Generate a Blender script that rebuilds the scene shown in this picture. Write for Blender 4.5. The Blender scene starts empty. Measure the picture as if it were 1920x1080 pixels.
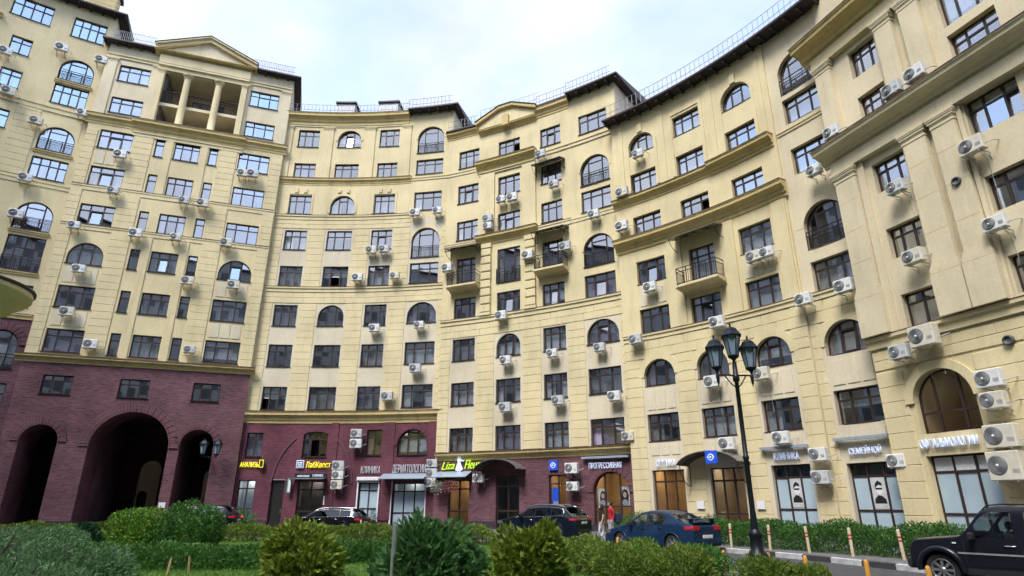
import bpy, math, random
import numpy as np
from mathutils import Vector, Matrix
random.seed(7)
rng = np.random.default_rng(11)
R = math.radians
sc = bpy.context.scene
COL = sc.collection

# ------------------------------------------------------------------ camera
cam = bpy.data.cameras.new('camera')
cam_ob = bpy.data.objects.new('camera', cam)
COL.objects.link(cam_ob)
cam.sensor_fit = 'HORIZONTAL'
cam.sensor_width = 36.0
cam.lens = 36.0 * 1131.0 / 1920.0
cam.shift_x = -8.0 / 1920.0
cam.clip_start = 0.1
cam.clip_end = 3000.0
cam_ob.location = (0, 0, 1.72)
cam_ob.rotation_euler = (R(90) + math.atan(405 / 1131.0), 0, 0)
sc.camera = cam_ob

# ------------------------------------------------------------------ light
SUN_EL, SUN_AZ = R(54), R(-152)          # azimuth from +Y, clockwise
world = bpy.data.worlds.new('World')
sc.world = world
world.use_nodes = True
wn, wl = world.node_tree.nodes, world.node_tree.links
wn.clear()
w_out = wn.new('ShaderNodeOutputWorld')
w_bg = wn.new('ShaderNodeBackground')
w_bg.inputs['Strength'].default_value = 0.15
sky = wn.new('ShaderNodeTexSky')
sky.sky_type = 'NISHITA'
sky.sun_disc = False
sky.sun_elevation = SUN_EL
sky.sun_rotation = SUN_AZ
sky.air_density = 1.0
sky.dust_density = 0.2
tc = wn.new('ShaderNodeTexCoord')
mp = wn.new('ShaderNodeMapping')
mp.inputs['Scale'].default_value = (1.0, 1.0, 1.9)
mp.inputs['Location'].default_value = (2.7, 0.4, 0.3)
mp.inputs['Rotation'].default_value = (0, 0, R(142))
nz = wn.new('ShaderNodeTexNoise')
nz.inputs['Scale'].default_value = 1.5
nz.inputs['Detail'].default_value = 9.0
nz.inputs['Roughness'].default_value = 0.52
nz.inputs['Distortion'].default_value = 0.35
cr = wn.new('ShaderNodeValToRGB')
cr.color_ramp.elements[0].position = 0.30
cr.color_ramp.elements[0].color = (0, 0, 0, 1)
cr.color_ramp.elements[1].position = 0.53
cr.color_ramp.elements[1].color = (1, 1, 1, 1)
nz2 = wn.new('ShaderNodeTexNoise')
nz2.inputs['Scale'].default_value = 3.2
nz2.inputs['Detail'].default_value = 6.0
cr2 = wn.new('ShaderNodeValToRGB')
cr2.color_ramp.elements[0].position = 0.3
cr2.color_ramp.elements[0].color = (1.34, 1.50, 1.90, 1)
cr2.color_ramp.elements[1].position = 0.7
cr2.color_ramp.elements[1].color = (1.90, 2.0, 2.25, 1)
mx = wn.new('ShaderNodeMix')
mx.data_type = 'RGBA'
wl.new(tc.outputs['Generated'], mp.inputs['Vector'])
wl.new(mp.outputs['Vector'], nz.inputs['Vector'])
wl.new(mp.outputs['Vector'], nz2.inputs['Vector'])
wl.new(nz.outputs['Fac'], cr.inputs['Fac'])
wl.new(nz2.outputs['Fac'], cr2.inputs['Fac'])
wl.new(cr.outputs['Color'], mx.inputs['Factor'])
cap = wn.new('ShaderNodeMix')                 # upper limit on the sky colour, added to cut the glare round the sun
cap.data_type = 'RGBA'
cap.blend_type = 'DARKEN'
cap.inputs['Factor'].default_value = 1.0
cap.inputs['B'].default_value = (2.3, 2.9, 4.4, 1)
wl.new(sky.outputs['Color'], cap.inputs['A'])
wl.new(cap.outputs['Result'], mx.inputs['A'])
wl.new(cr2.outputs['Color'], mx.inputs['B'])
wl.new(mx.outputs['Result'], w_bg.inputs['Color'])
wl.new(w_bg.outputs['Background'], w_out.inputs['Surface'])

sun = bpy.data.lights.new('sun', 'SUN')
sun.energy = 1.15
sun.angle = R(24)
sun.color = (1.0, 0.97, 0.91)
sun_ob = bpy.data.objects.new('sun', sun)
COL.objects.link(sun_ob)
sd = Vector((math.sin(SUN_AZ) * math.cos(SUN_EL), math.cos(SUN_AZ) * math.cos(SUN_EL), math.sin(SUN_EL)))
sun_ob.rotation_euler = (-sd).to_track_quat('-Z', 'Y').to_euler()
sun_ob.location = sd * 100

sc.view_settings.view_transform = 'Standard'
sc.view_settings.look = 'None'
sc.view_settings.exposure = 1.97
sc.view_settings.gamma = 1.0
sc.view_settings.use_curve_mapping = False
sc.cycles.max_bounces = 4
sc.cycles.diffuse_bounces = 2
sc.cycles.glossy_bounces = 2
sc.cycles.transparent_max_bounces = 7
sc.cycles.transmission_bounces = 2
sc.cycles.caustics_reflective = False
sc.cycles.caustics_refractive = False
sc.cycles.use_denoising = True
sc.cycles.use_adaptive_sampling = True
sc.cycles.adaptive_threshold = 0.035
sc.cycles.use_light_tree = False

# ------------------------------------------------------------------ materials
M = {}
def new_mat(name):
    m = bpy.data.materials.new(name)
    m.use_nodes = True
    M[name] = m
    nt = m.node_tree
    return m, nt.nodes, nt.links, nt.nodes['Principled BSDF']

def simple(name, col, rough=0.6, metal=0.0, var=0.08, scale=8.0, emit=None, estr=1.0, spec=0.5, coat=0.0, bump=0.0):
    m, n, l, b = new_mat(name)
    b.inputs['Roughness'].default_value = rough
    b.inputs['Metallic'].default_value = metal
    b.inputs['Specular IOR Level'].default_value = spec
    if coat:
        b.inputs['Coat Weight'].default_value = coat
        b.inputs['Coat Roughness'].default_value = 0.08
    t = n.new('ShaderNodeTexCoord')
    z = n.new('ShaderNodeTexNoise')
    z.inputs['Scale'].default_value = scale
    z.inputs['Detail'].default_value = 5.0
    r = n.new('ShaderNodeMapRange')
    r.inputs['From Min'].default_value = 0.3
    r.inputs['From Max'].default_value = 0.7
    r.inputs['To Min'].default_value = 1.0 - var
    r.inputs['To Max'].default_value = 1.0 + var
    h = n.new('ShaderNodeHueSaturation')
    h.inputs['Color'].default_value = (*col, 1)
    l.new(t.outputs['Object'], z.inputs['Vector'])
    l.new(z.outputs['Fac'], r.inputs['Value'])
    l.new(r.outputs['Result'], h.inputs['Value'])
    l.new(h.outputs['Color'], b.inputs['Base Color'])
    if bump:
        bp = n.new('ShaderNodeBump')
        bp.inputs['Strength'].default_value = bump
        bp.inputs['Distance'].default_value = 0.02
        l.new(z.outputs['Fac'], bp.inputs['Height'])
        l.new(bp.outputs['Normal'], b.inputs['Normal'])
    if emit:
        b.inputs['Emission Color'].default_value = (*emit, 1)
        b.inputs['Emission Strength'].default_value = estr
        if not name.startswith('lamp'):
            m.cycles.emission_sampling = 'NONE'
    return m

def plaster(name, col, stain=0.35, dirt=(0.30, 0.24, 0.14)):
    """Painted render: cloudy tone, fine grain and rain streaks running down."""
    m, n, l, b = new_mat(name)
    b.inputs['Roughness'].default_value = 0.88
    b.inputs['Specular IOR Level'].default_value = 0.25
    g = n.new('ShaderNodeNewGeometry')
    z1 = n.new('ShaderNodeTexNoise'); z1.inputs['Scale'].default_value = 0.35; z1.inputs['Detail'].default_value = 6
    z2 = n.new('ShaderNodeTexNoise'); z2.inputs['Scale'].default_value = 9.0; z2.inputs['Detail'].default_value = 6
    mp = n.new('ShaderNodeMapping'); mp.inputs['Scale'].default_value = (1.3, 1.3, 0.22)
    z3 = n.new('ShaderNodeTexNoise'); z3.inputs['Scale'].default_value = 1.3; z3.inputs['Detail'].default_value = 7; z3.inputs['Roughness'].default_value = 0.65
    for z in (z1, z2):
        l.new(g.outputs['Position'], z.inputs['Vector'])
    l.new(g.outputs['Position'], mp.inputs['Vector']); l.new(mp.outputs['Vector'], z3.inputs['Vector'])
    r1 = n.new('ShaderNodeMapRange'); r1.inputs['From Min'].default_value = 0.3; r1.inputs['From Max'].default_value = 0.7
    r1.inputs['To Min'].default_value = 0.88; r1.inputs['To Max'].default_value = 1.10
    l.new(z1.outputs['Fac'], r1.inputs['Value'])
    r2 = n.new('ShaderNodeMapRange'); r2.inputs['From Min'].default_value = 0.3; r2.inputs['From Max'].default_value = 0.7
    r2.inputs['To Min'].default_value = 0.95; r2.inputs['To Max'].default_value = 1.05
    l.new(z2.outputs['Fac'], r2.inputs['Value'])
    mu = n.new('ShaderNodeMath'); mu.operation = 'MULTIPLY'
    l.new(r1.outputs['Result'], mu.inputs[0]); l.new(r2.outputs['Result'], mu.inputs[1])
    h = n.new('ShaderNodeHueSaturation'); h.inputs['Color'].default_value = (*col, 1)
    l.new(mu.outputs[0], h.inputs['Value'])
    r3 = n.new('ShaderNodeMapRange'); r3.inputs['From Min'].default_value = 0.50; r3.inputs['From Max'].default_value = 0.74
    r3.inputs['To Min'].default_value = 0.0; r3.inputs['To Max'].default_value = stain
    l.new(z3.outputs['Fac'], r3.inputs['Value'])
    mx = n.new('ShaderNodeMix'); mx.data_type = 'RGBA'
    l.new(r3.outputs['Result'], mx.inputs['Factor'])
    l.new(h.outputs['Color'], mx.inputs['A']); mx.inputs['B'].default_value = (*dirt, 1)
    l.new(mx.outputs['Result'], b.inputs['Base Color'])
    bp = n.new('ShaderNodeBump'); bp.inputs['Strength'].default_value = 0.25; bp.inputs['Distance'].default_value = 0.01
    l.new(z2.outputs['Fac'], bp.inputs['Height']); l.new(bp.outputs['Normal'], b.inputs['Normal'])
    return m

plaster('yellow_render', (0.71, 0.60, 0.365), 0.26)
plaster('pale_render', (0.67, 0.59, 0.445), 0.2)
plaster('beige_render', (0.71, 0.615, 0.43), 0.22)
plaster('ochre_render', (0.64, 0.50, 0.235), 0.4, (0.2, 0.15, 0.08))
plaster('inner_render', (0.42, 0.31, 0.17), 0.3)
plaster('grey_render', (0.33, 0.335, 0.35), 0.3)

def brick(name, c1, c2, mortar):
    m, n, l, b = new_mat(name)
    b.inputs['Roughness'].default_value = 0.8
    b.inputs['Specular IOR Level'].default_value = 0.3
    uv = n.new('ShaderNodeUVMap')
    bt = n.new('ShaderNodeTexBrick')
    bt.inputs['Scale'].default_value = 1.0
    bt.inputs['Brick Width'].default_value = 0.34
    bt.inputs['Row Height'].default_value = 0.115
    bt.inputs['Mortar Size'].default_value = 0.010
    bt.inputs['Color1'].default_value = (*c1, 1)
    bt.inputs['Color2'].default_value = (*c2, 1)
    bt.inputs['Mortar'].default_value = (*mortar, 1)
    l.new(uv.outputs['UV'], bt.inputs['Vector'])
    g = n.new('ShaderNodeNewGeometry')
    z = n.new('ShaderNodeTexNoise'); z.inputs['Scale'].default_value = 0.55; z.inputs['Detail'].default_value = 6
    l.new(g.outputs['Position'], z.inputs['Vector'])
    r = n.new('ShaderNodeMapRange'); r.inputs['From Min'].default_value = 0.3; r.inputs['From Max'].default_value = 0.7
    r.inputs['To Min'].default_value = 0.75; r.inputs['To Max'].default_value = 1.3
    l.new(z.outputs['Fac'], r.inputs['Value'])
    h = n.new('ShaderNodeHueSaturation')
    l.new(bt.outputs['Color'], h.inputs['Color']); l.new(r.outputs['Result'], h.inputs['Value'])
    l.new(h.outputs['Color'], b.inputs['Base Color'])
    bp = n.new('ShaderNodeBump'); bp.inputs['Strength'].default_value = 0.5; bp.inputs['Distance'].default_value = 0.008
    bp.invert = True
    l.new(bt.outputs['Fac'], bp.inputs['Height']); l.new(bp.outputs['Normal'], b.inputs['Normal'])
    return m
brick('purple_brick', (0.165, 0.066, 0.078), (0.085, 0.038, 0.050), (0.175, 0.108, 0.124))
brick('red_purple_brick', (0.150, 0.041, 0.058), (0.090, 0.028, 0.045), (0.14, 0.065, 0.086))

# window glass: mirror coat over a clear pane, faintly wavy
def glass(name, tint, base_fac, wav=0.02, sheet=False):
    m, n, l, b = new_mat(name)
    n.remove(b)
    out = n['Material Output']
    tr = n.new('ShaderNodeBsdfTransparent'); tr.inputs['Color'].default_value = (*tint, 1)
    gl = n.new('ShaderNodeBsdfGlossy'); gl.inputs['Roughness'].default_value = 0.015
    gl.inputs['Color'].default_value = (0.93, 0.96, 1.0, 1)
    lw = n.new('ShaderNodeLayerWeight'); lw.inputs['Blend'].default_value = 0.5
    fr = n.new('ShaderNodeMath'); fr.operation = 'POWER'; fr.inputs[1].default_value = 4.0
    l.new(lw.outputs['Facing'], fr.inputs[0])
    r = n.new('ShaderNodeMapRange'); r.inputs['To Min'].default_value = base_fac; r.inputs['To Max'].default_value = 1.0
    l.new(fr.outputs[0], r.inputs['Value'])
    ms = n.new('ShaderNodeMixShader')
    if sheet:
        l.new(r.outputs['Result'], ms.inputs['Fac'])
    else:                       # panes are thin solids: only the face turned to the ray mirrors
        gb = n.new('ShaderNodeNewGeometry')
        iv = n.new('ShaderNodeMath'); iv.operation = 'SUBTRACT'; iv.inputs[0].default_value = 1.0
        l.new(gb.outputs['Backfacing'], iv.inputs[1])
        mu = n.new('ShaderNodeMath'); mu.operation = 'MULTIPLY'
        l.new(r.outputs['Result'], mu.inputs[0]); l.new(iv.outputs[0], mu.inputs[1])
        l.new(mu.outputs[0], ms.inputs['Fac'])
    l.new(tr.outputs[0], ms.inputs[1]); l.new(gl.outputs[0], ms.inputs[2])
    l.new(ms.outputs[0], out.inputs['Surface'])
    g = n.new('ShaderNodeNewGeometry')
    z = n.new('ShaderNodeTexNoise'); z.inputs['Scale'].default_value = 0.9; z.inputs['Detail'].default_value = 1.0
    l.new(g.outputs['Position'], z.inputs['Vector'])
    bp = n.new('ShaderNodeBump'); bp.inputs['Strength'].default_value = 0.6; bp.inputs['Distance'].default_value = wav
    l.new(z.outputs['Fac'], bp.inputs['Height'])
    if wav > 0.01:
        l.new(bp.outputs['Normal'], gl.inputs['Normal'])
    return m
glass('window_glass', (0.94, 0.96, 0.97), 0.50, 0.0)
glass('shop_glass', (0.93, 0.95, 0.97), 0.06, 0.0)
glass('car_glass', (0.10, 0.12, 0.13), 0.10, 0.0, True)
glass('car_glass_clear', (0.62, 0.68, 0.68), 0.09, 0.0, True)
simple('lamp_glass', (0.20, 0.27, 0.36), 0.18, var=0.1, scale=4)
simple('frosted_glass', (0.42, 0.53, 0.60), 0.16, var=0.1, scale=0.8)

simple('frame_brown', (0.040, 0.023, 0.021), 0.45)
simple('frame_white', (0.75, 0.76, 0.78), 0.45)
simple('metal_dark', (0.030, 0.026, 0.028), 0.5, 0.3)
simple('roof_brown', (0.055, 0.036, 0.036), 0.5, 0.2)
simple('soffit_dark', (0.032, 0.024, 0.026), 0.75)
simple('coping_brown', (0.15, 0.085, 0.06), 0.55)
simple('rail_grey', (0.34, 0.34, 0.36), 0.5, 0.4)
simple('ac_white', (0.74, 0.74, 0.73), 0.5, var=0.06, scale=3)
simple('ac_cream', (0.66, 0.62, 0.52), 0.55, var=0.1, scale=3)
simple('ac_dull', (0.55, 0.56, 0.57), 0.55, var=0.1, scale=3)
simple('ac_grey', (0.42, 0.43, 0.45), 0.6)
simple('ac_fan', (0.075, 0.08, 0.09), 0.55)
simple('steel', (0.45, 0.46, 0.48), 0.4, 0.6)
simple('canopy_glass', (0.16, 0.15, 0.15), 0.25, spec=0.6)
simple('canopy_pale', (0.30, 0.36, 0.44), 0.25, spec=0.6)
simple('room_dark', (0.15, 0.13, 0.125), 0.95, var=0.3, scale=0.5)
simple('room_warm', (0.55, 0.40, 0.24), 0.9, var=0.15, scale=1.0)
simple('room_pale', (0.55, 0.62, 0.68), 0.9)
simple('curtain_white', (0.82, 0.83, 0.84), 0.9, var=0.06)
simple('curtain_beige', (0.50, 0.45, 0.38), 0.9)
simple('curtain_lilac', (0.40, 0.33, 0.46), 0.9)
simple('curtain_grey', (0.30, 0.30, 0.33), 0.9)
simple('lamp_warm', (0.9, 0.8, 0.6), 0.5, emit=(1.0, 0.72, 0.38), estr=3.240)
simple('lamp_white', (0.9, 0.9, 0.9), 0.5, emit=(1.0, 0.95, 0.85), estr=2.160)
simple('letter_white', (0.70, 0.76, 0.95), 0.5, emit=(0.62, 0.72, 1.0), estr=0.07)
simple('letter_steel', (0.62, 0.62, 0.66), 0.4)
simple('letter_yellow', (0.8, 0.75, 0.05), 0.5, emit=(0.95, 0.9, 0.02), estr=0.2)
simple('letter_green', (0.45, 0.75, 0.03), 0.5, emit=(0.55, 0.95, 0.02), estr=0.19)
simple('letter_black', (0.01, 0.01, 0.012), 0.5)
simple('sign_blue', (0.02, 0.07, 0.42), 0.4, emit=(0.01, 0.06, 0.5), estr=0.144)
simple('sign_white', (0.75, 0.76, 0.78), 0.5)
simple('sign_green', (0.03, 0.35, 0.28), 0.5)
simple('sign_black', (0.012, 0.012, 0.016), 0.5)
simple('door_dark', (0.018, 0.016, 0.016), 0.4)
simple('plinth_stone', (0.035, 0.033, 0.038), 0.5, var=0.2)
simple('asphalt', (0.060, 0.060, 0.066), 0.85, var=0.25, scale=3, bump=0.3)
simple('pavement', (0.14, 0.13, 0.14), 0.85, var=0.2, scale=2.5, bump=0.2)
simple('kerb_grey', (0.20, 0.20, 0.20), 0.85, var=0.2)
simple('kerb_white', (0.46, 0.46, 0.47), 0.8, var=0.25, scale=6)
simple('kerb_black', (0.045, 0.045, 0.05), 0.8, var=0.2)
simple('earth', (0.05, 0.04, 0.028), 0.95, var=0.3)
simple('lawn', (0.085, 0.165, 0.035), 0.95, var=0.35, scale=1.5)
simple('rubber', (0.018, 0.018, 0.019), 0.85)
simple('alloy', (0.42, 0.43, 0.46), 0.35, 0.8)
simple('alloy_dark', (0.10, 0.10, 0.11), 0.35, 0.8)
simple('chrome', (0.72, 0.74, 0.78), 0.12, 1.0)
simple('plastic_black', (0.016, 0.016, 0.018), 0.6)
simple('tail_red', (0.45, 0.015, 0.02), 0.2, emit=(0.5, 0.01, 0.01), estr=0.01)
simple('tail_lit', (0.6, 0.02, 0.03), 0.2, emit=(1.0, 0.05, 0.08), estr=0.576)
simple('head_lamp', (0.20, 0.21, 0.23), 0.1, 0.5)
simple('plate_white', (0.68, 0.68, 0.68), 0.5)
simple('paint_black', (0.004, 0.005, 0.008), 0.3, 0.1, 0.1, 3, coat=0.12, spec=0.3)
simple('paint_navy', (0.006, 0.010, 0.022), 0.3, 0.2, 0.1, 3, coat=0.12, spec=0.3)
simple('paint_blue', (0.012, 0.040, 0.105), 0.38, 0.35, 0.2, 2.5, coat=0.25, spec=0.4)
simple('paint_jeep', (0.010, 0.011, 0.020), 0.32, 0.2, 0.15, 3, coat=0.3, spec=0.35)
simple('bollard_yellow', (0.62, 0.30, 0.045), 0.7, var=0.15, scale=12)
simple('post_white', (0.58, 0.47, 0.32), 0.75, var=0.15, scale=12)
simple('post_red', (0.40, 0.05, 0.04), 0.7)
simple('wood_pale', (0.42, 0.30, 0.15), 0.8, var=0.2)
simple('lamp_iron', (0.011, 0.015, 0.022), 0.42, 0.4)
simple('skin', (0.52, 0.32, 0.23), 0.55)
simple('hair_dark', (0.018, 0.012, 0.010), 0.6)
simple('cloth_black', (0.016, 0.016, 0.02), 0.9)
simple('cloth_red', (0.45, 0.012, 0.03), 0.85)
simple('cloth_navy', (0.012, 0.025, 0.065), 0.85)
simple('trouser_pale', (0.50, 0.52, 0.60), 0.9)
simple('shoe_white', (0.55, 0.55, 0.55), 0.7)
simple('bark', (0.06, 0.045, 0.03), 0.9)

def leaf(name, c1, c2, c3):
    m, n, l, b = new_mat(name)
    out = n['Material Output']
    g = n.new('ShaderNodeNewGeometry')
    r = n.new('ShaderNodeValToRGB')
    r.color_ramp.elements[0].color = (*c1, 1)
    r.color_ramp.elements[1].color = (*c3, 1)
    e = r.color_ramp.elements.new(0.5); e.color = (*c2, 1)
    l.new(g.outputs['Random Per Island'], r.inputs['Fac'])
    l.new(r.outputs['Color'], b.inputs['Base Color'])
    b.inputs['Roughness'].default_value = 0.6
    b.inputs['Specular IOR Level'].default_value = 0.3
    t = n.new('ShaderNodeBsdfTranslucent')
    l.new(r.outputs['Color'], t.inputs['Color'])
    ms = n.new('ShaderNodeMixShader'); ms.inputs['Fac'].default_value = 0.3
    l.new(b.outputs[0], ms.inputs[1]); l.new(t.outputs[0], ms.inputs[2])
    l.new(ms.outputs[0], out.inputs['Surface'])
leaf('thuja_gold', (0.070, 0.125, 0.014), (0.165, 0.235, 0.026), (0.30, 0.36, 0.05))
leaf('thuja_green', (0.036, 0.110, 0.036), (0.080, 0.195, 0.062), (0.15, 0.28, 0.10))
leaf('spirea', (0.079, 0.158, 0.025), (0.149, 0.228, 0.035), (0.228, 0.263, 0.052))
leaf('hedge_green', (0.038, 0.123, 0.028), (0.070, 0.184, 0.038), (0.114, 0.245, 0.052))
leaf('willow', (0.060, 0.135, 0.055), (0.115, 0.225, 0.095), (0.20, 0.32, 0.16))
leaf('globe_green', (0.070, 0.175, 0.021), (0.131, 0.263, 0.032), (0.210, 0.350, 0.052))
leaf('dark_conifer', (0.014, 0.049, 0.028), (0.025, 0.070, 0.038), (0.044, 0.096, 0.052))
leaf('grass', (0.079, 0.184, 0.025), (0.123, 0.254, 0.035), (0.175, 0.315, 0.052))
leaf('flower_pink', (0.25, 0.09, 0.10), (0.36, 0.14, 0.15), (0.45, 0.22, 0.20))
leaf('flower_white', (0.12, 0.16, 0.08), (0.4, 0.42, 0.36), (0.65, 0.65, 0.6))

# ------------------------------------------------------------------ mesh helpers
def thing(name, label, cat, loc=(0, 0, 0), rz=0.0, group=None):
    o = bpy.data.objects.new(name, None)
    COL.objects.link(o)
    o.empty_display_size = 0.2
    o.location = loc
    o.rotation_euler = (0, 0, rz)
    o['label'] = label
    o['category'] = cat
    if group:
        o['group'] = group
    return o

def put(name, mesh, parent=None, loc=(0, 0, 0), rot=(0, 0, 0)):
    o = bpy.data.objects.new(name, mesh)
    COL.objects.link(o)
    if parent is not None:
        o.parent = parent
    o.location = loc
    o.rotation_euler = rot
    return o

class MB:
    def __init__(s):
        s.v, s.f, s.uv, s.mi, s.sm = [], [], [], [], []
    def face(s, pts, uv=None, mi=0, smooth=False):
        b = len(s.v)
        s.v.extend([tuple(p) for p in pts])
        s.f.append(tuple(range(b, b + len(pts))))
        s.uv.append(uv if uv else [(0.0, 0.0)] * len(pts))
        s.mi.append(mi)
        s.sm.append(smooth)
    def grid(s, rows, mi=0, smooth=True, closed=False):
        """rows: list of equal-length point lists, joined into quads with shared vertices."""
        b = len(s.v)
        n = len(rows[0])
        for r in rows:
            s.v.extend([tuple(p) for p in r])
        for i in range(len(rows) - 1):
            for j in range(n if closed else n - 1):
                k = (j + 1) % n
                s.f.append((b + i * n + j, b + i * n + k, b + (i + 1) * n + k, b + (i + 1) * n + j))
                s.uv.append([(0, 0)] * 4)
                s.mi.append(mi)
                s.sm.append(smooth)
        return b
    def box(s, x0, x1, y0, y1, z0, z1, mi=0, ch=0.0):
        if ch <= 0:
            c = [(x0, y0, z0), (x1, y0, z0), (x1, y1, z0), (x0, y1, z0), (x0, y0, z1), (x1, y0, z1), (x1, y1, z1), (x0, y1, z1)]
            for q in ((0, 3, 2, 1), (4, 5, 6, 7), (0, 1, 5, 4), (1, 2, 6, 5), (2, 3, 7, 6), (3, 0, 4, 7)):
                s.face([c[i] for i in q], mi=mi)
            return
        # chamfered on all vertical and horizontal edges
        def ring(z, e):
            a0, a1, b0, b1 = x0 + e, x1 - e, y0 + e, y1 - e
            return [(a0 + ch, b0, z), (a1 - ch, b0, z), (a1, b0 + ch, z), (a1, b1 - ch, z), (a1 - ch, b1, z), (a0 + ch, b1, z), (a0, b1 - ch, z), (a0, b0 + ch, z)]
        r = [ring(z0, ch), ring(z0 + ch, 0), ring(z1 - ch, 0), ring(z1, ch)]
        s.face(r[0][::-1], mi=mi)
        s.face(r[3], mi=mi)
        for a in range(3):
            for i in range(8):
                j = (i + 1) % 8
                s.face([r[a][i], r[a][j], r[a + 1][j], r[a + 1][i]], mi=mi)
    def prism(s, poly, y0, y1, mi=0):
        """poly of (x,z), extruded along y."""
        n = len(poly)
        s.face([(x, y0, z) for x, z in poly], mi=mi)
        s.face([(x, y1, z) for x, z in poly][::-1], mi=mi)
        for i in range(n):
            a, b = poly[i], poly[(i + 1) % n]
            s.face([(a[0], y0, a[1]), (a[0], y1, a[1]), (b[0], y1, b[1]), (b[0], y0, b[1])], mi=mi)
    def tube(s, pts, r, n=6, mi=0, caps=True, smooth=True):
        pts = [Vector(p) for p in pts]
        rs = r if isinstance(r, (list, tuple)) else [r] * len(pts)
        rows = []
        up = None
        for i, p in enumerate(pts):
            d = (pts[min(i + 1, len(pts) - 1)] - pts[max(i - 1, 0)])
            d.normalize()
            if up is None:
                up = Vector((0, 0, 1)) if abs(d.z) < 0.9 else Vector((1, 0, 0))
            x = d.cross(up)
            x.normalize()
            y = x.cross(d)
            up = y
            rows.append([p + (x * math.cos(2 * math.pi * k / n) + y * math.sin(2 * math.pi * k / n)) * rs[i] for k in range(n)])
        s.grid(rows, mi, smooth, True)
        if caps:
            s.face(rows[0], mi=mi)
            s.face(rows[-1][::-1], mi=mi)
    def lathe(s, prof, n=16, c=(0, 0, 0), mi=0, smooth=True):
        """prof: (radius, z) list, about the z axis through c."""
        rows = [[(c[0] + r * math.cos(2 * math.pi * k / n), c[1] + r * math.sin(2 * math.pi * k / n), c[2] + z) for k in range(n)] for r, z in prof]
        s.grid(rows, mi, smooth, True)
    def mesh(s, name, mats, off=None):
        me = bpy.data.meshes.new(name)
        v = s.v
        if off is not None:
            v = [(a[0] - off[0], a[1] - off[1], a[2] - off[2]) for a in v]
        me.from_pydata(v, [], s.f)
        for m in (mats if isinstance(mats, (list, tuple)) else [mats]):
            me.materials.append(M[m] if isinstance(m, str) else m)
        ul = me.uv_layers.new(name='UVMap')
        flat = [c for u in s.uv for p in u for c in p]
        ul.data.foreach_set('uv', flat)
        me.polygons.foreach_set('material_index', s.mi)
        me.polygons.foreach_set('use_smooth', s.sm)
        me.validate()
        me.update()
        return me
    def build(s, name, mats, parent=None, local=False):
        off = None if (local or parent is None) else world_loc(parent)
        return put(name, s.mesh(name, mats, off), parent)

def world_loc(o):
    v = Vector((0, 0, 0))
    while o is not None:
        v += o.location
        o = o.parent
    return v

MESH_CACHE = {}
def cached(key, fn):
    if key not in MESH_CACHE:
        MESH_CACHE[key] = fn()
    return MESH_CACHE[key]

# ------------------------------------------------------------------ curved facade coordinates
class Sec:
    """Plan curve of one block: s runs along the wall to the right, d stands out towards the court, z is height."""
    def __init__(s, x, y, h, Rad=None):
        s.x, s.y, s.h, s.R = x, y, R(h), Rad
    def pos(s, t, d=0.0):
        if s.R is None:
            X, Y, a = s.x + t * math.cos(s.h), s.y + t * math.sin(s.h), s.h
        else:
            a = s.h - t / s.R
            X = s.x + s.R * (math.sin(s.h) - math.sin(a))
            Y = s.y + s.R * (math.cos(a) - math.cos(s.h))
        return X + d * math.sin(a), Y - d * math.cos(a), a
    def P(s, t, d, z):
        x, y, a = s.pos(t, d)
        return (x, y, z)

S_L = Sec(-35.86, 40.72, 30, 36)
S_A = Sec(-27.34, 43.48, 19.3)
S_B = Sec(-13.0, 46.55, -3.0, 45)
S_C = Sec(0.9, 42.15, -28.3, 60)
S_D = Sec(11.1, 34.05, -47, 36)
S_T = Sec(16.82, 24.06, -69.9)

def steps(S, a, b, most=0.9):
    if S.R is None:
        return [a, b]
    n = max(1, math.ceil((b - a) / most))
    return [a + (b - a) * i / n for i in range(n + 1)]

def sweep(mb, S, s0, s1, prof, mi=0, caps=True, closed=True):
    """Closed (d,z) profile swept along the wall."""
    ss = steps(S, s0, s1)
    n = len(prof)
    cum = [0]
    for i in range(n):
        a, b = prof[i], prof[(i + 1) % n]
        cum.append(cum[-1] + math.hypot(a[0] - b[0], a[1] - b[1]))
    for i in range(len(ss) - 1):
        for j in range(n if closed else n - 1):
            k = (j + 1) % n
            mb.face([S.P(ss[i], *prof[j]), S.P(ss[i + 1], *prof[j]), S.P(ss[i + 1], *prof[k]), S.P(ss[i], *prof[k])],
                    uv=[(ss[i], cum[j]), (ss[i + 1], cum[j]), (ss[i + 1], cum[j + 1]), (ss[i], cum[j + 1])], mi=mi)
    if caps:
        mb.face([S.P(s0, *q) for q in prof][::-1], mi=mi)
        mb.face([S.P(s1, *q) for q in prof], mi=mi)

def slab(mb, S, s0, s1, d0, d1, z0, z1, mi=0):
    sweep(mb, S, s0, s1, [(d1, z0), (d1, z1), (d0, z1), (d0, z0)], mi)

def arch_top(o, s):
    s0, s1, z0, z1, k = o[:5]
    if k == 'r':
        return z1
    c, r = (s0 + s1) / 2, (s1 - s0) / 2
    rise = min(r, z1 - z0) if k == 'a' else 0.28 * r
    q = max(0.0, 1 - ((s - c) / r) ** 2)
    return z1 - rise + rise * math.sqrt(q)

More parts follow.
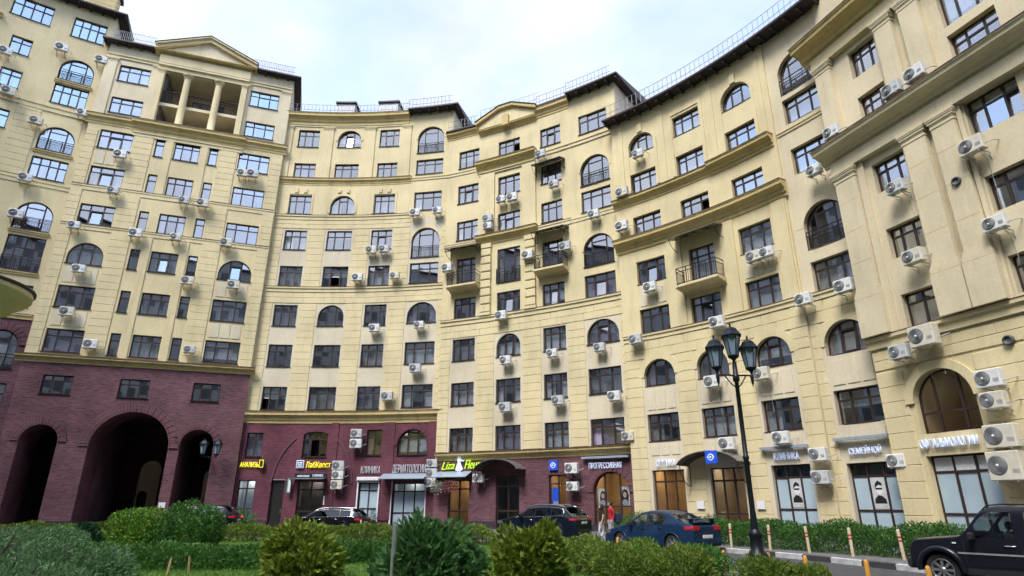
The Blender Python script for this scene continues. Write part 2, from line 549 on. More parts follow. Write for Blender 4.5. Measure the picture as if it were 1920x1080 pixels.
def wall(b, S, s0, s1, z0, z1, d, ops, mat, reveal=0.26, name='wall', rmat=None):
    """Wall sheet with openings (s0,s1,z0,z1,kind[,reveal]) and their reveals."""
    mb = MB()
    br = set(steps(S, s0, s1, 1.2))
    use = []
    for o in ops:
        if o[1] <= s0 or o[0] >= s1 or o[3] <= z0 or o[2] >= z1:
            continue
        use.append(o)
        br.add(o[0]); br.add(o[1])
        if o[4] != 'r':
            c, r = (o[0] + o[1]) / 2, (o[1] - o[0]) / 2
            for i in range(1, 14):
                br.add(c - r * math.cos(math.pi * i / 14))
    br = sorted(x for x in br if s0 - 1e-6 <= x <= s1 + 1e-6)
    br = [x for i, x in enumerate(br) if i == 0 or x - br[i - 1] > 1e-4]
    for i in range(len(br) - 1):
        a, c = br[i], br[i + 1]
        m = (a + c) / 2
        col = sorted([o for o in use if o[0] < m < o[1]], key=lambda o: o[2])
        za, zc = z0, z0
        for o in col + [None]:
            if o is None:
                ta, tc_ = z1, z1
            else:
                ta = tc_ = max(o[2], z0)
            if ta - za > 1e-4 or tc_ - zc > 1e-4:
                mb.face([S.P(a, d, za), S.P(c, d, zc), S.P(c, d, tc_), S.P(a, d, ta)], uv=[(a, za), (c, zc), (c, tc_), (a, ta)])
            if o is not None:
                za, zc = min(arch_top(o, a), z1), min(arch_top(o, c), z1)
    for o in use:
        dep = o[5] if len(o) > 5 else reveal
        a, c = o[0], o[1]
        lo = max(o[2], z0)
        mi = 1 if rmat else 0
        top = [x for x in br if a - 1e-6 <= x <= c + 1e-6]
        pts = [(a, lo)] + [(x, min(arch_top(o, x), z1)) for x in top] + [(c, lo)]
        pts = [p for i, p in enumerate(pts) if i == 0 or abs(p[0] - pts[i - 1][0]) + abs(p[1] - pts[i - 1][1]) > 1e-5]
        cl = pts + [pts[0]]
        run = 0.0
        for i in range(len(cl) - 1):
            p, q = cl[i], cl[i + 1]
            L = math.hypot(p[0] - q[0], p[1] - q[1])
            mb.face([S.P(p[0], d, p[1]), S.P(q[0], d, q[1]), S.P(q[0], d - dep, q[1]), S.P(p[0], d - dep, p[1])],
                    uv=[(0, run), (0, run + L), (dep, run + L), (dep, run)], mi=mi)
            run += L
    return mb.build(name, [mat] + ([rmat] if rmat else []), b)

# ------------------------------------------------------------------ windows
FW = 0.075
def win_mesh(w, h, kind, arch, mull, tz, full_tr):
    """Frame with mullions at x fractions and one transom at tz (fraction of h)."""
    mb = MB()
    yd0, yd1 = -0.035, 0.035
    o = (-w / 2, w / 2, 0.0, h, arch)
    top = lambda x: arch_top(o, x)
    if arch == 'r':
        mb.box(-w / 2, w / 2, yd0, yd1, h - FW, h)
        mb.box(-w / 2, -w / 2 + FW, yd0, yd1, 0.0, h - FW)
        mb.box(w / 2 - FW, w / 2, yd0, yd1, 0.0, h - FW)
    else:
        r = w / 2
        rise = min(r, h) if arch == 'a' else 0.28 * r
        zs = h - rise
        n = 20
        out = [(-r * math.cos(math.pi * i / n), zs + rise * math.sin(math.pi * i / n)) for i in range(n + 1)]
        inn = [(-(r - FW) * math.cos(math.pi * i / n), zs + (rise - FW) * math.sin(math.pi * i / n)) for i in range(n + 1)]
        for i in range(n):
            a, b_, c, e = out[i], out[i + 1], inn[i + 1], inn[i]
            mb.face([(a[0], yd0, a[1]), (e[0], yd0, e[1]), (c[0], yd0, c[1]), (b_[0], yd0, b_[1])])
            mb.face([(e[0], yd0, e[1]), (e[0], yd1, e[1]), (c[0], yd1, c[1]), (c[0], yd0, c[1])])
            mb.face([(a[0], yd1, a[1]), (b_[0], yd1, b_[1]), (c[0], yd1, c[1]), (e[0], yd1, e[1])])
        if zs > 0.02:
            mb.box(-w / 2, -w / 2 + FW, yd0, yd1, 0.0, zs)
            mb.box(w / 2 - FW, w / 2, yd0, yd1, 0.0, zs)
    mb.box(-w / 2 + FW, w / 2 - FW, yd0, yd1, 0.0, FW)
    for f in mull:
        x = -w / 2 + f * w
        mb.box(x - 0.045, x + 0.045, yd0 - 0.012, yd1 - 0.004, FW, top(x) - FW * 0.6)
    for tq in (tz if isinstance(tz, tuple) else (tz,)):
        z = tq * h
        xs = [-w / 2] + [-w / 2 + f * w for f in mull] + [w / 2]
        for i in range(len(xs) - 1):
            if not full_tr and (i == 0 or i == len(xs) - 2) and len(xs) > 3:
                continue
            a = xs[i] + (FW if i == 0 else 0.045)
            c = xs[i + 1] - (FW if i == len(xs) - 2 else 0.045)
            if arch != 'r':
                if top(a) < z + 0.03:
                    a = next((a + k * 0.02 for k in range(60) if top(a + k * 0.02) > z + 0.03), a)
                if top(c) < z + 0.03:
                    c = next((c - k * 0.02 for k in range(60) if top(c - k * 0.02) > z + 0.03), c)
            mb.box(a, c, yd0 - 0.006, yd1 - 0.008, z - 0.045, z + 0.045)
    return mb.mesh('window', 'frame_brown')

def pane_cells(w, h, arch, mull, tz, full_tr):
    o = (-w / 2, w / 2, 0.0, h, arch)
    xs = [-w / 2 + 0.02] + [-w / 2 + f * w for f in mull] + [w / 2 - 0.02]
    cells = []
    for i in range(len(xs) - 1):
        a, c = xs[i], xs[i + 1]
        split = tz and (full_tr or not (i in (0, len(xs) - 2) and len(xs) > 3))
        zs = [0.03] + [q * h for q in (tz if isinstance(tz, tuple) else (tz,))] + [h] if split else [0.03, h]
        for j in range(len(zs) - 1):
            zb, zt = zs[j], zs[j + 1]
            if arch == 'r':
                zt = min(zt, h - 0.03)
                poly = [(a, zb), (c, zb), (c, zt), (a, zt)]
            else:
                n = 8
                tops = [(a + (c - a) * k / n, min(zt, arch_top(o, a + (c - a) * k / n) - 0.03)) for k in range(n + 1)]
                tops = [(x, z) for x, z in tops if z > zb + 0.02]
                if len(tops) < 2:
                    continue
                poly = [(tops[0][0], zb), (tops[-1][0], zb)] + tops[::-1]
            cells.append((i, j, poly))
    return cells

def pane_mesh(poly, mat):
    mb = MB()
    mb.prism(poly, -0.006, 0.006)
    return mb.mesh('pane', mat)

def curtain_mesh(w, h, var, mat):
    mb = MB()
    rows = []
    rr = random.Random(var)
    n = max(4, int(w / 0.07))
    xs = [-w / 2 + w * i / n for i in range(n + 1)]
    ys = [0.03 * math.sin(i * 1.9 + var) + rr.uniform(-0.012, 0.012) for i in range(n + 1)]
    rows.append([(x, y, 0.0) for x, y in zip(xs, ys)])
    rows.append([(x, y * 0.7, h) for x, y in zip(xs, ys)])
    mb.grid(rows)
    return mb.mesh('curtain', mat)

STY = {                       # mullion fractions, transom fraction, transom over full width
    '3': ((0.30, 0.68), 0.70, True),
    '2': ((0.5,), 0.70, True),
    '1': ((), 0.68, True),
    '4': ((0.25, 0.5, 0.75), 0.66, True),
    'A': ((0.33, 0.67), 0.72, False),
    'AT': ((0.26, 0.74), 0.78, False),
    'D': ((0.27, 0.72), 0.76, True),
    'P': ((0.34, 0.67), 0.55, True),
    'G': ((0.34, 0.67), (0.30, 0.80), True),
    'G2': ((0.5,), (0.32, 0.80), True),
    'K': ((0.30, 0.72), 0.33, True),
}
CUR = ['curtain_white', 'curtain_white', 'curtain_beige', 'curtain_grey', 'curtain_white', 'curtain_lilac']
def window(b, S, sc_, z0, w, h, style='3', arch='r', d=-0.2, tilt=None, gl='window_glass', curtain=0.72, sill=True, frame=None, name='window', opened=None, gl_top=None):
    mull, tz, full = STY[style]
    w_, h_ = round(w, 2), round(h, 2)
    me = cached(('win', w_, h_, style, arch), lambda: win_mesh(w_, h_, style, arch, mull, tz, full))
    x, y, a = S.pos(sc_, d)
    wl_ = world_loc(b)
    wo = put(name, me, b, (x - wl_.x, y - wl_.y, z0 - wl_.z), (0, 0, a))
    for i, j, poly in pane_cells(w_, h_, arch, mull, tz, full):
        if tilt is not None and i == tilt and j == 0:
            x0 = min(p[0] for p in poly) + 0.05; x1 = max(p[0] for p in poly) - 0.05
            zt = max(p[1] for p in poly) - 0.05
            pm = cached(('sash', round(x1 - x0, 2), round(zt, 2)), lambda: sash_mesh(x1 - x0, zt - 0.08))
            put('sash', pm, wo, ((x0 + x1) / 2, -0.05, 0.08), (R(-7), 0, 0))
            p2 = cached(('spane', round(x1 - x0, 2), round(zt, 2)), lambda: pane_mesh([(-(x1 - x0) / 2 + .05, .05), ((x1 - x0) / 2 - .05, .05), ((x1 - x0) / 2 - .05, zt - .13), (-(x1 - x0) / 2 + .05, zt - .13)], gl))
            put('pane', p2, wo, ((x0 + x1) / 2, -0.05, 0.08), (R(-7), 0, 0))
            continue
        if opened is not None and i == opened and j == 0:
            x0 = min(p[0] for p in poly); x1 = max(p[0] for p in poly); zt = max(p[1] for p in poly)
            pm = cached(('osash', round(x1 - x0, 2), round(zt, 2)), lambda: sash_mesh(x1 - x0, zt - 0.04, True))
            put('sash', pm, wo, (x0 + 0.02, 0.0, 0.03), (0, 0, R(68)))
            p2 = cached(('opane', round(x1 - x0, 2), round(zt, 2)), lambda: pane_mesh([(.05, .05), (x1 - x0 - .05, .05), (x1 - x0 - .05, zt - .09), (.05, zt - .09)], gl))
            put('pane', p2, wo, (x0 + 0.02, 0.0, 0.03), (0, 0, R(68)))
            continue
        pg = gl_top if (gl_top and j > 0 and min(p[1] for p in poly) > h_ * .7) else gl
        key = ('pane', pg, tuple((round(p[0], 2), round(p[1], 2)) for p in poly))
        put('pane', cached(key, lambda: pane_mesh(poly, pg)), wo, (0, random.uniform(-0.004, 0.004), 0),
            (R(random.gauss(0, 0.35)), 0, R(random.gauss(0, 0.35))))
    if sill:
        sm = cached(('sill', w_), lambda: _sill(w_))
        put('sill', sm, wo)
    if random.random() < curtain:
        t = random.random()
        cm = random.choice(CUR)
        hh = round(h_ - (w_ / 2 if arch == 'a' else 0.06) - 0.02, 2) if arch == 'a' and h_ > w_ * 0.7 else round(h_ - 0.06, 2)
        if arch == 'a':
            hh = round(max(0.5, h_ * 0.62), 2)
        var = random.randint(0, 3)
        if t < 0.4:
            put('curtain', cached(('cur', w_, hh, var, cm), lambda: curtain_mesh(w_ - 0.05, hh, var, cm)), wo, (0, 0.22, 0.03))
        elif t < 0.85:
            cw = round(w_ * random.choice((0.3, 0.36, 0.24)), 2)
            m2 = cached(('cur', cw, hh, var, cm), lambda: curtain_mesh(cw, hh, var, cm))
            put('curtain', m2, wo, (-w_ / 2 + cw / 2 + 0.04, 0.22, 0.03))
            if t < 0.72:
                put('curtain', m2, wo, (w_ / 2 - cw / 2 - 0.04, 0.22, 0.03))
        else:
            bh = round(hh * random.choice((0.35, 0.5, 0.8)), 2)
            put('blind', cached(('bl', w_, bh), lambda: curtain_mesh(w_ - 0.06, bh, 1, 'curtain_white')), wo, (0, 0.12, hh - bh + 0.03))
    return wo

def sash_mesh(w, h, hinged=False):
    mb = MB()
    x0 = 0.0 if hinged else -w / 2
    f = 0.055
    mb.box(x0, x0 + w, -.03, .03, 0, f); mb.box(x0, x0 + w, -.03, .03, h - f, h)
    mb.box(x0, x0 + f, -.03, .03, f, h - f); mb.box(x0 + w - f, x0 + w, -.03, .03, f, h - f)
    return mb.mesh('sash', 'frame_brown')

def _sill(w):
    mb = MB()
    mb.prism([(-w / 2 - 0.04, -0.03), (w / 2 + 0.04, -0.03), (w / 2 + 0.04, 0.0), (-w / 2 - 0.04, 0.0)], -0.29, -0.04)
    return mb.mesh('sill', 'frame_brown')

# ------------------------------------------------------------------ facade trim
def cornice(b, S, s0, s1, zt, h, p, mat='ochre_render', d=0.0, cap=True):
    """Moulded projecting course; its brown metal flashing is a sub-part."""
    mb = MB()
    pr = [(d - .02, zt - h), (d + .12 * p, zt - h), (d + .14 * p, zt - .80 * h), (d + .30 * p, zt - .72 * h), (d + .36 * p, zt - .52 * h), (d + .70 * p, zt - .34 * h),
          (d + .90 * p, zt - .30 * h), (d + .92 * p, zt - .12 * h), (d + p, zt - .06 * h), (d + p, zt), (d - .02, zt + .02)]
    sweep(mb, S, s0, s1, pr)
    o = mb.build('cornice', mat, b)
    if cap:
        m2 = MB()
        sweep(m2, S, s0 - .02, s1 + .02, [(d + p + .03, zt + .004), (d + p + .03, zt + .035), (d - .02, zt + .075), (d - .02, zt + .03)])
        m2.build('flashing', 'coping_brown', o)
    return o

def band(b, S, s0, s1, z0, z1, p, mat='yellow_render', d=0.0, name='string_course', flash=False):
    mb = MB()
    h = z1 - z0
    sweep(mb, S, s0, s1, [(d - .02, z0), (d + p * .55, z0), (d + p * .55, z0 + .62 * h), (d + p, z0 + .70 * h), (d + p, z1), (d - .02, z1 + .02)])
    o = mb.build(name, mat, b)
    if flash:
        m2 = MB()
        sweep(m2, S, s0, s1, [(d + p + .02, z1 + .003), (d + p + .02, z1 + .03), (d - .02, z1 + .06), (d - .02, z1 + .024)])
        m2.build('flashing', 'coping_brown', o)
    return o

def pilaster(b, S, s0, s1, z0, z1, p=0.09, mat='yellow_render', cap=0.0, base=0.0, d=0.0):
    mb = MB()
    slab(mb, S, s0, s1, d - .02, d + p, z0, z1)
    o = mb.build('pilaster', mat, b)
    if cap:
        m2 = MB()
        for k, (e, za, zb) in enumerate(((.05, 0, .18), (.02, .18, .30), (.07, .30, .42), (.14, .42, .62), (.20, .62, .75), (.24, .75, 1.0))):
            slab(m2, S, s0 - e * cap, s1 + e * cap, d - .02, d + p + e * cap, z1 - cap + za * cap, z1 - cap + zb * cap)
        m2.build('capital', mat, o)
    if base:
        m2 = MB()
        for e, za, zb in ((.22, 0, .45), (.16, .45, .7), (.08, .7, 1.0)):
            slab(m2, S, s0 - e * base, s1 + e * base, d - .02, d + p + e * base, z0 + za * base, z0 + zb * base)
        m2.build('base', mat, o)
    return o

def block_mesh(w, h, t, mat):
    mb = MB()
    c = min(0.014, h * .1)
    w2 = w / 2
    f = [(-w2 + c, -t, c), (w2 - c, -t, c), (w2 - c, -t, h - c), (-w2 + c, -t, h - c)]
    k = [(-w2, 0.02, 0), (w2, 0.02, 0), (w2, 0.02, h), (-w2, 0.02, h)]
    m_ = [(-w2, -t + c, 0), (w2, -t + c, 0), (w2, -t + c, h), (-w2, -t + c, h)]
    mb.face(f)
    for i in range(4):
        j = (i + 1) % 4
        mb.face([m_[i], m_[j], f[j], f[i]])
        mb.face([k[i], k[j], m_[j], m_[i]])
    return mb.mesh('stone_block', mat)

def blocks(b, wallob, S, spans, z0, z1, course=0.56, length=1.7, t=0.045, d=0.0, mat='yellow_render', joint=0.016, skip=()):
    """Courses of separate rusticated blocks over the given s spans; each a sub-part of its wall."""
    n = max(1, round((z1 - z0) / course))
    ch = (z1 - z0) / n
    wl_ = world_loc(wallob)
    for (a, c) in spans:
        for i in range(n):
            z = z0 + i * ch
            L = c - a
            k = max(1, round(L / length))
            bl = L / k
            cuts = [a + bl * q for q in range(k + 1)]
            if i % 2 and k > 1:
                cuts = [a] + [a + bl * (q + .5) for q in range(k)] + [c]
            for q in range(len(cuts) - 1):
                p, r = cuts[q], cuts[q + 1]
                if r - p < 0.1:
                    continue
                if any(not (r <= o[0] or p >= o[1] or z + ch <= o[2] or z >= o[3]) for o in skip):
                    continue
                w = round(r - p - joint * (0.6 if k > 1 else 0), 2)
                me = cached(('blk', w, round(ch - joint, 3), t, mat), lambda: block_mesh(w, ch - joint, t, mat))
                x, y, an = S.pos((p + r) / 2, d)
                put('stone_block', me, wallob, (x - wl_.x, y - wl_.y, z + joint / 2 - wl_.z), (0, 0, an))

def arch_ring(b, S, c, r, zs, t=0.22, p=0.08, mat='yellow_render', d=0.0, name='arch_trim', a0=0.0, a1=math.pi, ry=None, legs=0.0, n=18):
    mb = MB()
    ry = ry or r
    pts = [(math.cos(math.pi - (a0 + (a1 - a0) * i / n)), math.sin(math.pi - (a0 + (a1 - a0) * i / n))) for i in range(n + 1)]
    inn = [(c + r * x, zs + ry * y) for x, y in pts]
    out = [(c + (r + t) * x, zs + (ry + t) * y) for x, y in pts]
    if legs:
        inn = [(c - r, zs - legs)] + inn + [(c + r, zs - legs)]
        out = [(c - r - t, zs - legs)] + out + [(c + r + t, zs - legs)]
    for i in range(len(inn) - 1):
        A, B_, C_, D_ = inn[i], inn[i + 1], out[i + 1], out[i]
        for q in ((A, B_, C_, D_),):
            mb.face([S.P(x, d + p, z) for x, z in q])
        mb.face([S.P(D_[0], d + p, D_[1]), S.P(C_[0], d + p, C_[1]), S.P(C_[0], d - .01, C_[1]), S.P(D_[0], d - .01, D_[1])])
        mb.face([S.P(B_[0], d + p, B_[1]), S.P(A[0], d + p, A[1]), S.P(A[0], d - .01, A[1]), S.P(B_[0], d - .01, B_[1])])
    for e in (0, -1):
        mb.face([S.P(inn[e][0], d + p, inn[e][1]), S.P(out[e][0], d + p, out[e][1]), S.P(out[e][0], d - .01, out[e][1]), S.P(inn[e][0], d - .01, inn[e][1])])
    return mb.build(name, mat, b)

def voussoirs(b, S, c, r, zs, rise=None, t=0.42, p=0.06, n=40, mat='purple_brick', d=0.0):
    """Ring of soldier bricks round an arch, each brick its own wedge, alternately proud."""
    mb = MB()
    rise = rise or r
    for i in range(n):
        a0 = math.pi * (i + .06) / n
        a1 = math.pi * (i + .94) / n
        pp = p + (0.025 if i % 2 else 0.0)
        q = [(-math.cos(a0), math.sin(a0)), (-math.cos(a1), math.sin(a1))]
        I = [(c + (r + .01) * x, zs + (rise + .01) * y) for x, y in q]
        O = [(c + (r + t) * x, zs + (rise + t) * y) for x, y in q]
        poly = [I[0], I[1], O[1], O[0]]
        mb.face([S.P(x, d + pp, z) for x, z in poly], uv=[(0, 0), (.07, 0), (.07, .25), (0, .25)])
        for k in range(4):
            u, v = poly[k], poly[(k + 1) % 4]
            mb.face([S.P(u[0], d + pp, u[1]), S.P(v[0], d + pp, v[1]), S.P(v[0], d - .01, v[1]), S.P(u[0], d - .01, u[1])])
    o = mb.build('brick_arch', mat, b)
    o['kind'] = 'stuff'
    return o

def railing(b, S, s0, s1, d, z0, h, name='railing', ret=0.0, mat='metal_dark', step=0.12, r=0.018, mid=True):
    """Bar railing along the wall; ret > 0 returns its ends to the wall."""
    mb = MB()
    pts = [S.P(x, d, 0) for x in steps(S, s0, s1, 0.8)]
    if ret:
        pts = [S.P(s0, d - ret, 0)] + pts + [S.P(s1, d - ret, 0)]
    pv = [Vector(p) for p in pts]
    for z, rr in ((z0 + h, r * 1.7), (z0 + .08, r * 1.3)) + (((z0 + h * .78, r * 1.2),) if mid else ()):
        for i in range(len(pv) - 1):
            mb.tube([pv[i] + Vector((0, 0, z)), pv[i + 1] + Vector((0, 0, z))], rr, 5)
    for i in range(len(pv) - 1):
        L = (pv[i + 1] - pv[i]).length
        n = max(1, round(L / step))
        for k in range(n + 1):
            if k == n and i < len(pv) - 2:
                continue
            p = pv[i].lerp(pv[i + 1], k / n)
            big = (k == 0)
            mb.tube([p + Vector((0, 0, z0)), p + Vector((0, 0, z0 + (h if big else h * (.78 if mid else 1))))], r * (1.5 if big else .8), 4)
    return mb.build(name, mat, b)

def roof(b, S, s0, s1, z, over=0.75, depth=11.0, e0=0.0, e1=0.0, rail=True, brackets=True, rise=1.1, rail_h=1.0):
    """Low hipped roof with dark boarded eaves, rafter ends and a thin safety railing."""
    mb = MB()
    a, c = s0 - e0, s1 + e1
    sweep(mb, S, a, c, [(over, z), (over, z + .13), (-depth * .5, z + rise), (-depth - .3, z + .13), (-depth - .3, z)])
    ro = mb.build('roof', 'roof_brown', b)
    m2 = MB()
    slab(m2, S, a + .03, c - .03, 0.03, over - .04, z - .05, z - .004)
    m2.build('soffit', 'soffit_dark', ro)
    if brackets:
        wl_ = world_loc(ro)
        n = int((c - a) / 0.85)
        bm_ = cached(('rafter', over), lambda: _rafter(over))
        for i in range(n + 1):
            t = a + .15 + (c - a - .3) * i / max(1, n)
            x, y, an = S.pos(t, 0)
            put('rafter_end', bm_, ro, (x - wl_.x, y - wl_.y, z - .05 - wl_.z), (0, 0, an))
    if rail:
        m3 = MB()
        dd = over - .25
        pts = [Vector(S.P(x, dd, 0)) for x in steps(S, s0, s1, 1.1)] if S.R else [Vector(S.P(s0 + (s1 - s0) * i / 8, dd, 0)) for i in range(9)]
        for i in range(len(pts) - 1):
            for zz in (rail_h, rail_h * .45):
                m3.tube([pts[i] + Vector((0, 0, z + .15 + zz)), pts[i + 1] + Vector((0, 0, z + .15 + zz))], .021, 4)
            for k in range(3):
                p = pts[i].lerp(pts[i + 1], k / 3)
                m3.tube([p + Vector((0, 0, z + .1)), p + Vector((0, 0, z + .15 + rail_h))], .021, 4)
        m3.build('roof_railing', 'rail_grey', ro)
    return ro

def _rafter(over):
    mb = MB()
    mb.prism([(-.06, -.17), (.06, -.17), (.06, 0), (-.06, 0)], -over + .12, 0.0)
    return mb.mesh('rafter_end', 'soffit_dark')

def end_wall(b, S, s, d1, z0, z1, mat='beige_render', th=0.25, out=1, depth=11.0, name='end_wall'):
    mb = MB()
    a, c = (s - th, s) if out > 0 else (s, s + th)
    slab(mb, S, a, c, -depth, d1, z0, z1)
    return mb.build(name, mat, b)

def interior(b, S, s0, s1, zs, parts=(), d=-1.9, mat='room_dark', floors=True):
    """Dark rooms behind the glass: a rear wall and the floor slabs."""
    mb = MB()
    z0, z1 = zs[0], zs[-1]
    slab(mb, S, s0, s1, d - .2, d, z0, z1)
    if floors:
        for z in zs:
            slab(mb, S, s0, s1, d, -.36, z - .12, z + .1)
    for q in (s0 + .07,) + tuple(parts) + (s1 - .07,):
        slab(mb, S, q - .06, q + .06, d, -.36, z0, z1)
    return mb.build('interior', mat, b)

# ------------------------------------------------------------------ letter shapes (prepared while the scene is still empty)
GLY = {}
def prep_glyphs(txt, ext=.035, shear=0.0, bold=-.004):
    cu = bpy.data.curves.new('text', 'FONT')
    cu.size = 1.0
    cu.extrude = ext
    cu.shear = shear
    cu.offset = bold
    ob = bpy.data.objects.new('text', cu)
    COL.objects.link(ob)
    def get(t):
        cu.body = t
        bpy.context.view_layer.update()
        me = bpy.data.meshes.new_from_object(ob.evaluated_get(bpy.context.evaluated_depsgraph_get()))
        xs = [v.co.x for v in me.vertices] or [0.0]
        return me, max(xs)
    res = []
    for i, ch in enumerate(txt):
        if ch == ' ':
            continue
        m1, full = get(txt[:i + 1])
        me, hi = get(ch)
        bpy.data.meshes.remove(m1)
        res.append((me, full - hi))
    bpy.data.objects.remove(ob)
    bpy.data.curves.remove(cu)
    GLY[txt] = res
for _t in ('АНАЛИЗЫ', 'ЛабКвест', 'КЛИНИКА', 'ДЕРМАТОЛОГИИ', 'ПРОГРЕССИВНАЯ', 'ОПТИКА', 'СЕМЕЙНОЙ', 'ОФТАЛЬМОЛОГИИ'):
    prep_glyphs(_t)
for _t in ('Liza', 'Fleur'):
    prep_glyphs(_t, shear=.4, bold=-.008)

# ------------------------------------------------------------------ ground
def sheet(name, pts, z, mat, kind='structure'):
    me = bpy.data.meshes.new(name)
    me.from_pydata([(p[0], p[1], z) for p in pts], [], [tuple(range(len(pts)))])
    me.materials.append(M[mat])
    o = put(name, me)
    o['kind'] = kind
    return o
sheet('ground', [(-1500, -1500), (1500, -1500), (1500, 1500), (-1500, 1500)], 0.0, 'asphalt')

# ------------------------------------------------------------------ the curved apartment house, block by block
SILL = {1: 5.1, 2: 8.4, 3: 11.75, 4: 15.05, 5: 18.45, 6: 21.7, 7: 25.02, 8: 28.35, 9: 31.65, 10: 34.8, 11: 38.2}
def FL(*ks):
    return [0.0 if k == 0 else SILL[k] - .95 for k in ks]
def do_windows(b, S, wins, d=0.0, dep=0.2):
    for (s0, s1, z0, z1, kind, style, kw) in wins:
        window(b, S, (s0 + s1) / 2, z0, s1 - s0, z1 - z0, style, kind, d=d - dep, **kw)
def W(s0, s1, z0, z1, style='3', kind='r', **kw):
    return (s0, s1, z0, z1, kind, style, kw)
def ops_of(wins):
    return [w[:5] for w in wins]
def building(label, S, s):
    p = S.P(s, 0, 0)
    return thing('apartment_block', label, 'building', p)
def panels(b, S, s0, s1, z0, z1, n=3, d=0.0, mat='pale_render'):
    w = (s1 - s0) / n
    for i in range(n):
        mb = MB()
        slab(mb, S, s0 + i * w + .06, s0 + (i + 1) * w - .06, d - .01, d + .035, z0, z1)
        mb.build('panel', mat, b)
def arch_rail(b, S, s0, s1, z0, d=-.06, h=1.0):
    return railing(b, S, s0 + .03, s1 - .03, d, z0 + .02, h, step=.11)
def balcony(b, S, s0, s1, z, proj=0.95):
    mb = MB()
    sweep(mb, S, s0, s1, [(-.02, z - .40), (.12, z - .40), (.30, z - .28), (proj - .12, z - .20), (proj, z - .15), (proj, z - .02), (proj - .03, z), (-.02, z)])
    o = mb.build('balcony', 'yellow_render', b)
    railing(o, S, s0 + .1, s1 - .1, proj - .1, z + .01, 1.05, ret=proj - .12, step=.12)
    return o
def awning(b, S, s0, s1, z, proj=1.1, drop=0.35, mat='canopy_glass', name='canopy', leg=0.9):
    mb = MB()
    sweep(mb, S, s0, s1, [(0.02, z), (proj, z - drop), (proj, z - drop + .03), (0.02, z + .03)])
    o = mb.build(name, mat, b)
    m2 = MB()
    n = 4
    for i in range(n + 1):
        t = s0 + (s1 - s0) * i / n
        m2.tube([S.P(t, .03, z - .02), S.P(t, proj, z - drop - .02)], .018, 5)
    m2.tube([S.P(s0, proj, z - drop - .02), S.P(s1, proj, z - drop - .02)], .022, 5)
    m2.build('canopy_frame', 'metal_dark', o)
    for t in (s0 + .05, s1 - .05):
        m3 = MB()
        m3.tube([S.P(t, .04, z), S.P(t, .04, z - leg)], .025, 5)
        m3.tube([S.P(t, .04, z - leg)] + [S.P(t, .04 + (proj - .15) * math.sin(q * .314), z - leg + (leg - drop - .02) * (1 - math.cos(q * .314))) for q in range(1, 6)], .02, 5)
        m3.build('bracket', 'metal_dark', o)
    return o
def arch_canopy(b, S, s0, s1, zc, rise, proj=1.5, mat='canopy_glass'):
    """Barrel-shaped entrance canopy on curved iron brackets."""
    mb = MB()
    c, r = (s0 + s1) / 2, (s1 - s0) / 2
    n = 14
    arc = [(c - r * math.cos(math.pi * (.12 + .76 * i / n)) / math.cos(math.pi * .12), zc + rise * (math.sin(math.pi * (.12 + .76 * i / n)) - math.sin(math.pi * .12)) / (1 - math.sin(math.pi * .12))) for i in range(n + 1)]
    rows = [[S.P(x, dd, z + e) for x, z in arc] for dd, e in ((.02, 0), (proj, 0), (proj, .05), (.02, .05))]
    mb.grid(rows, smooth=False)
    o = mb.build('entrance_canopy', mat, b)
    m2 = MB()
    for dd in (.05, proj * .5, proj - .03):
        m2.tube([S.P(x, dd, z - .03) for x, z in arc], .025, 5)
    m2.build('canopy_rib', 'metal_dark', o)
    for t in (s0 + .12, s1 - .12):
        m3 = MB()
        m3.tube([S.P(t, .05, zc), S.P(t, .05, zc - 1.1)], .03, 5)
        m3.tube([S.P(t, .05, zc - 1.1)] + [S.P(t, .05 + (proj - .2) * math.sin(q * .314), zc - 1.1 + 1.05 * (1 - math.cos(q * .314))) for q in range(1, 6)], .025, 5)
        m3.tube([S.P(t, .05, zc - .02), S.P(t, proj, zc - .02)], .025, 5)
        m3.build('bracket', 'metal_dark', o)
    return o
def shop_room(b, S, s0, s1, z0, z1, mat='room_warm', lamp='lamp_warm', deep=3.0, d=0.0, lamps=2):
    """Lit room behind a shop window: floor, walls, ceiling, ceiling lamps."""
    mb = MB()
    a, c = s0 - .15, s1 + .15
    slab(mb, S, a, c, d - deep - .1, d - deep, z0, z1)
    slab(mb, S, a - .1, a, d - deep, d - .3, z0, z1)
    slab(mb, S, c, c + .1, d - deep, d - .3, z0, z1)
    slab(mb, S, a, c, d - deep, d - .3, z1, z1 + .1)
    slab(mb, S, a, c, d - deep, d - .3, z0 - .1, z0)
    o = mb.build('shop_room', mat, b)
    for i in range(lamps):
        m2 = MB()
        t = a + (c - a) * (i + .5) / lamps
        slab(m2, S, t - .3, t + .3, d - 1.5, d - 1.0, z1 - .06, z1 - .02)
        m2.build('ceiling_lamp', lamp, o)
    return o

# ---- far left wing
bL = building('tall pale yellow wing at the far left with stacked arched balconies', S_L, -2)
w = [W(-1.35, .95, 38.2, 40.15, '4', tilt=None), W(-5.32, -2.73, 38.4, 40.25, '4')]
for z0, z1 in ((33.9, 36.1), (27.4, 29.6), (20.7, 23.0)):
    w.append(W(-1.35, .95, z0, z1, 'AT', 'a', curtain=.3))
for z0, z1 in ((31.66, 33.5), (25.0, 26.75), (17.5, 20.2), (14.85, 16.5)):
    w.append(W(-1.35, .95, z0, z1, '4', curtain=.8 if z0 < 26 else .3))
for z0 in (35.0, 31.95, 28.4, 25.0, 21.7, 18.4, 15.1):
    w.append(W(-4.72, -3.4, z0, z0 + 1.55, '2'))
    w.append(W(-9.8, -8.4, z0, z0 + 1.55, '2'))
    w.append(W(-13.2, -11.6, z0, z0 + 1.55, '3'))
wa = wall(bL, S_L, -15, 1.5, 14.2, 41.3, 0, ops_of(w), 'yellow_render')
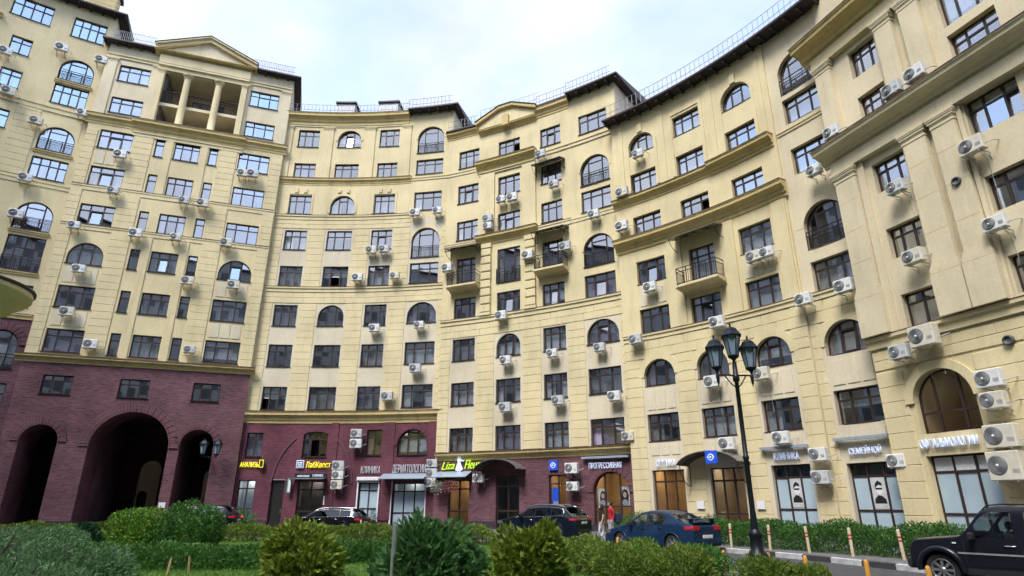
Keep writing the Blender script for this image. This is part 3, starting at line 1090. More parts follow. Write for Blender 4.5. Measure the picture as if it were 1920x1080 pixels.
do_windows(bL, S_L, w)
blocks(bL, wa, S_L, [(-14.9, -13.4), (-11.4, -10.0), (-8.2, -5.0), (-3.1, -1.6)], 24.9, 31.0, t=.045)
wp = [W(-1.0, 1.0, 10.4, 13.1, 'AT', 'a'), W(-1.0, 1.0, 7.0, 9.4, '3'), W(-4.6, -3.2, 10.8, 12.6, '2')]
wall(bL, S_L, -15, 1.5, 0, 14.0, 0, ops_of(wp), 'purple_brick')
do_windows(bL, S_L, wp)
voussoirs(bL, S_L, 0, 1.0, 12.1, t=.55, n=26)
band(bL, S_L, -15, 1.45, 13.95, 14.3, .16, 'ochre_render', flash=True)
band(bL, S_L, -15, 1.45, 30.75, 31.3, .12)
band(bL, S_L, -15, 1.45, 24.3, 24.75, .08)
band(bL, S_L, -15, -5.6, 37.6, 38.0, .3, 'ochre_render')
for z in (33.9, 27.4, 20.7, 10.4):
    arch_rail(bL, S_L, -1.35, .95, z)
railing(bL, S_L, -1.35, .95, .03, 17.5, 1.05)
for z in (33.7, 27.2, 20.5, 17.3):
    band(bL, S_L, -1.45, 1.05, z - .12, z + .12, .14, 'ochre_render', name='sill_course')
interior(bL, S_L, -15, 1.4, FL(0, 1, 2, 3, 4, 5, 6, 7, 8, 9, 10, 11) + [41.2], (-2.2,))
end_wall(bL, S_L, 1.5, -.03, 0, 41.3, 'beige_render')
rL = roof(bL, S_L, -15, 1.5, 41.3, .8, e1=.75)
mb = MB()
slab(mb, S_L, -1.2, .9, -2.3, -.8, 41.9, 44.6)
mb.build('chimney', 'ochre_render', rL)
mb = MB()
slab(mb, S_L, -1.4, 1.1, -2.5, -.6, 44.62, 44.95)
mb.build('chimney_cap', 'roof_brown', rL)

# ---- gate block with the brick passage
bA = building('gate block with purple brick archways below and a columned pediment loggia on top', S_A, 0)
ar = [(-6.3, -4.1, 0, 6.7, 'a', 3.0), (-2.25, 2.65, 0, 7.78, 'a', 3.0), (3.35, 5.55, 0, 6.7, 'a', 3.0)]
wp = [W(-5.87, -4.06, 8.78, 10.1, '3', curtain=0), W(-1.21, .70, 8.78, 10.1, '3', curtain=0), W(3.54, 5.40, 8.78, 10.1, '3', curtain=0)]
wall(bA, S_A, -7.35, 7.3, 0, 11.0, 0, ar + ops_of(wp), 'purple_brick')
do_windows(bA, S_A, wp)
voussoirs(bA, S_A, .2, 2.45, 5.33, t=.62, n=44)
voussoirs(bA, S_A, -5.2, 1.1, 5.6, t=.5, n=24)
voussoirs(bA, S_A, 4.45, 1.1, 5.6, t=.5, n=24)
mb = MB()
for (a, c) in ((-7.35, -6.3), (-4.1, -2.25), (2.65, 3.35), (5.55, 7.3)):
    slab(mb, S_A, a, c, -.02, .05, 0, .55)
mb.build('plinth', 'plinth_stone', bA)
# the hall behind the arches and the far side of the passage
mb = MB()
slab(mb, S_A, -7.1, -6.95, -12, -3.0, 0, 8.0)
slab(mb, S_A, 6.9, 7.05, -12, -3.0, 0, 8.0)
slab(mb, S_A, -6.95, 6.9, -12.2, -3.02, 8.0, 8.2)
slab(mb, S_A, -4.1, -2.25, -9.5, -3.0, 0, 7.99)
slab(mb, S_A, 2.65, 3.35, -9.5, -3.0, 0, 7.99)
mb.build('passage_wall', 'purple_brick', bA)
wall(bA, S_A, -6.95, 6.9, 0, 7.99, -12, [(-1.35, .35, 0, 5.2, 'a', .6), (-5.9, -4.4, 0, 4.6, 'a', .6), (3.8, 5.2, 0, 4.6, 'a', .6)], 'purple_brick', name='passage_rear_wall')
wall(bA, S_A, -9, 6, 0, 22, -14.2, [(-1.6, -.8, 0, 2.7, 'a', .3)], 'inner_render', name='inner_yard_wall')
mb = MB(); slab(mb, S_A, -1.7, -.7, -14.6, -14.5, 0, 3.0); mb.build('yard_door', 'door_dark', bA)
wins, top = [], []
tl = {(1, 8): 1, (1, 7): 1, (1, 6): 1, (3, 5): 1, (5, 5): 1, (5, 7): 1}
for k in (3, 4, 5, 6, 7, 8):
    z = SILL[k]
    arch = k == 5
    wins.append(W(-6.42, -4.08, z - .02, z + (1.66 if not arch else 1.72), 'A' if arch else '3', 'a' if arch else 'r', tilt=1 if k in (6, 7, 8) else None))
    wins.append(W(3.83, 6.28, z - .05, z + 1.66, 'A' if arch else '3', 'a' if arch else 'r', tilt=1 if k == 5 else None))
    wins.append(W(-1.04, .85, z - .03, z + 1.65, '3', tilt=1 if k == 5 else None))
    wins.append(W(-2.45, -1.78, z - .03, z + 1.65, '1', curtain=.3))
    wins.append(W(1.55, 2.23, z - .03, z + 1.65, '1', curtain=.3))
wa = wall(bA, S_A, -7.35, 7.3, 11.4, 30.5, 0, ops_of(wins), 'yellow_render')
do_windows(bA, S_A, wins)
P4 = [(-7.33, -6.55), (-3.95, -2.62), (2.4, 3.7), (6.42, 7.28)]
blocks(bA, wa, S_A, P4, 11.5, 21.2, t=.06)
blocks(bA, wa, S_A, P4, 21.65, 24.5, t=.06)
blocks(bA, wa, S_A, P4, 25.0, 29.9, t=.06)
for a, c in ((-1.66, -1.14), (.95, 1.45)):
    pilaster(bA, S_A, a, c, 11.5, 21.15, .07)
    pilaster(bA, S_A, a, c, 25.0, 29.9, .07)
for k in (3, 4):
    panels(bA, S_A, -6.35, -4.15, SILL[k] + 1.9, SILL[k + 1] - .28)
    panels(bA, S_A, 3.9, 6.2, SILL[k] + 1.9, SILL[k + 1] - .28)
panels(bA, S_A, -6.35, -4.15, SILL[7] + 1.9, SILL[8] - .28)
cornice(bA, S_A, -7.75, 7.6, 11.45, .5, .38)
band(bA, S_A, -7.35, 7.3, 21.2, 21.6, .08, flash=True)
band(bA, S_A, -7.35, 7.3, 24.5, 24.95, .08, flash=True)
cornice(bA, S_A, -7.6, -4.2, 31.25, .8, .32)
cornice(bA, S_A, 4.1, 7.55, 31.25, .8, .32)
cornice(bA, S_A, -4.35, 4.2, 31.3, .95, .55)
band(bA, S_A, -4.2, 4.05, 29.9, 30.3, .14)
top = []
for z0, z1 in ((31.7, 33.2), (34.8, 36.4)):
    top += [W(-6.28, -3.98, z0, z1, '3'), W(3.9, 6.28, z0, z1, '3')]
lg = [(-2.95, 3.2, 31.35, 36.55, 'r', 3.0)]
wall(bA, S_A, -7.35, 7.3, 30.52, 38.3, 0, ops_of(top) + lg, 'beige_render')
do_windows(bA, S_A, top)
for a, c in ((-7.3, -6.5), (-3.8, -3.35), (3.45, 3.8), (6.45, 7.25)):
    pilaster(bA, S_A, a, c, 31.3, 36.9, .1, 'beige_render', cap=.35)
for a, c in ((-3.35, -2.9), (3.15, 3.6)):
    pilaster(bA, S_A, a, c, 31.3, 36.6, .3, 'yellow_render', cap=.4)
# loggia: two columns, a mid floor, parapets, rear wall and doors
for t in (-1.15, 1.3):
    x, y, a = S_A.pos(t, .02)
    mb = MB()
    mb.lathe([(.34, 31.3), (.34, 31.5), (.29, 31.55), (.28, 33), (.25, 36.0), (.25, 36.12), (.33, 36.2), (.36, 36.34), (.42, 36.36), (.42, 36.56)], 16, (x, y, 0))
    mb.build('column', 'yellow_render', bA)
mb = MB()
slab(mb, S_A, -2.94, 3.19, -2.98, -.16, 33.3, 33.58)
lf = mb.build('loggia_floor', 'beige_render', bA)
for a, c in ((-2.85, -1.5), (-.8, .95), (1.65, 3.1)):
    railing(lf, S_A, a, c, -.2, 33.59, 1.15, step=.11, r=.026)
lw = [W(-1.2, 1.5, 33.75, 36.1, 'D', curtain=.5), W(-1.2, 1.5, 31.4, 32.9, '3', curtain=0)]
wall(bA, S_A, -2.94, 3.19, 31.3, 36.5, -3.0, ops_of(lw), 'ochre_render', name='loggia_rear_wall')
do_windows(bA, S_A, lw, -3.0)
band(bA, S_A, -3.5, 3.7, 36.62, 37.2, .34, 'yellow_render', name='architrave')
band(bA, S_A, -7.3, -3.5, 36.95, 37.3, .16, 'yellow_render', name='architrave')
band(bA, S_A, 3.7, 7.25, 36.95, 37.3, .16, 'yellow_render', name='architrave')
mb = MB()
slab(mb, S_A, -3.5, 3.7, -.02, .36, 37.22, 38.0)
mb.build('frieze', 'yellow_render', bA)
cornice(bA, S_A, -3.95, 4.15, 38.35, .35, .72, cap=False)
mb = MB()                                                   # pediment: recessed face, raking cornices
def praw(pts, d0, d1, mi=0):
    mb.face([S_A.P(x, d1, z) for x, z in pts], mi=mi)
    mb.face([S_A.P(x, d0, z) for x, z in pts][::-1], mi=mi)
    for i in range(len(pts)):
        p, q = pts[i], pts[(i + 1) % len(pts)]
        mb.face([S_A.P(p[0], d1, p[1]), S_A.P(p[0], d0, p[1]), S_A.P(q[0], d0, q[1]), S_A.P(q[0], d1, q[1])], mi=mi)
praw([(-3.6, 38.36), (3.8, 38.36), (.1, 40.15)], -4, .32)
pd = mb.build('pediment', 'beige_render', bA)
for sgn in (-1, 1):
    mb = MB()
    e = .1 + sgn * 4.05
    praw([(.1, 40.1), (e, 38.36), (e, 38.66), (.1, 40.45)] if sgn < 0 else [(.1, 40.45), (e, 38.66), (e, 38.36), (.1, 40.1)], -4, .62)
    praw([(.1, 40.46), (e, 38.67), (e, 38.80), (.1, 40.6)] if sgn < 0 else [(.1, 40.6), (e, 38.80), (e, 38.67), (.1, 40.46)], -4, .78)
    mb.build('raking_cornice', 'yellow_render', pd)
    mb = MB()
    e = .1 + sgn * 4.12
    praw([(.1, 40.61), (e, 38.81), (e, 38.86), (.1, 40.67)] if sgn < 0 else [(.1, 40.67), (e, 38.86), (e, 38.81), (.1, 40.61)], -4.2, .82)
    mb.build('flashing', 'roof_brown', pd)
interior(bA, S_A, -7.2, -3.0, FL(3, 4, 5, 6, 7, 8, 9, 10) + [38.2])
interior(bA, S_A, 3.3, 7.1, FL(3, 4, 5, 6, 7, 8, 9, 10) + [38.2])
interior(bA, S_A, -2.9, 3.2, FL(3, 4, 5, 6, 7, 8) + [31.2], (-1.45, 1.2))
interior(bA, S_A, -2.9, 3.2, [31.3, 33.4, 37.0], (), d=-5.0, floors=False)
interior(bA, S_A, -7.2, 7.1, [8.3, 10.8], (-2.5, 2.5))
end_wall(bA, S_A, 7.3, -.03, 0, 38.3)
end_wall(bA, S_A, -7.35, -.03, 12, 38.3, out=-1)
roof(bA, S_A, -7.35, -4.0, 38.35, .6, e0=.5, rail=True)
roof(bA, S_A, 3.75, 7.3, 38.35, .6, e1=.6)
mb = MB()
sweep(mb, S_A, -4.0, 3.75, [(-.3, 38.4), (-5.5, 41), (-11, 38.4)])
mb.build('roof', 'roof_brown', bA)

# ---- concave middle block
bB = building('concave pale yellow block over a red-purple brick shop storey', S_B, 0)
f0 = [W(-7.33, -6.12, .35, 3.25, 'G2', gl='shop_glass', curtain=0), W(1.5, 2.95, .45, 3.05, 'G2', gl='frosted_glass', curtain=0),
      W(4.05, 6.48, .12, 3.05, 'G', gl='frosted_glass', gl_top='shop_glass', curtain=0), W(-3.03, -1.13, .12, 3.2, 'G2', gl='shop_glass', curtain=0)]
f1 = [W(-7.2, -6.02, 4.9, 6.66, '2', curtain=1), W(-3.03, -1.19, 4.9, 6.75, '3', 's', opened=1, curtain=.0), W(1.78, 2.94, 5.0, 6.86, '2', curtain=1), W(4.19, 6.48, 5.0, 6.85, 'A', 'a')]
dr = [(-4.98, -4.02, 0, 3.3, 'r', .3)]
wall(bB, S_B, -7.72, 7.5, 0, 7.6, 0, ops_of(f0 + f1) + dr, 'red_purple_brick')
do_windows(bB, S_B, f0 + f1)
mb = MB(); slab(mb, S_B, -4.97, -4.03, -.28, -.2, 0.02, 3.28)
d_ = mb.build('door', 'door_dark', bB)
mb = MB(); mb.tube([S_B.P(-4.15, -.16, 1.0), S_B.P(-4.15, -.16, 1.25)], .02, 6); mb.build('handle', 'steel', d_)
for (a, c, q) in ((-7.33, -6.12, 'room_pale'), (1.5, 2.95, 'room_pale'), (4.05, 6.48, 'room_pale'), (-3.03, -1.13, 'room_dark')):
    shop_room(bB, S_B, a, c, .1, 3.3, q, 'lamp_white', 1.6, lamps=1)
arch_ring(bB, S_B, -2.05, 2.95, 2.6, .1, .07, 'red_purple_brick', a0=.1, a1=1.05, ry=4.2, name='blind_arch', n=10)
arch_ring(bB, S_B, -2.05, 2.95, 2.6, .1, .07, 'red_purple_brick', a0=math.pi - 1.05, a1=math.pi - .1, ry=4.2, name='blind_arch', n=10)
voussoirs(bB, S_B, 5.335, 1.145, 5.7, t=.35, n=24, mat='red_purple_brick')
for a, c in ((-7.72, -7.4), (3.1, 3.95), (6.6, 7.5), (-.95, -.4)):
    pilaster(bB, S_B, a, c, .5, 7.4, .08, 'red_purple_brick')
mb = MB(); slab(mb, S_B, -5.9, -5.05, -.02, .05, 0, .5); slab(mb, S_B, -1.0, 1.4, -.02, .05, 0, .5)
mb.build('plinth', 'plinth_stone', bB)
mb = MB()
for t in (1.42, 3.0):
    slab(mb, S_B, t - .05, t + .05, -.02, .06, .4, 3.15)
slab(mb, S_B, 1.48, 2.94, -.02, .06, 3.06, 3.16)
mb.build('white_surround', 'frame_white', bB)
mb = MB()
slab(mb, S_B, 3.92, 4.02, -.02, .06, .1, 3.15); slab(mb, S_B, 6.5, 6.6, -.02, .06, .1, 3.15)
mb.build('white_surround', 'frame_white', bB)
wins = []
B1, B2, B3, B4 = (-6.56, -4.72), (-3.03, -.93), (.74, 2.54), (4.27, 6.7)
for k in range(2, 10):
    z = SILL[k]
    if k == 8: z = 28.5
    z1 = z + (1.74 if k not in (8,) else 1.45)
    wins.append(W(*B1, z - .03, z1, '3', curtain=.5, opened=0 if k in (2, 6) else None))
    a2 = k in (4, 7, 9)
    wins.append(W(*B2, z, z1 + (.02 if a2 else 0), 'A' if a2 else '3', 'a' if a2 else 'r', opened=1 if k == 5 else None, tilt=1 if k in (9,) else None))
    wins.append(W(*B3, z, z1 + .02, '3', curtain=.6, tilt=1 if k == 6 else None))
    if k in (6, 9):
        zz = 20.75 if k == 6 else 30.7
        wins.append(W(*B4, zz, zz + 2.67, 'AT', 'a', curtain=.3))
    else:
        wins.append(W(*B4, z + .08, z1 + .08, 'A' if k == 4 else '3', 'a' if k == 4 else 'r', curtain=.7))
lowB = [w_ for w_ in wins if w_[2] < 24.3]
upB = [w_ for w_ in wins if w_[2] >= 24.3]
wa = wall(bB, S_B, -7.72, 7.5, 7.6, 24.4, 0, ops_of(lowB), 'pale_render')
wu = wall(bB, S_B, -7.72, 7.5, 24.4, 34.9, 0, ops_of(upB), 'yellow_render')
do_windows(bB, S_B, wins)
pB = [(-7.7, -6.72), (-4.55, -3.2), (-.76, .58), (2.7, 4.1), (6.86, 7.48)]
blocks(bB, wa, S_B, pB, 8.3, 16.9, t=.045)
blocks(bB, wa, S_B, [(-7.7, 7.48)], 16.95, 17.9, t=.045, course=.48)
blocks(bB, wa, S_B, pB, 18.35, 23.55, t=.045)
blocks(bB, wa, S_B, [(-7.7, 4.1)], 23.6, 24.4, t=.045, course=.4)
cornice(bB, S_B, -7.95, 7.7, 8.2, .85, .42)
band(bB, S_B, -7.72, 7.5, 17.9, 18.32, .16, flash=True)
band(bB, S_B, -7.72, 4.05, 24.42, 24.85, .14, flash=True)
cornice(bB, S_B, -7.72, 3.9, 28.4, .62, .24)
band(bB, S_B, 3.9, 7.5, 28.0, 28.3, .1)
for a, c in ((-7.7, -7.05), (-4.35, -3.45), (-.6, .35), (2.9, 3.65)):
    pilaster(bB, S_B, a, c, 28.45, 33.7, .1, cap=.35)
cornice(bB, S_B, -8.1, 3.4, 34.95, 1.0, .55)
band(bB, S_B, -7.72, 3.3, 33.72, 33.95, .12)
for t in (-5.64, -1.98, 1.64):
    if t != -1.98:
        mb = MB(); sl = (t - 1.1, t + 1.1)
        slab(mb, S_B, sl[0], sl[1], 0, .05, 26.85, 27.02); slab(mb, S_B, sl[0], sl[0] + .16, 0, .05, 25.0, 26.85); slab(mb, S_B, sl[1] - .16, sl[1], 0, .05, 25.0, 26.85)
        mb.build('window_surround', 'yellow_render', bB)
    mb = MB()
    for q in (-.38, .38):
        slab(mb, S_B, t + q - .13, t + q + .13, -.01, .12, 27.0 if t != -1.98 else 27.05, 27.4)
    mb.build('keystone', 'yellow_render', bB)
arch_ring(bB, S_B, -1.98, 1.05, 25.72, .2, .06, legs=.6)
arch_ring(bB, S_B, -1.98, 1.05, 32.34, .2, .05)
for z in (20.75, 30.7):
    arch_rail(bB, S_B, *B4, z)
    arch_ring(bB, S_B, 5.485, 1.215, z + 1.45, .16, .04)
interior(bB, S_B, -7.6, 7.4, FL(2, 3, 4, 5, 6, 7, 8, 9) + [34.8], (-3.9, -.1, 3.4))
interior(bB, S_B, -7.6, 7.4, [4.1, 7.4], (-3.9, -.1, 3.4))
end_wall(bB, S_B, 7.5, -.03, 8, 34.9)
end_wall(bB, S_B, -7.72, -.03, 8, 34.9, out=-1)
rb = roof(bB, S_B, -7.72, 3.4, 34.95, .3, brackets=False, rail_h=1.0)
roof(bB, S_B, 3.4, 7.5, 34.95, .75, e1=.6)
for t, ww in ((-3.6, 1.6), (.3, 1.7)):                     # boxed roof outlets
    mb = MB(); slab(mb, S_B, t, t + ww, -2.2, -.5, 35.2, 36.7)
    o = mb.build('roof_outlet', 'rail_grey', rb)
    mb = MB(); slab(mb, S_B, t - .15, t + ww + .15, -2.4, -.35, 36.71, 36.85)
    mb.build('outlet_cap', 'roof_brown', o)

# ---- block with the small pediment and the iron balconies
bC = building('yellow block with small pediment, quoins and iron balconies above a purple brick ground floor', S_C, 0)
f0 = [W(-6.3, -4.66, .15, 3.2, 'G2', gl='shop_glass', curtain=0), W(-2.57, -.8, .12, 3.4, 'G2', gl='shop_glass', curtain=0), W(1.4, 2.7, .6, 3.4, 'G2', gl='shop_glass', curtain=0),
      W(4.57, 7.0, .45, 3.5, 'K', 'a', gl='shop_glass', curtain=0)]
wall(bC, S_C, -7.45, 7.7, 0, 4.5, 0, ops_of(f0), 'purple_brick')
do_windows(bC, S_C, f0)
shop_room(bC, S_C, -6.3, -4.66, .05, 3.4, 'room_warm', 'lamp_warm', 2.0, lamps=1)
shop_room(bC, S_C, -2.57, -.8, .05, 3.5, 'room_dark', 'lamp_white', 2.0, lamps=0)
shop_room(bC, S_C, 1.4, 2.7, .3, 3.5, 'room_warm', 'lamp_warm', 2.4, lamps=1)
shop_room(bC, S_C, 4.57, 7.0, .3, 3.55, 'room_warm', 'lamp_warm', 3.0, lamps=2)
voussoirs(bC, S_C, 5.785, 1.215, 2.285, t=.4, n=26)
mb = MB(); slab(mb, S_C, -4.6, -2.65, -.02, .06, 0, .5); slab(mb, S_C, -.75, 7.68, -.02, .06, 0, .4)
mb.build('plinth', 'plinth_stone', bC)
C1, C2, C3, C4 = (-6.38, -4.48), (-2.66, -.69), (1.16, 2.95), (4.55, 6.92)
wins = []
for k in range(1, 9):
    z = SILL[k]
    if k != 5:
        wins.append(W(*C1, z, z + 1.68, '3', tilt=1 if k == 7 else None))
        ar_ = k == 3
        wins.append(W(*C2, z + (.1 if k == 8 else 0), z + 1.68, 'A' if ar_ else '3', 'a' if ar_ else 'r', tilt=1 if k in (4, 6, 3) else None, opened=2 if k == 8 else None))
        wins.append(W(*C3, z, z + 1.68, '3', tilt=1 if k in (4, 8) else None))
    else:
        wins += [W(-6.3, -4.6, 17.62, 20.1, 'D', curtain=.2), W(*C2, 17.5, 20.3, 'D', curtain=.6), W(1.2, 2.9, 17.72, 20.15, 'D', curtain=.2)]
    if k in (5, 7):
        zz = 17.38 if k == 5 else 23.85
        wins.append(W(*C4, zz, zz + 2.38, 'AT', 'a', curtain=.3))
    else:
        ar_ = k == 3
        wins.append(W(*C4, z, z + 1.68, 'A' if ar_ else '3', 'a' if ar_ else 'r', tilt=1 if k in (4, 3) else None, opened=0 if k == 1 else None))
lo = [x for x in wins if x[2] < 14.5]
up = [x for x in wins if x[2] >= 14.5]
wa = wall(bC, S_C, -7.45, 7.7, 4.5, 14.6, 0, ops_of(lo), 'pale_render')
wu = wall(bC, S_C, -7.45, 7.7, 14.6, 32.0, 0, ops_of(up), 'yellow_render')
do_windows(bC, S_C, wins)
pC = [(-7.43, -6.55), (-4.3, -2.85), (-.5, .98), (3.14, 4.38), (7.1, 7.68)]
blocks(bC, wa, S_C, pC, 5.1, 13.5, t=.045)
blocks(bC, wa, S_C, [(-7.43, 7.68)], 13.53, 14.55, t=.045, course=.5)
cornice(bC, S_C, -7.35, 7.9, 5.02, .5, .38)
band(bC, S_C, -7.45, 7.7, 14.56, 15.0, .18, flash=True)
# slightly proud bays and quoins
for t in (-3.58, .24):
    for i in range(8):
        mb = MB()
        z = 15.25 + i * .66
        sweep(mb, S_C, t - .42, t + .42, [(-.01, z), (.2, z + .03), (.24, z + .07), (.24, z + .56), (.2, z + .6), (-.01, z + .62)])
        mb.build('quoin', 'yellow_render', wu)
    pilaster(bC, S_C, t - .46, t + .46, 15.02, 15.22, .26)
    pilaster(bC, S_C, t - .46, t + .46, 20.55, 20.9, .26)
for a, c in ((-4.25, -2.95), (-.45, .75)):
    pilaster(bC, S_C, a, c, 21.75, 27.2, .14)
cornice(bC, S_C, -4.5, .85, 21.6, .7, .5)
cornice(bC, S_C, -4.6, .85, 28.3, .75, .6)
band(bC, S_C, -4.4, .75, 27.2, 27.45, .2)
band(bC, S_C, -7.45, -4.55, 20.95, 21.35, .12, flash=True)
band(bC, S_C, .9, 3.7, 21.1, 21.5, .12, flash=True)
band(bC, S_C, 3.7, 7.7, 21.1, 21.45, .08)
band(bC, S_C, -7.45, -4.7, 27.75, 28.1, .1)
band(bC, S_C, .9, 7.7, 27.55, 27.95, .14)
cornice(bC, S_C, -7.6, -4.4, 32.0, .6, .35)
cornice(bC, S_C, .85, 3.8, 32.0, .8, .4)
cornice(bC, S_C, -4.45, .9, 31.5, .45, .45, cap=False)
mb = MB()
def pr_c(pts, d0, d1):
    for e, rev in ((d1, False), (d0, True)):
        q = [S_C.P(x, e, z) for x, z in pts]
        mb.face(q[::-1] if rev else q)
    for i in range(len(pts)):
        p, q = pts[i], pts[(i + 1) % len(pts)]
        mb.face([S_C.P(p[0], d1, p[1]), S_C.P(p[0], d0, p[1]), S_C.P(q[0], d0, q[1]), S_C.P(q[0], d1, q[1])])
pr_c([(-4.4, 31.52), (.8, 31.52), (.8, 32.0), (-1.2, 32.95), (-2.4, 32.95), (-4.4, 32.0)], -3, .3)
pc = mb.build('pediment', 'yellow_render', bC)
mb = MB()
pr_c([(-4.65, 31.95), (-4.65, 32.2), (-2.4, 33.2), (-1.2, 33.2), (1.05, 32.2), (1.05, 31.95), (-1.2, 32.96), (-2.4, 32.96)][::-1], -3, .58)
mb.build('raking_cornice', 'ochre_render', pc)
mb = MB()
pr_c([(-4.7, 32.21), (-4.7, 32.27), (-2.4, 33.28), (-1.2, 33.28), (1.1, 32.27), (1.1, 32.21), (-1.2, 33.21), (-2.4, 33.21)][::-1], -3.2, .64)
mb.build('flashing', 'roof_brown', pc)
mb = MB(); slab(mb, S_C, -2.1, -1.5, .28, .6, 31.2, 32.2); mb.build('keystone', 'ochre_render', pc)
balcony(bC, S_C, -6.7, -4.05, 17.58)
balcony(bC, S_C, .85, 3.35, 17.68)
railing(bC, S_C, C2[0] - .02, C2[1] + .02, .1, 17.5, 1.1, ret=.1)
awning(bC, S_C, -6.85, -4.0, 20.95)
awning(bC, S_C, .75, 3.45, 20.95)
awning(bC, S_C, .75, 3.3, 26.75, .9, .3)
for z in (17.38, 23.85):
    arch_rail(bC, S_C, *C4, z)
    arch_ring(bC, S_C, 5.735, 1.185, z + 1.195, .16, .04)
arch_canopy(bC, S_C, -3.7, -.3, 3.75, .68, 1.3, mat='canopy_glass')
awning(bC, S_C, -7.2, -4.45, 3.75, .95, .4, 'canopy_pale', leg=.7)
interior(bC, S_C, -7.35, 7.6, FL(1, 2, 3, 4, 5, 6, 7, 8) + [31.9], (-3.6, .25, 3.8))
end_wall(bC, S_C, 7.7, -.03, 5, 32.0)
end_wall(bC, S_C, -7.45, -.03, 5, 32.0, out=-1)
roof(bC, S_C, -7.45, -4.6, 32.05, .45, brackets=False, e0=.1)
mb = MB(); sweep(mb, S_C, -4.6, .95, [(-.3, 32.1), (-5.5, 34.6), (-11, 32.1)]); rc = mb.build('roof', 'roof_brown', bC)
roof(bC, S_C, .95, 3.8, 32.05, .45, brackets=False)
roof(bC, S_C, 3.8, 7.7, 32.05, .75, e1=.6)
mb = MB()
pts = [Vector(S_C.P(x, -.3, 0)) for x in steps(S_C, -4.6, .95, 1.1)]
for i in range(len(pts) - 1):
    for zz in (34.0, 33.4):
        mb.tube([pts[i] + Vector((0, 0, zz)), pts[i + 1] + Vector((0, 0, zz))], .016, 4)
    for k in range(2):
        p = pts[i].lerp(pts[i + 1], k * .5)
        mb.tube([p + Vector((0, 0, 32.1)), p + Vector((0, 0, 34.0))], .016, 4)
mb.build('roof_railing', 'rail_grey', rc)

# ---- right block under the sweeping eaves
bD = building('yellow block under long dark eaves, clinic windows at its foot, arched windows at both ends', S_D, 0)
D1, D2, D3, E1 = (-4.35, -2.3), (-.82, 1.16), (2.76, 4.8), (6.55, 8.78)
f0 = [W(-4.3, -2.27, .25, 3.46, 'G', gl='shop_glass', curtain=0), W(-.72, 1.26, .1, 3.46, 'G', gl='shop_glass', curtain=0), W(2.82, 4.88, .45, 3.44, 'G', gl='frosted_glass', gl_top='shop_glass', curtain=0)]
e0 = [W(6.57, 8.8, .45, 3.36, 'G', gl='frosted_glass', gl_top='shop_glass', curtain=0)]
wins, ew = [], []
for k in range(1, 8):
    z = SILL[k]
    if k == 7: z = 24.7
    if k == 5: z = 18.5
    h = {5: 1.42, 6: 1.5, 7: 1.5}.get(k, 1.6)
    a1 = k in (2, 7)
    wins.append(W(D1[0] + (.06 if k == 7 else 0), D1[1] - (.06 if k == 7 else 0), z, z + h, 'A' if a1 else '3', 'a' if a1 else 'r', tilt=1 if k == 4 else None, curtain=.8))
    if k == 4:
        wins.append(W(-.62, 1.1, 13.95, 16.5, 'D', curtain=.2))
    else:
        wins.append(W(*D2, z, z + h, 'A' if k == 2 else '3', 'a' if k == 2 else 'r', tilt=1 if k in (3,) else None, curtain=.8, opened=2 if k == 5 else None))
    wins.append(W(*D3, z, z + h, 'A' if a1 else '3', 'a' if a1 else 'r', tilt=1 if k == 2 else None, curtain=.9))
    if k in (4, 7):
        zz = 14.0 if k == 4 else 23.6
        ew.append(W(*E1, zz, zz + 2.45, 'AT', 'a', curtain=.3))
    else:
        ew.append(W(*E1, z, z + 1.6, 'A' if k == 2 else '3', 'a' if k == 2 else 'r', curtain=.8, tilt=1 if k == 2 else None))
lo = f0 + [x for x in wins if x[2] < 11]
up = [x for x in wins if x[2] >= 11]
wa = wall(bD, S_D, -5.62, 5.9, 0, 11.3, 0, ops_of(lo), 'pale_render', reveal=.34)
wall(bD, S_D, -5.62, 5.9, 11.3, 27.8, 0, ops_of(up), 'yellow_render', reveal=.3)
do_windows(bD, S_D, f0 + wins, dep=.25)
elo = e0 + [x for x in ew if x[2] < 11]
eup = [x for x in ew if x[2] >= 11]
we = wall(bD, S_D, 5.9, 9.6, 0, 11.3, -.12, ops_of(elo), 'pale_render', reveal=.34)
wall(bD, S_D, 5.9, 9.6, 11.3, 27.8, -.12, ops_of(eup), 'beige_render', reveal=.34)
do_windows(bD, S_D, e0 + ew, -.12, .28)
mb = MB(); slab(mb, S_D, 5.8, 5.9, -.5, -.003, 0, 27.8); mb.build('step_wall', 'yellow_render', bD)
pD = [(-5.6, -4.5), (-2.14, -.96), (1.32, 2.6), (4.98, 5.88)]
blocks(bD, wa, S_D, pD, .5, 9.0, t=.045, course=.6)
blocks(bD, wa, S_D, [(-5.6, 5.88)], 10.12, 11.28, t=.045, course=.58)
blocks(bD, wa, S_D, pD, 9.02, 10.1, t=.045, course=.55)
blocks(bD, we, S_D, [(5.95, 6.4), (8.95, 9.55)], .5, 10.1, t=.045, course=.6, d=-.12)
blocks(bD, we, S_D, [(5.95, 9.55)], 10.12, 11.28, t=.045, course=.58, d=-.12)
mb = MB(); slab(mb, S_D, -5.6, -.8, -.02, .08, 0, .45); slab(mb, S_D, 1.4, 5.88, -.02, .08, 0, .45); slab(mb, S_D, 5.9, 9.6, -.14, .0, 0, .45)
mb.build('plinth', 'plinth_stone', bD)
for c_ in (D1, D2, D3):
    panels(bD, S_D, c_[0] + .05, c_[1] - .05, SILL[1] + 1.85, SILL[2] - .3)
    panels(bD, S_D, c_[0] + .05, c_[1] - .05, 4.3, 4.85)
panels(bD, S_D, E1[0] + .05, E1[1] - .05, SILL[1] + 1.85, SILL[2] - .3, d=-.12)
panels(bD, S_D, E1[0] + .05, E1[1] - .05, 4.45, 4.85, d=-.12)
panels(bD, S_D, D3[0] + .05, D3[1] - .05, SILL[3] + 1.8, SILL[4] - .3)
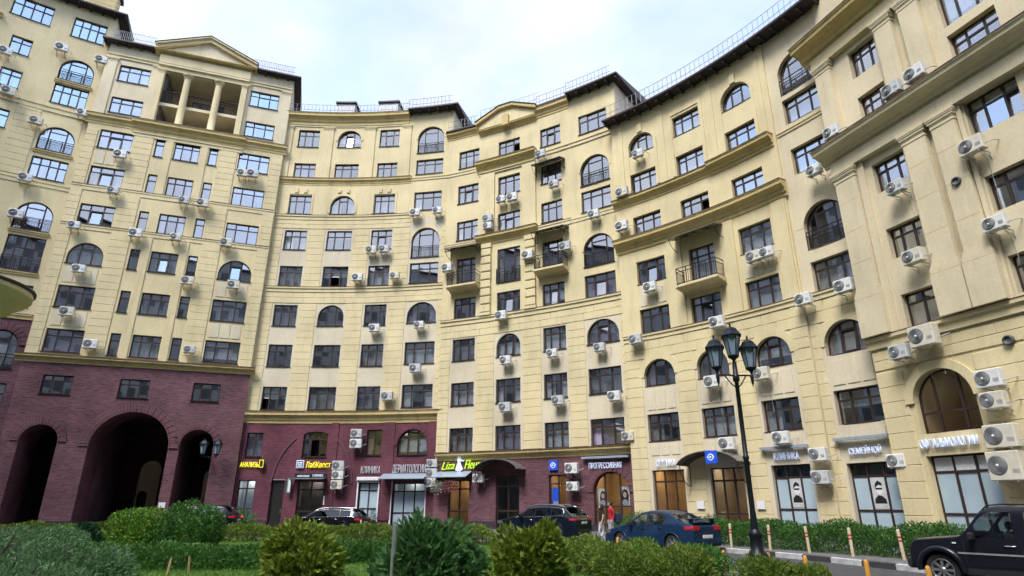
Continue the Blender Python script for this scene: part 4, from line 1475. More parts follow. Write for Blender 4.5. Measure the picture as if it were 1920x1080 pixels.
panels(bD, S_D, D1[0] + .05, D1[1] - .05, SILL[3] + 1.8, SILL[4] - .3)
band(bD, S_D, -5.62, 5.9, 11.3, 11.68, .16, flash=True)
band(bD, S_D, 5.9, 9.6, 11.3, 11.66, .16, d=-.12, flash=True)
cornice(bD, S_D, -5.75, 6.05, 18.35, .85, .62)
cornice(bD, S_D, -5.75, 1.5, 21.45, .6, .42)
cornice(bD, S_D, 1.5, 5.75, 21.5, .72, .6)
band(bD, S_D, 5.95, 9.6, 21.2, 21.42, .1, d=-.12)
for a, c in ((-5.0, -4.75), (-1.95, -1.5), (1.7, 2.2), (5.25, 5.55)):
    pilaster(bD, S_D, a, c, 21.6, 27.3, .06)
for a, c in ((1.6, 2.5), (5.0, 5.8), (-2.1, -1.1)):
    pilaster(bD, S_D, a, c, 11.75, 17.4, .1)
for c_ in (D1, D3):
    cc = (c_[0] + c_[1]) / 2
    arch_ring(bD, S_D, cc, .98 if c_ is D1 else 1.03, 25.22, .22, .06, legs=3.4)
    mb = MB(); slab(mb, S_D, cc - .18, cc + .18, -.01, .14, 26.3, 26.95); mb.build('keystone', 'yellow_render', bD)
mb = MB()
slab(mb, S_D, -1.1, -.88, -.01, .06, 21.8, 26.6); slab(mb, S_D, 1.22, 1.44, -.01, .06, 21.8, 26.6); slab(mb, S_D, -.88, 1.22, -.01, .06, 26.38, 26.6)
mb.build('window_surround', 'yellow_render', bD)
balcony(bD, S_D, -1.15, 1.75, 13.98, 1.05)
awning(bD, S_D, -1.35, 1.9, 17.35, 1.1, .3)
for z in (14.0, 23.6):
    arch_rail(bD, S_D, *E1, z, d=-.15)
arch_ring(bD, S_D, 7.665, 1.115, 15.33, .42, .015, 'beige_render', d=-.12)
for c_, dd in ((D1, 0), (D2, 0), (D3, 0), (E1, -.12)):
    arch_ring(bD, S_D, (c_[0] + c_[1]) / 2, (c_[1] - c_[0]) / 2, SILL[2] + 1.6 - (c_[1] - c_[0]) / 2, .42, .055, 'yellow_render', d=dd)
arch_canopy(bD, S_D, -2.0, 1.75, 3.62, .62, 1.3)
shop_room(bD, S_D, -4.3, -2.27, .1, 3.55, 'room_warm', 'lamp_warm', 3.0)
shop_room(bD, S_D, -.72, 1.26, .05, 3.55, 'room_warm', 'lamp_white', 3.2)
shop_room(bD, S_D, 2.82, 4.88, .3, 3.5, 'room_pale', 'lamp_white', 1.2, lamps=0)
shop_room(bD, S_D, 6.57, 8.8, .3, 3.45, 'room_pale', 'lamp_white', 1.2, lamps=0, d=-.12)
interior(bD, S_D, -5.5, 9.5, FL(1, 2, 3, 4, 5, 6, 7) + [27.7], (-1.55, 1.95, 5.7))
end_wall(bD, S_D, -5.62, -.03, 5, 27.8, out=-1)
end_wall(bD, S_D, 9.6, -.15, 0, 27.8)
roof(bD, S_D, -5.62, 9.6, 27.85, .85, e0=.3, e1=.3, rail_h=1.15)

# ---- near right tower
bT = building('near beige tower at the right with giant pilasters and heavy cornices', S_T, 0)
wins = [W(-.62, .93, 8.65, 10.1, '2', curtain=.9), W(-.62, .97, 11.75, 13.2, '3', curtain=.5), W(-.62, .97, 15.0, 16.5, '3', curtain=.3), W(-.55, .9, 18.5, 20.2, '3'), W(-.55, .9, 21.3, 22.9, '3'),
        W(3.75, 5.7, 15.3, 16.95, '3', tilt=2), W(3.75, 5.6, 12.0, 13.5, '3'), W(3.75, 5.5, 8.75, 10.2, '3'), W(3.9, 5.8, 18.6, 20.15, '3'), W(3.9, 5.8, 20.6, 23.0, '3')]
bot = [W(-1.05, 1.4, 4.25, 6.72, 'K', 'a', gl='shop_glass', curtain=0), W(-1.08, 1.47, .3, 3.4, 'G', gl='frosted_glass', gl_top='sign_white', curtain=0), W(3.9, 6.2, 4.25, 6.7, 'K', 'a'), W(3.9, 6.2, .3, 3.4, 'G')]
wlow = wall(bT, S_T, -2.55, 8, 0, 8.0, 0, ops_of(bot), 'yellow_render', reveal=.36)
wall(bT, S_T, -2.55, 8, 8.0, 24.5, 0, ops_of(wins), 'beige_render', reveal=.36)
do_windows(bT, S_T, wins + bot, dep=.3)
blocks(bT, wlow, S_T, [(-2.53, -1.3), (1.65, 3.75), (6.4, 7.95)], .5, 7.0, t=.045, course=.62, length=2.2, mat='yellow_render')
blocks(bT, wlow, S_T, [(-2.53, 7.95)], 7.1, 7.95, t=.045, course=.43, length=3.2)
for cc, rr in ((.175, 1.225), (5.05, 1.15)):
    arch_ring(bT, S_T, cc, rr, 6.72 - rr, .36, .1, 'yellow_render')
band(bT, S_T, -2.65, 8, 8.05, 8.55, .24, 'yellow_render', flash=True)
for a, c in ((-2.45, -1.35), (1.2, 2.2), (2.5, 3.45)):
    mb = MB(); slab(mb, S_T, a - .12, c + .12, -.02, .42, 8.6, 10.35); mb.build('pedestal', 'beige_render', bT)
    pilaster(bT, S_T, a, c, 10.37, 16.9, .3, 'beige_render', cap=.55, base=.45)
    for z in (12.1, 13.7, 15.2):
        mb = MB(); slab(mb, S_T, a, c, .29, .303, z, z + .03); mb.build('joint', 'ochre_render', bT)
mb = MB(); slab(mb, S_T, -1.3, -.95, -.02, .14, 8.6, 16.9); mb.build('pilaster_strip', 'beige_render', bT)
mb = MB(); slab(mb, S_T, 3.5, 3.68, -.02, .14, 8.6, 16.9); mb.build('pilaster_strip', 'beige_render', bT)
mb = MB(); slab(mb, S_T, -2.5, 8, -.02, .32, 16.92, 17.5); mb.build('architrave', 'beige_render', bT)
cornice(bT, S_T, -2.95, 8, 18.3, .8, .95, 'beige_render', d=.05)
for a, c in ((-2.4, -1.5), (1.15, 2.0), (2.4, 3.3)):
    pilaster(bT, S_T, a, c, 18.4, 23.2, .28, 'beige_render', cap=.5)
mb = MB(); slab(mb, S_T, -2.5, 8, -.02, .3, 23.22, 23.8); mb.build('architrave', 'yellow_render', bT)
cornice(bT, S_T, -3.0, 8, 24.75, 1.0, 1.05, 'ochre_render', d=.05)
wall(bT, S_T, -2.4, 8, 24.6, 30.0, -.6, [], 'beige_render', name='attic_wall')
interior(bT, S_T, -2.4, 7.9, FL(2, 3, 4, 5, 6, 7), (2.3,))
shop_room(bT, S_T, -1.08, 1.47, .2, 3.5, 'room_pale', 'lamp_white', 1.4, lamps=0)
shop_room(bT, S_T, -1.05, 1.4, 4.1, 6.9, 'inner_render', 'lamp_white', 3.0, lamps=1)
end_wall(bT, S_T, -2.55, -.03, 0, 24.6, 'beige_render', out=-1, depth=6)
end_wall(bT, S_T, 8.0, -.03, 0, 24.6, 'beige_render', depth=6)
mb = MB(); slab(mb, S_T, -2.4, 8, -9, -.6, 30.0, 30.3); mb.build('roof', 'roof_brown', bT)
for (s_, z_) in ((2.94, 13.7), (3.06, 7.17)):
    x, y, a = S_T.pos(s_, .33 if z_ > 10 else .12)
    me = cached('vent', lambda: (lambda m_: (m_.lathe([(.0, .01), (.12, .01), (.12, .05), (.17, .06), (.19, .02), (.19, -.2)], 16), m_.mesh('vent', ['ac_fan']))[1])(MB()))
    put('vent', me, bT, (x - bT.location.x, y - bT.location.y, z_), (R(90), 0, a))

# ---- round turret whose cornice just enters the frame at the left
tr = thing('corner_turret', 'round yellow turret cornice cut off by the left edge of the picture', 'turret', (-22.0, 22.0, 0))
mb = MB(); mb.lathe([(1.55, 0), (1.55, 6.5)], 40); mb.build('lower_wall', 'yellow_render', tr, True)
mb = MB(); mb.lathe([(1.55, 6.5), (1.55, 8.55)], 40); mb.build('upper_wall', 'yellow_render', tr, True)
mb = MB(); mb.lathe([(1.56, 8.5), (1.75, 8.5), (1.78, 8.75), (2.05, 8.85), (2.1, 9.05), (2.45, 9.2), (2.5, 9.35), (2.62, 9.4), (2.62, 9.62), (1.5, 9.7)], 48)
tc_ = mb.build('cornice', 'yellow_render', tr, True)
mb = MB(); mb.lathe([(2.64, 9.6), (2.7, 9.66), (2.7, 9.72), (0.02, 10.6)], 48); mb.build('roof', 'roof_brown', tr, True)

for zz in (2.2, 5.6):
    for k in range(6):
        an = math.pi * 2 * k / 6 + .4
        wm_ = cached('turret_window', lambda: (lambda q: (q.box(-.42, .42, -.06, .1, 0, 1.6), q.mesh('window', 'frame_brown'))[1])(MB()))
        wo_ = put('window', wm_, tr, (1.55 * math.sin(an), -1.55 * math.cos(an), zz), (0, 0, an))
        put('pane', cached('turret_pane', lambda: pane_mesh([(-.34, .08), (.34, .08), (.34, 1.52), (-.34, 1.52)], 'window_glass')), wo_, (0, -.072, 0))

# ---- the rest of the courtyard ring, behind the viewer (seen only mirrored in the windows)
S_R = Sec(-12.7, -27.0, 180, 37.2)
bR = thing('apartment_block', 'grey block closing the court behind the viewer, mirrored in the glass', 'building', S_R.P(0, 0, 0))
wall(bR, S_R, -58, 76, 0, 46, 0, [], 'grey_render')
mb = MB()
for i in range(37):
    for k in range(12):
        t = -56 + i * 3.6
        if t > 74: continue
        slab(mb, S_R, t, t + 1.9, -.02, .03, 5 + k * 3.33, 6.7 + k * 3.33)
o = mb.build('window_field', 'ac_fan', bR); o['kind'] = 'stuff'
mb = MB(); sweep(mb, S_R, -58, 76, [(.8, 46), (.8, 46.2), (-8, 49), (-8, 46)]); mb.build('roof', 'roof_brown', bR)
wall(bR, S_R, -58, 76, 0, 46, -8, [], 'beige_render', name='rear_wall')

# ------------------------------------------------------------------ air conditioners
def ac_meshes(w, h, dp, flip, mat='ac_white'):
    k = ('ac', w, h, dp, flip, mat)
    if k in MESH_CACHE:
        return MESH_CACHE[k]
    mb = MB(); mb.box(-w / 2, w / 2, -dp, 0, 0, h, ch=.025)
    body = mb.mesh('casing', mat)
    r = min(h * .42, w * .30)
    cx = (-w * .18) * (1 if not flip else -1)
    mb = MB()
    rows = []
    mb.lathe([(0.0, .012), (r * .98, .012), (r, .0)], 24)
    for q in (.35, .55, .72, .88):
        mb.lathe([(r * q - .008, .012), (r * q, .026), (r * q + .008, .012)], 20, mi=1)
    mb.lathe([(0, .03), (r * .16, .028), (r * .18, .012)], 12, mi=2)
    fan = mb.mesh('fan_grille', ['ac_fan', 'ac_grey', 'ac_white'])
    mb = MB()
    for x in (-w * .3, w * .3):
        mb.box(x - .015, x + .015, -dp, .32, -.045, -.01)
        mb.tube([(x, .30, -.26), (x, -dp + .06, -.04)], .012, 4)
        mb.box(x - .015, x + .015, .29, .32, -.3, -.045)
    br = mb.mesh('bracket', 'ac_grey')
    mb = MB()
    for i in range(5):
        mb.box(w * .22 if not flip else -w * .44, w * .44 if not flip else -w * .22, -dp - .006, -dp + .002, h * .25 + i * .03, h * .25 + i * .03 + .012)
    vent = mb.mesh('louvre', 'ac_grey')
    mb = MB()
    e = w / 2 if not flip else -w / 2
    sg = 1 if not flip else -1
    mb.tube([(e, -dp * .5, h * .3), (e + .12 * sg, -dp * .5, h * .28), (e + .2 * sg, 0, h * .4), (e + .22 * sg, .32, h * .5)], .02, 5)
    pipe = mb.mesh('pipe', 'ac_grey')
    MESH_CACHE[k] = (body, fan, br, vent, pipe, cx, r)
    return MESH_CACHE[k]

ORD = ['ground', 'second', 'third', 'fourth', 'fifth', 'sixth', 'seventh', 'eighth', 'ninth', 'tenth', 'eleventh', 'twelfth']
def storey(z):
    k = 0
    for q, zz in SILL.items():
        if z >= zz - 1.15:
            k = q
    return k
AC = {}
def ac_list(S, nick, cols, lst, dbase=0.0):
    for it in lst:
        s_, z_ = it[0], it[1]
        w, h = (it[2], it[3]) if len(it) > 3 else random.choice(((.84, .60), (.78, .54), (.88, .64)))
        wd = it[4] if len(it) > 4 else 0.0
        near = min(cols, key=lambda c: abs(c[0] - s_))
        AC.setdefault((nick, near[1], storey(z_)), []).append((S, s_, z_, w, h, wd + dbase))
def place_acs():
    for (nick, cn, st), l in AC.items():
        l.sort(key=lambda a: (round(a[1] * 1.2), -a[2]))
        for i, (S, s_, z_, w, h, wd) in enumerate(l):
            lab = 'white air conditioner at the %s storey, %s of the %s' % (ORD[st], cn, nick)
            if len(l) > 1:
                same = all(abs(a[1] - l[0][1]) < .45 for a in l)
                if same:
                    word = (['upper', 'lower'] if len(l) == 2 else ['top', 'middle', 'bottom', 'lowest'])[i]
                else:
                    word = (['left-hand', 'right-hand'] if len(l) == 2 else ['leftmost', 'second', 'third', 'rightmost'])[i]
                lab = word + ' ' + lab
            x, y, a = S.pos(s_, .33 + wd)
            body, fan, br, vent, pipe, cx, r = ac_meshes(w, h, round(.34 if w < 1 else .42, 2), False, random.choice(('ac_white', 'ac_white', 'ac_cream', 'ac_dull')))
            t = thing('air_conditioner', lab, 'air conditioner', (x, y, z_ - h / 2), a, 'air conditioners on the facade')
            # origin of the meshes is the casing's rear bottom edge, the wall lies 0.33 m behind it
            put('casing', body, t); put('fan_grille', fan, t, (cx, -(.34 if w < 1 else .42), h * .52), (R(90), 0, 0))
            put('bracket', br, t); put('louvre', vent, t); put('pipe', pipe, t)
            if random.random() < .5:
                L_ = random.choice((.7, 1.1, 1.6, 2.2))
                hm = cached(('hose', L_), lambda: (lambda q: (q.tube([(.1, .0, .02), (.12, .15, -.1), (.13, .30, -.3), (.12, .315, -L_ * .6), (.15, .315, -L_)], .013, 4), q.mesh('drain_hose', 'ac_grey'))[1])(MB()))
                put('drain_hose', hm, t)
ac_list(S_L, 'far left wing', [(-4, 'left window column'), (-.2, 'arched balcony column')],
        [(-4.73, 34.58), (-1.52, 36.49), (1.22, 36.42), (-3.79, 31.28), (-1.67, 29.43), (.99, 31.12), (-1.27, 24.58), (-1.17, 21.59)])
ac_list(S_A, 'gate block', [(-5.2, 'left window column'), (-2.1, 'left narrow column'), (0, 'middle column'), (1.9, 'right narrow column'), (5.0, 'right window column')],
        [(-4.54, 27.75), (-4.40, 24.56), (-6.29, 21.28), (-5.28, 17.89), (-5.31, 14.59), (-3.40, 12.35), (-2.25, 21.24), (.53, 24.54), (1.89, 24.54), (.50, 21.30), (1.90, 17.85), (4.42, 27.79), (5.20, 27.89), (4.10, 21.37), (5.15, 17.89), (2.93, 12.47)])
ac_list(S_B, 'concave block', [(-5.6, 'first column'), (-2, 'second column'), (1.6, 'third column'), (5.4, 'fourth column')],
        [(1.02, 21.42), (2.11, 21.47), (.06, 19.02), (3.20, 19.06), (1.84, 14.69), (5.52, 14.81), (5.41, 11.37), (3.29, 9.30), (4.59, 24.66), (6.56, 24.68), (1.15, 6.56), (1.17, 5.82), (-.01, 4.26), (.02, 3.59), (0, 2.92), (7.14, 4.36), (7.13, 3.69), (7.08, 3.04)])
ac_list(S_C, 'balcony block', [(-5.4, 'first column'), (-1.7, 'second column'), (2, 'third column'), (5.7, 'fourth column')],
        [(-3.67, 3.26), (-6.86, 19.29), (-3.31, 22.93), (-3.30, 22.27), (-2.13, 24.37), (-1.12, 24.31), (1.42, 27.48), (2.53, 24.47), (.21, 19.14), (3.32, 19.16), (-2.04, 14.73), (5.73, 21.09), (-1.62, 11.31), (-1.64, 7.97), (2.09, 11.40), (2.46, 8.13), (5.69, 11.34), (6.57, 8.05), (7.36, 5.52), (3.34, 3.75), (3.38, 2.65)])
ac_list(S_D, 'clinic block', [(-3.3, 'first column'), (.2, 'second column'), (3.8, 'third column'), (7.6, 'fourth column')],
        [(-3.35, 24.32), (-4.80, 21.85), (-4.98, 19.34), (-3.22, 14.54), (-4.52, 11.35), (1.03, 11.34), (3.80, 14.50), (4.61, 14.48), (.31, 8.04), (3.27, 8.03), (.79, 4.64), (3.88, 4.71), (5.67, 3.80), (5.61, 2.77), (6.23, 11.34), (8.40, 11.39), (8.02, 17.88), (9.24, 3.31)])
ac_list(S_T, 'right tower', [(.1, 'first window column'), (2.3, 'pilasters'), (4.6, 'second window column')],
        [(-1.60, 18.75, .84, .6, .35), (1.71, 18.85, .84, .6, .35), (2.82, 18.88, .84, .6, .35), (.64, 14.61), (.67, 11.32), (3.94, 14.69), (3.95, 11.36), (.35, 7.98, 1.05, .85), (-.85, 7.6, .8, .6), (2.35, 5.88), (2.30, 5.1), (2.3, 3.85, 1.05, .8), (2.2, 2.85, 1.1, .98)])
place_acs()

# ------------------------------------------------------------------ signs
SIGN_TXT = []
def text_sign(S, s0, s1, z, h, txt, mat, label, d=0.12, ext=.04, shear=0.0, group=None, name='sign', bold=.012, rise=0.0):
    SIGN_TXT.append((S, s0, s1, z, h, txt, mat, label, d, ext, shear, group, name, bold, rise))
def make_text_signs():
    for (S, s0, s1, z, h, txt, mat, label, d, ext, shear, group, name, bold, rise) in SIGN_TXT:
        gs = GLY[txt]
        wtot = max(x + max(v.co.x for v in me.vertices) for me, x in gs)
        k = (s1 - s0) / wtot
        kz = h / max(max(v.co.y for v in me.vertices) for me, x in gs)
        x, y, a = S.pos(s0, d)
        t = thing(name, label, 'sign', (x, y, z), a, group)
        for me, gx in gs:
            m2 = me.copy()
            m2.materials.clear(); m2.materials.append(M[mat])
            m2.transform(Matrix.Diagonal((k, kz, 1.0, 1.0)))
            xx, yy, aa = S.pos(s0 + gx * k, d)
            v = Vector((xx - x, yy - y, 0)); v.rotate(Matrix.Rotation(-a, 3, 'Z'))
            put('letter', m2, t, (v.x, v.y, rise * gx * k), (R(90), 0, aa - a))
text_sign(S_B, -7.37, -6.0, 4.16, .36, 'АНАЛИЗЫ', 'letter_yellow', 'glowing yellow lettering АНАЛИЗЫ on the red-purple brick')
text_sign(S_B, -2.6, -.75, 4.14, .42, 'ЛабКвест', 'letter_yellow', 'glowing yellow lettering ЛабКвест beside its white square logo')
text_sign(S_B, 1.55, 3.05, 3.72, .5, 'КЛИНИКА', 'letter_steel', 'unlit silver lettering КЛИНИКА on red-purple brick between two shop windows')
text_sign(S_B, 3.95, 6.5, 3.75, .58, 'ДЕРМАТОЛОГИИ', 'letter_steel', 'unlit silver lettering ДЕРМАТОЛОГИИ over the glazed shop entrance')
text_sign(S_C, -6.9, -5.8, 3.9, .52, 'Liza', 'letter_green', 'slanting lime green word Liza left of the white figure', shear=.3, rise=.05)
text_sign(S_C, -5.05, -3.75, 3.92, .6, 'Fleur', 'letter_green', 'slanting lime green word Fleur right of the white figure', shear=.3, rise=.03)
text_sign(S_C, 4.35, 6.6, 3.70, .36, 'ПРОГРЕССИВНАЯ', 'letter_white', 'lit white lettering ПРОГРЕССИВНАЯ above the arched shop window')
text_sign(S_D, -3.95, -2.7, 3.68, .36, 'ОПТИКА', 'letter_white', 'lit white lettering ОПТИКА over the warm lit shop window')
text_sign(S_D, 3.1, 4.45, 3.68, .35, 'КЛИНИКА', 'letter_white', 'lit white lettering КЛИНИКА above the first window poster')
text_sign(S_D, 6.85, 8.35, 3.74, .35, 'СЕМЕЙНОЙ', 'letter_white', 'lit white lettering СЕМЕЙНОЙ above the second window poster', d=.0)
text_sign(S_T, -1.15, 1.15, 3.70, .36, 'ОФТАЛЬМОЛОГИИ', 'letter_white', 'lit white lettering ОФТАЛЬМОЛОГИИ across the tower under the big arched window')
text_sign(S_B, -2.0, -1.2, 3.48, .18, 'КЛИНИКА', 'letter_white', 'small white lettering on the black fascia above the laboratory entrance', d=.16)

make_text_signs()
def plate(S, s0, s1, z0, z1, mat, label, name='sign', d=.06, t=.05, cat='sign', group=None):
    x, y, a = S.pos((s0 + s1) / 2, d)
    w = s1 - s0
    o = thing(name, label, cat, (x, y, z0), a, group)
    mb = MB(); mb.box(-w / 2, w / 2, -t, t, 0, z1 - z0, ch=min(.012, t * .4)); mb.build('panel', mat, o, True)
    return o
def part_poly(o, name, polys, y, mat, th=.012):
    for p in polys:
        mb = MB(); mb.prism(p, y - th, y); mb.build(name, mat, o, True)
def ringpoly(cx, cz, r, n=20, sx=1.0):
    return [(cx + sx * r * math.cos(2 * math.pi * i / n), cz + r * math.sin(2 * math.pi * i / n)) for i in range(n)]
for S, s0, s1, z0, z1, lab in ((S_C, 1.5, 2.13, 3.68, 4.3, 'small blue square sign with white eye emblem on purple brick'), (S_D, -.08, .6, 3.6, 4.26, 'blue square sign with white eye emblem at the canopy behind the street lamp')):
    dd = .1 if S is S_C else 1.36
    o = plate(S, s0, s1, z0, z1, 'sign_blue', lab, d=dd)
    w_ = s1 - s0; h_ = z1 - z0
    eye = [(-.22, h_ / 2), (-.1, h_ / 2 + .14), (0, h_ / 2 + .19), (.12, h_ / 2 + .13), (.22, h_ / 2), (.1, h_ / 2 - .14), (0, h_ / 2 - .19), (-.12, h_ / 2 - .13)]
    part_poly(o, 'emblem', [eye], -.055, 'letter_white')
    part_poly(o, 'emblem_ring', [ringpoly(0, h_ / 2, .12)], -.07, 'sign_blue')
    part_poly(o, 'emblem_pupil', [ringpoly(0, h_ / 2, .055)], -.085, 'letter_white')
o = plate(S_B, -3.3, -2.75, 4.1, 4.66, 'letter_white', 'white square logo panel left of the yellow ЛабКвест lettering', d=.1)
part_poly(o, 'logo_field', [[(-.22, .06), (.22, .06), (.22, .50), (-.22, .50)]], -.055, 'sign_black')
part_poly(o, 'logo_mark', [[(-.17, .10), (.17, .10), (.17, .16), (-.17, .16)], [(-.17, .20), (.17, .20), (.17, .26), (-.17, .26)], [(-.02, .32), (.17, .32), (.17, .44), (-.02, .44)], [(-.17, .30), (-.08, .30), (-.08, .44), (-.17, .44)]], -.07, 'letter_white')
o = plate(S_B, -5.98, -5.62, 4.1, 4.7, 'sign_black', 'small black projecting sign with yellow frame at the end of АНАЛИЗЫ', d=.25, t=.06)
part_poly(o, 'frame', [[(-.15, .03), (.15, .03), (.15, .07), (-.15, .07)], [(-.15, .53), (.15, .53), (.15, .57), (-.15, .57)], [(-.15, .07), (-.11, .07), (-.11, .53), (-.15, .53)], [(.11, .07), (.15, .07), (.15, .53), (.11, .53)]], -.065, 'letter_yellow')
o = plate(S_B, -3.3, -.95, 3.42, 3.72, 'sign_black', 'black fascia board over the laboratory entrance', d=.1)
part_poly(o, 'blurred_mark', [[(-1.0 + i * .1, .07), (-.93 + i * .1, .07), (-.91 + i * .1, .16 + .03 * (i % 3)), (-.98 + i * .1, .16)] for i in range(9)], -.055, 'letter_white')
o = plate(S_B, -3.72, -3.45, 2.35, 3.35, 'sign_green', 'small green and white projecting sign right of the dark door', d=.3, t=.05)
part_poly(o, 'face', [[(-.06, .06), (.12, .06), (.12, .7), (.04, .9), (-.06, .94)]], -.055, 'sign_white')
plate(S_B, -1.05, -.4, 1.55, 2.15, 'sign_white', 'white square notice on brick right of the laboratory entrance', d=.04, t=.02, cat='notice')
for S, a, c, z0, z1, lab in ((S_A, 2.72, 3.15, 1.35, 1.7, 'pale notice on the brick pier right of the main archway'), (S_D, -1.6, -1.15, 1.35, 1.75, 'pale blue notice on the pier left of the clinic entrance'), (S_D, 1.85, 2.3, 1.35, 1.75, 'pale blue notice on the pier right of the clinic entrance')):
    plate(S, a, c, z0, z1, 'sign_white', lab, 'notice', d=.13 if S is S_D else .04, t=.015, cat='notice')
# white girl silhouette between the green words: round hat, head, bodice, wide skirt, legs
o = thing('sign', 'white cut-out of a girl in a wide skirt between the green words', 'sign', S_C.P(-5.42, .14, 3.62), S_C.pos(-5.42)[2])
part_poly(o, 'skirt', [[(-.30, .28), (-.22, .20), (0, .17), (.22, .2), (.32, .3), (.2, .52), (.1, .78), (-.1, .78), (-.2, .52)]], 0, 'letter_white', .04)
part_poly(o, 'bodice', [[(-.12, .775), (.12, .775), (.16, .95), (.06, 1.06), (-.06, 1.06), (-.16, .95)]], 0, 'letter_white', .042)
part_poly(o, 'head', [ringpoly(0, 1.14, .14)], 0, 'letter_white', .044)
part_poly(o, 'hat', [[(-.22, 1.2), (.12, 1.2), (.14, 1.34), (0, 1.44), (-.16, 1.4)]], 0, 'letter_white', .046)
part_poly(o, 'arm', [[(.1, .92), (.26, .78), (.4, .86), (.38, .92), (.27, .88), (.14, 1.0)]], 0, 'letter_white', .046)
part_poly(o, 'leg', [[(-.14, 0), (-.04, 0), (-.06, .2), (-.13, .2)], [(.04, -.02), (.15, -.02), (.12, .2), (.05, .2)]], 0, 'letter_white', .04)
# light strips and flat hoods above the clinic letters
for S, a, c, z, lab, dd in ((S_C, 3.95, 7.15, 4.3, 'pale light box over the lettering ПРОГРЕССИВНАЯ', 0), (S_D, 2.5, 5.0, 4.2, 'pale light strip over the lettering КЛИНИКА on the yellow wall', 0), (S_D, 6.3, 8.85, 4.36, 'pale light strip over the lettering СЕМЕЙНОЙ', -.12)):
    x, y, an = S.pos((a + c) / 2, dd)
    o = thing('light_strip', lab, 'light strip', (x, y, z), an)
    w_ = c - a
    mb = MB(); mb.prism([(-w_ / 2, 0), (w_ / 2, 0), (w_ / 2, .13), (-w_ / 2, .13)], -.34, -.11); mb.build('hood', 'canopy_pale', o, True)
    for e in (-w_ * .4, w_ * .4):
        mb = MB(); mb.box(e - .02, e + .02, -.112, .0, .04, .08); mb.build('arm', 'ac_grey', o, True)
x, y, an = S_B.pos(2.22, 0)
o = thing('shutter_box', 'white roller shutter box above the narrow shop window', 'shutter box', (x, y, 3.2), an)
mb = MB(); mb.box(-.85, .85, -.3, 0, 0, .26, ch=.03); mb.build('casing', 'frame_white', o, True)
awning(bB, S_B, 3.3, 6.75, 3.68, 1.2, .4, 'canopy_pale', leg=.9)
awning(bB, S_B, -3.35, -.9, 3.4, 1.0, .1, 'canopy_glass', leg=.5)

# posters behind the shop glass (flat prints)
def poster(S, s0, s1, z0, z1, d, lab, kind):
    o = plate(S, s0, s1, z0, z1, 'ac_dull' if kind != 'blue' else 'sign_blue', lab, 'poster', d=d, t=.008, cat='poster')
    w_, h_ = s1 - s0, z1 - z0
    if kind == 'man':
        part_poly(o, 'shoulders', [[(-w_ * .40, h_ * .16), (w_ * .40, h_ * .16), (w_ * .36, h_ * .30), (w_ * .12, h_ * .40), (-w_ * .12, h_ * .42), (-w_ * .36, h_ * .30)]], -.010, 'sign_black', .002)
        part_poly(o, 'face', [ringpoly(.02, h_ * .60, h_ * .16, sx=.72)], -.010, 'frame_white', .002)
        part_poly(o, 'hair', [[(-w_ * .26, h_ * .62), (-w_ * .2, h_ * .78), (0, h_ * .88), (w_ * .24, h_ * .80), (w_ * .26, h_ * .70), (w_ * .02, h_ * .74), (-w_ * .16, h_ * .68)]], -.0125, 'sign_black', .002)
        part_poly(o, 'glasses', [[(-w_ * .2, h_ * .59), (w_ * .24, h_ * .59), (w_ * .24, h_ * .65), (-w_ * .2, h_ * .65)]], -.0125, 'sign_black', .002)
        part_poly(o, 'print_line', [[(w_ * .1, h_ * .06), (w_ * .42, h_ * .06), (w_ * .42, h_ * .09), (w_ * .1, h_ * .09)]], -.010, 'ac_grey', .002)
    elif kind == 'woman':
        part_poly(o, 'hair', [[(-w_ * .30, h_ * .2), (w_ * .38, h_ * .2), (w_ * .40, h_ * .6), (w_ * .26, h_ * .82), (0, h_ * .88), (-w_ * .22, h_ * .78), (-w_ * .32, h_ * .5)]], -.010, 'hair_dark', .002)
        part_poly(o, 'face', [ringpoly(.01, h_ * .58, h_ * .16, sx=.68)], -.0125, 'skin', .002)
        part_poly(o, 'shoulders', [[(-w_ * .44, 0.02), (w_ * .44, 0.02), (w_ * .40, h_ * .18), (w_ * .1, h_ * .34), (-w_ * .08, h_ * .34), (-w_ * .38, h_ * .2)]], -.0125, 'curtain_grey', .002)
    else:
        part_poly(o, 'field', [[(-w_ * .4, h_ * .1), (w_ * .4, h_ * .1), (w_ * .4, h_ * .5), (-w_ * .4, h_ * .5)]], -.010, 'canopy_pale', .002)
poster(S_D, 3.56, 4.18, 1.45, 2.8, -.232, 'portrait poster of a person with glasses in the left clinic window', 'man')
poster(S_D, 7.36, 8.02, 1.4, 2.75, -.382, 'portrait poster of a person with dark glasses in the right clinic window', 'man')
poster(S_C, 6.2, 6.85, 1.5, 2.6, -.3, 'portrait poster with dark hair in the arched window', 'woman')
poster(S_C, 4.75, 5.35, 1.5, 2.5, -.3, 'darker portrait poster at the left of the arched window', 'woman')
poster(S_C, 1.5, 1.98, .95, 2.6, -.3, 'blue poster in the narrow shop window below the blue sign', 'blue')


# the house stands on the raised pavement: lift everything built so far onto it
PAVE = 0.12
for o in list(COL.objects):
    if o.parent is None and o.type != 'CAMERA' and o.type != 'LIGHT' and o.name != 'ground':
        o.location.z += PAVE

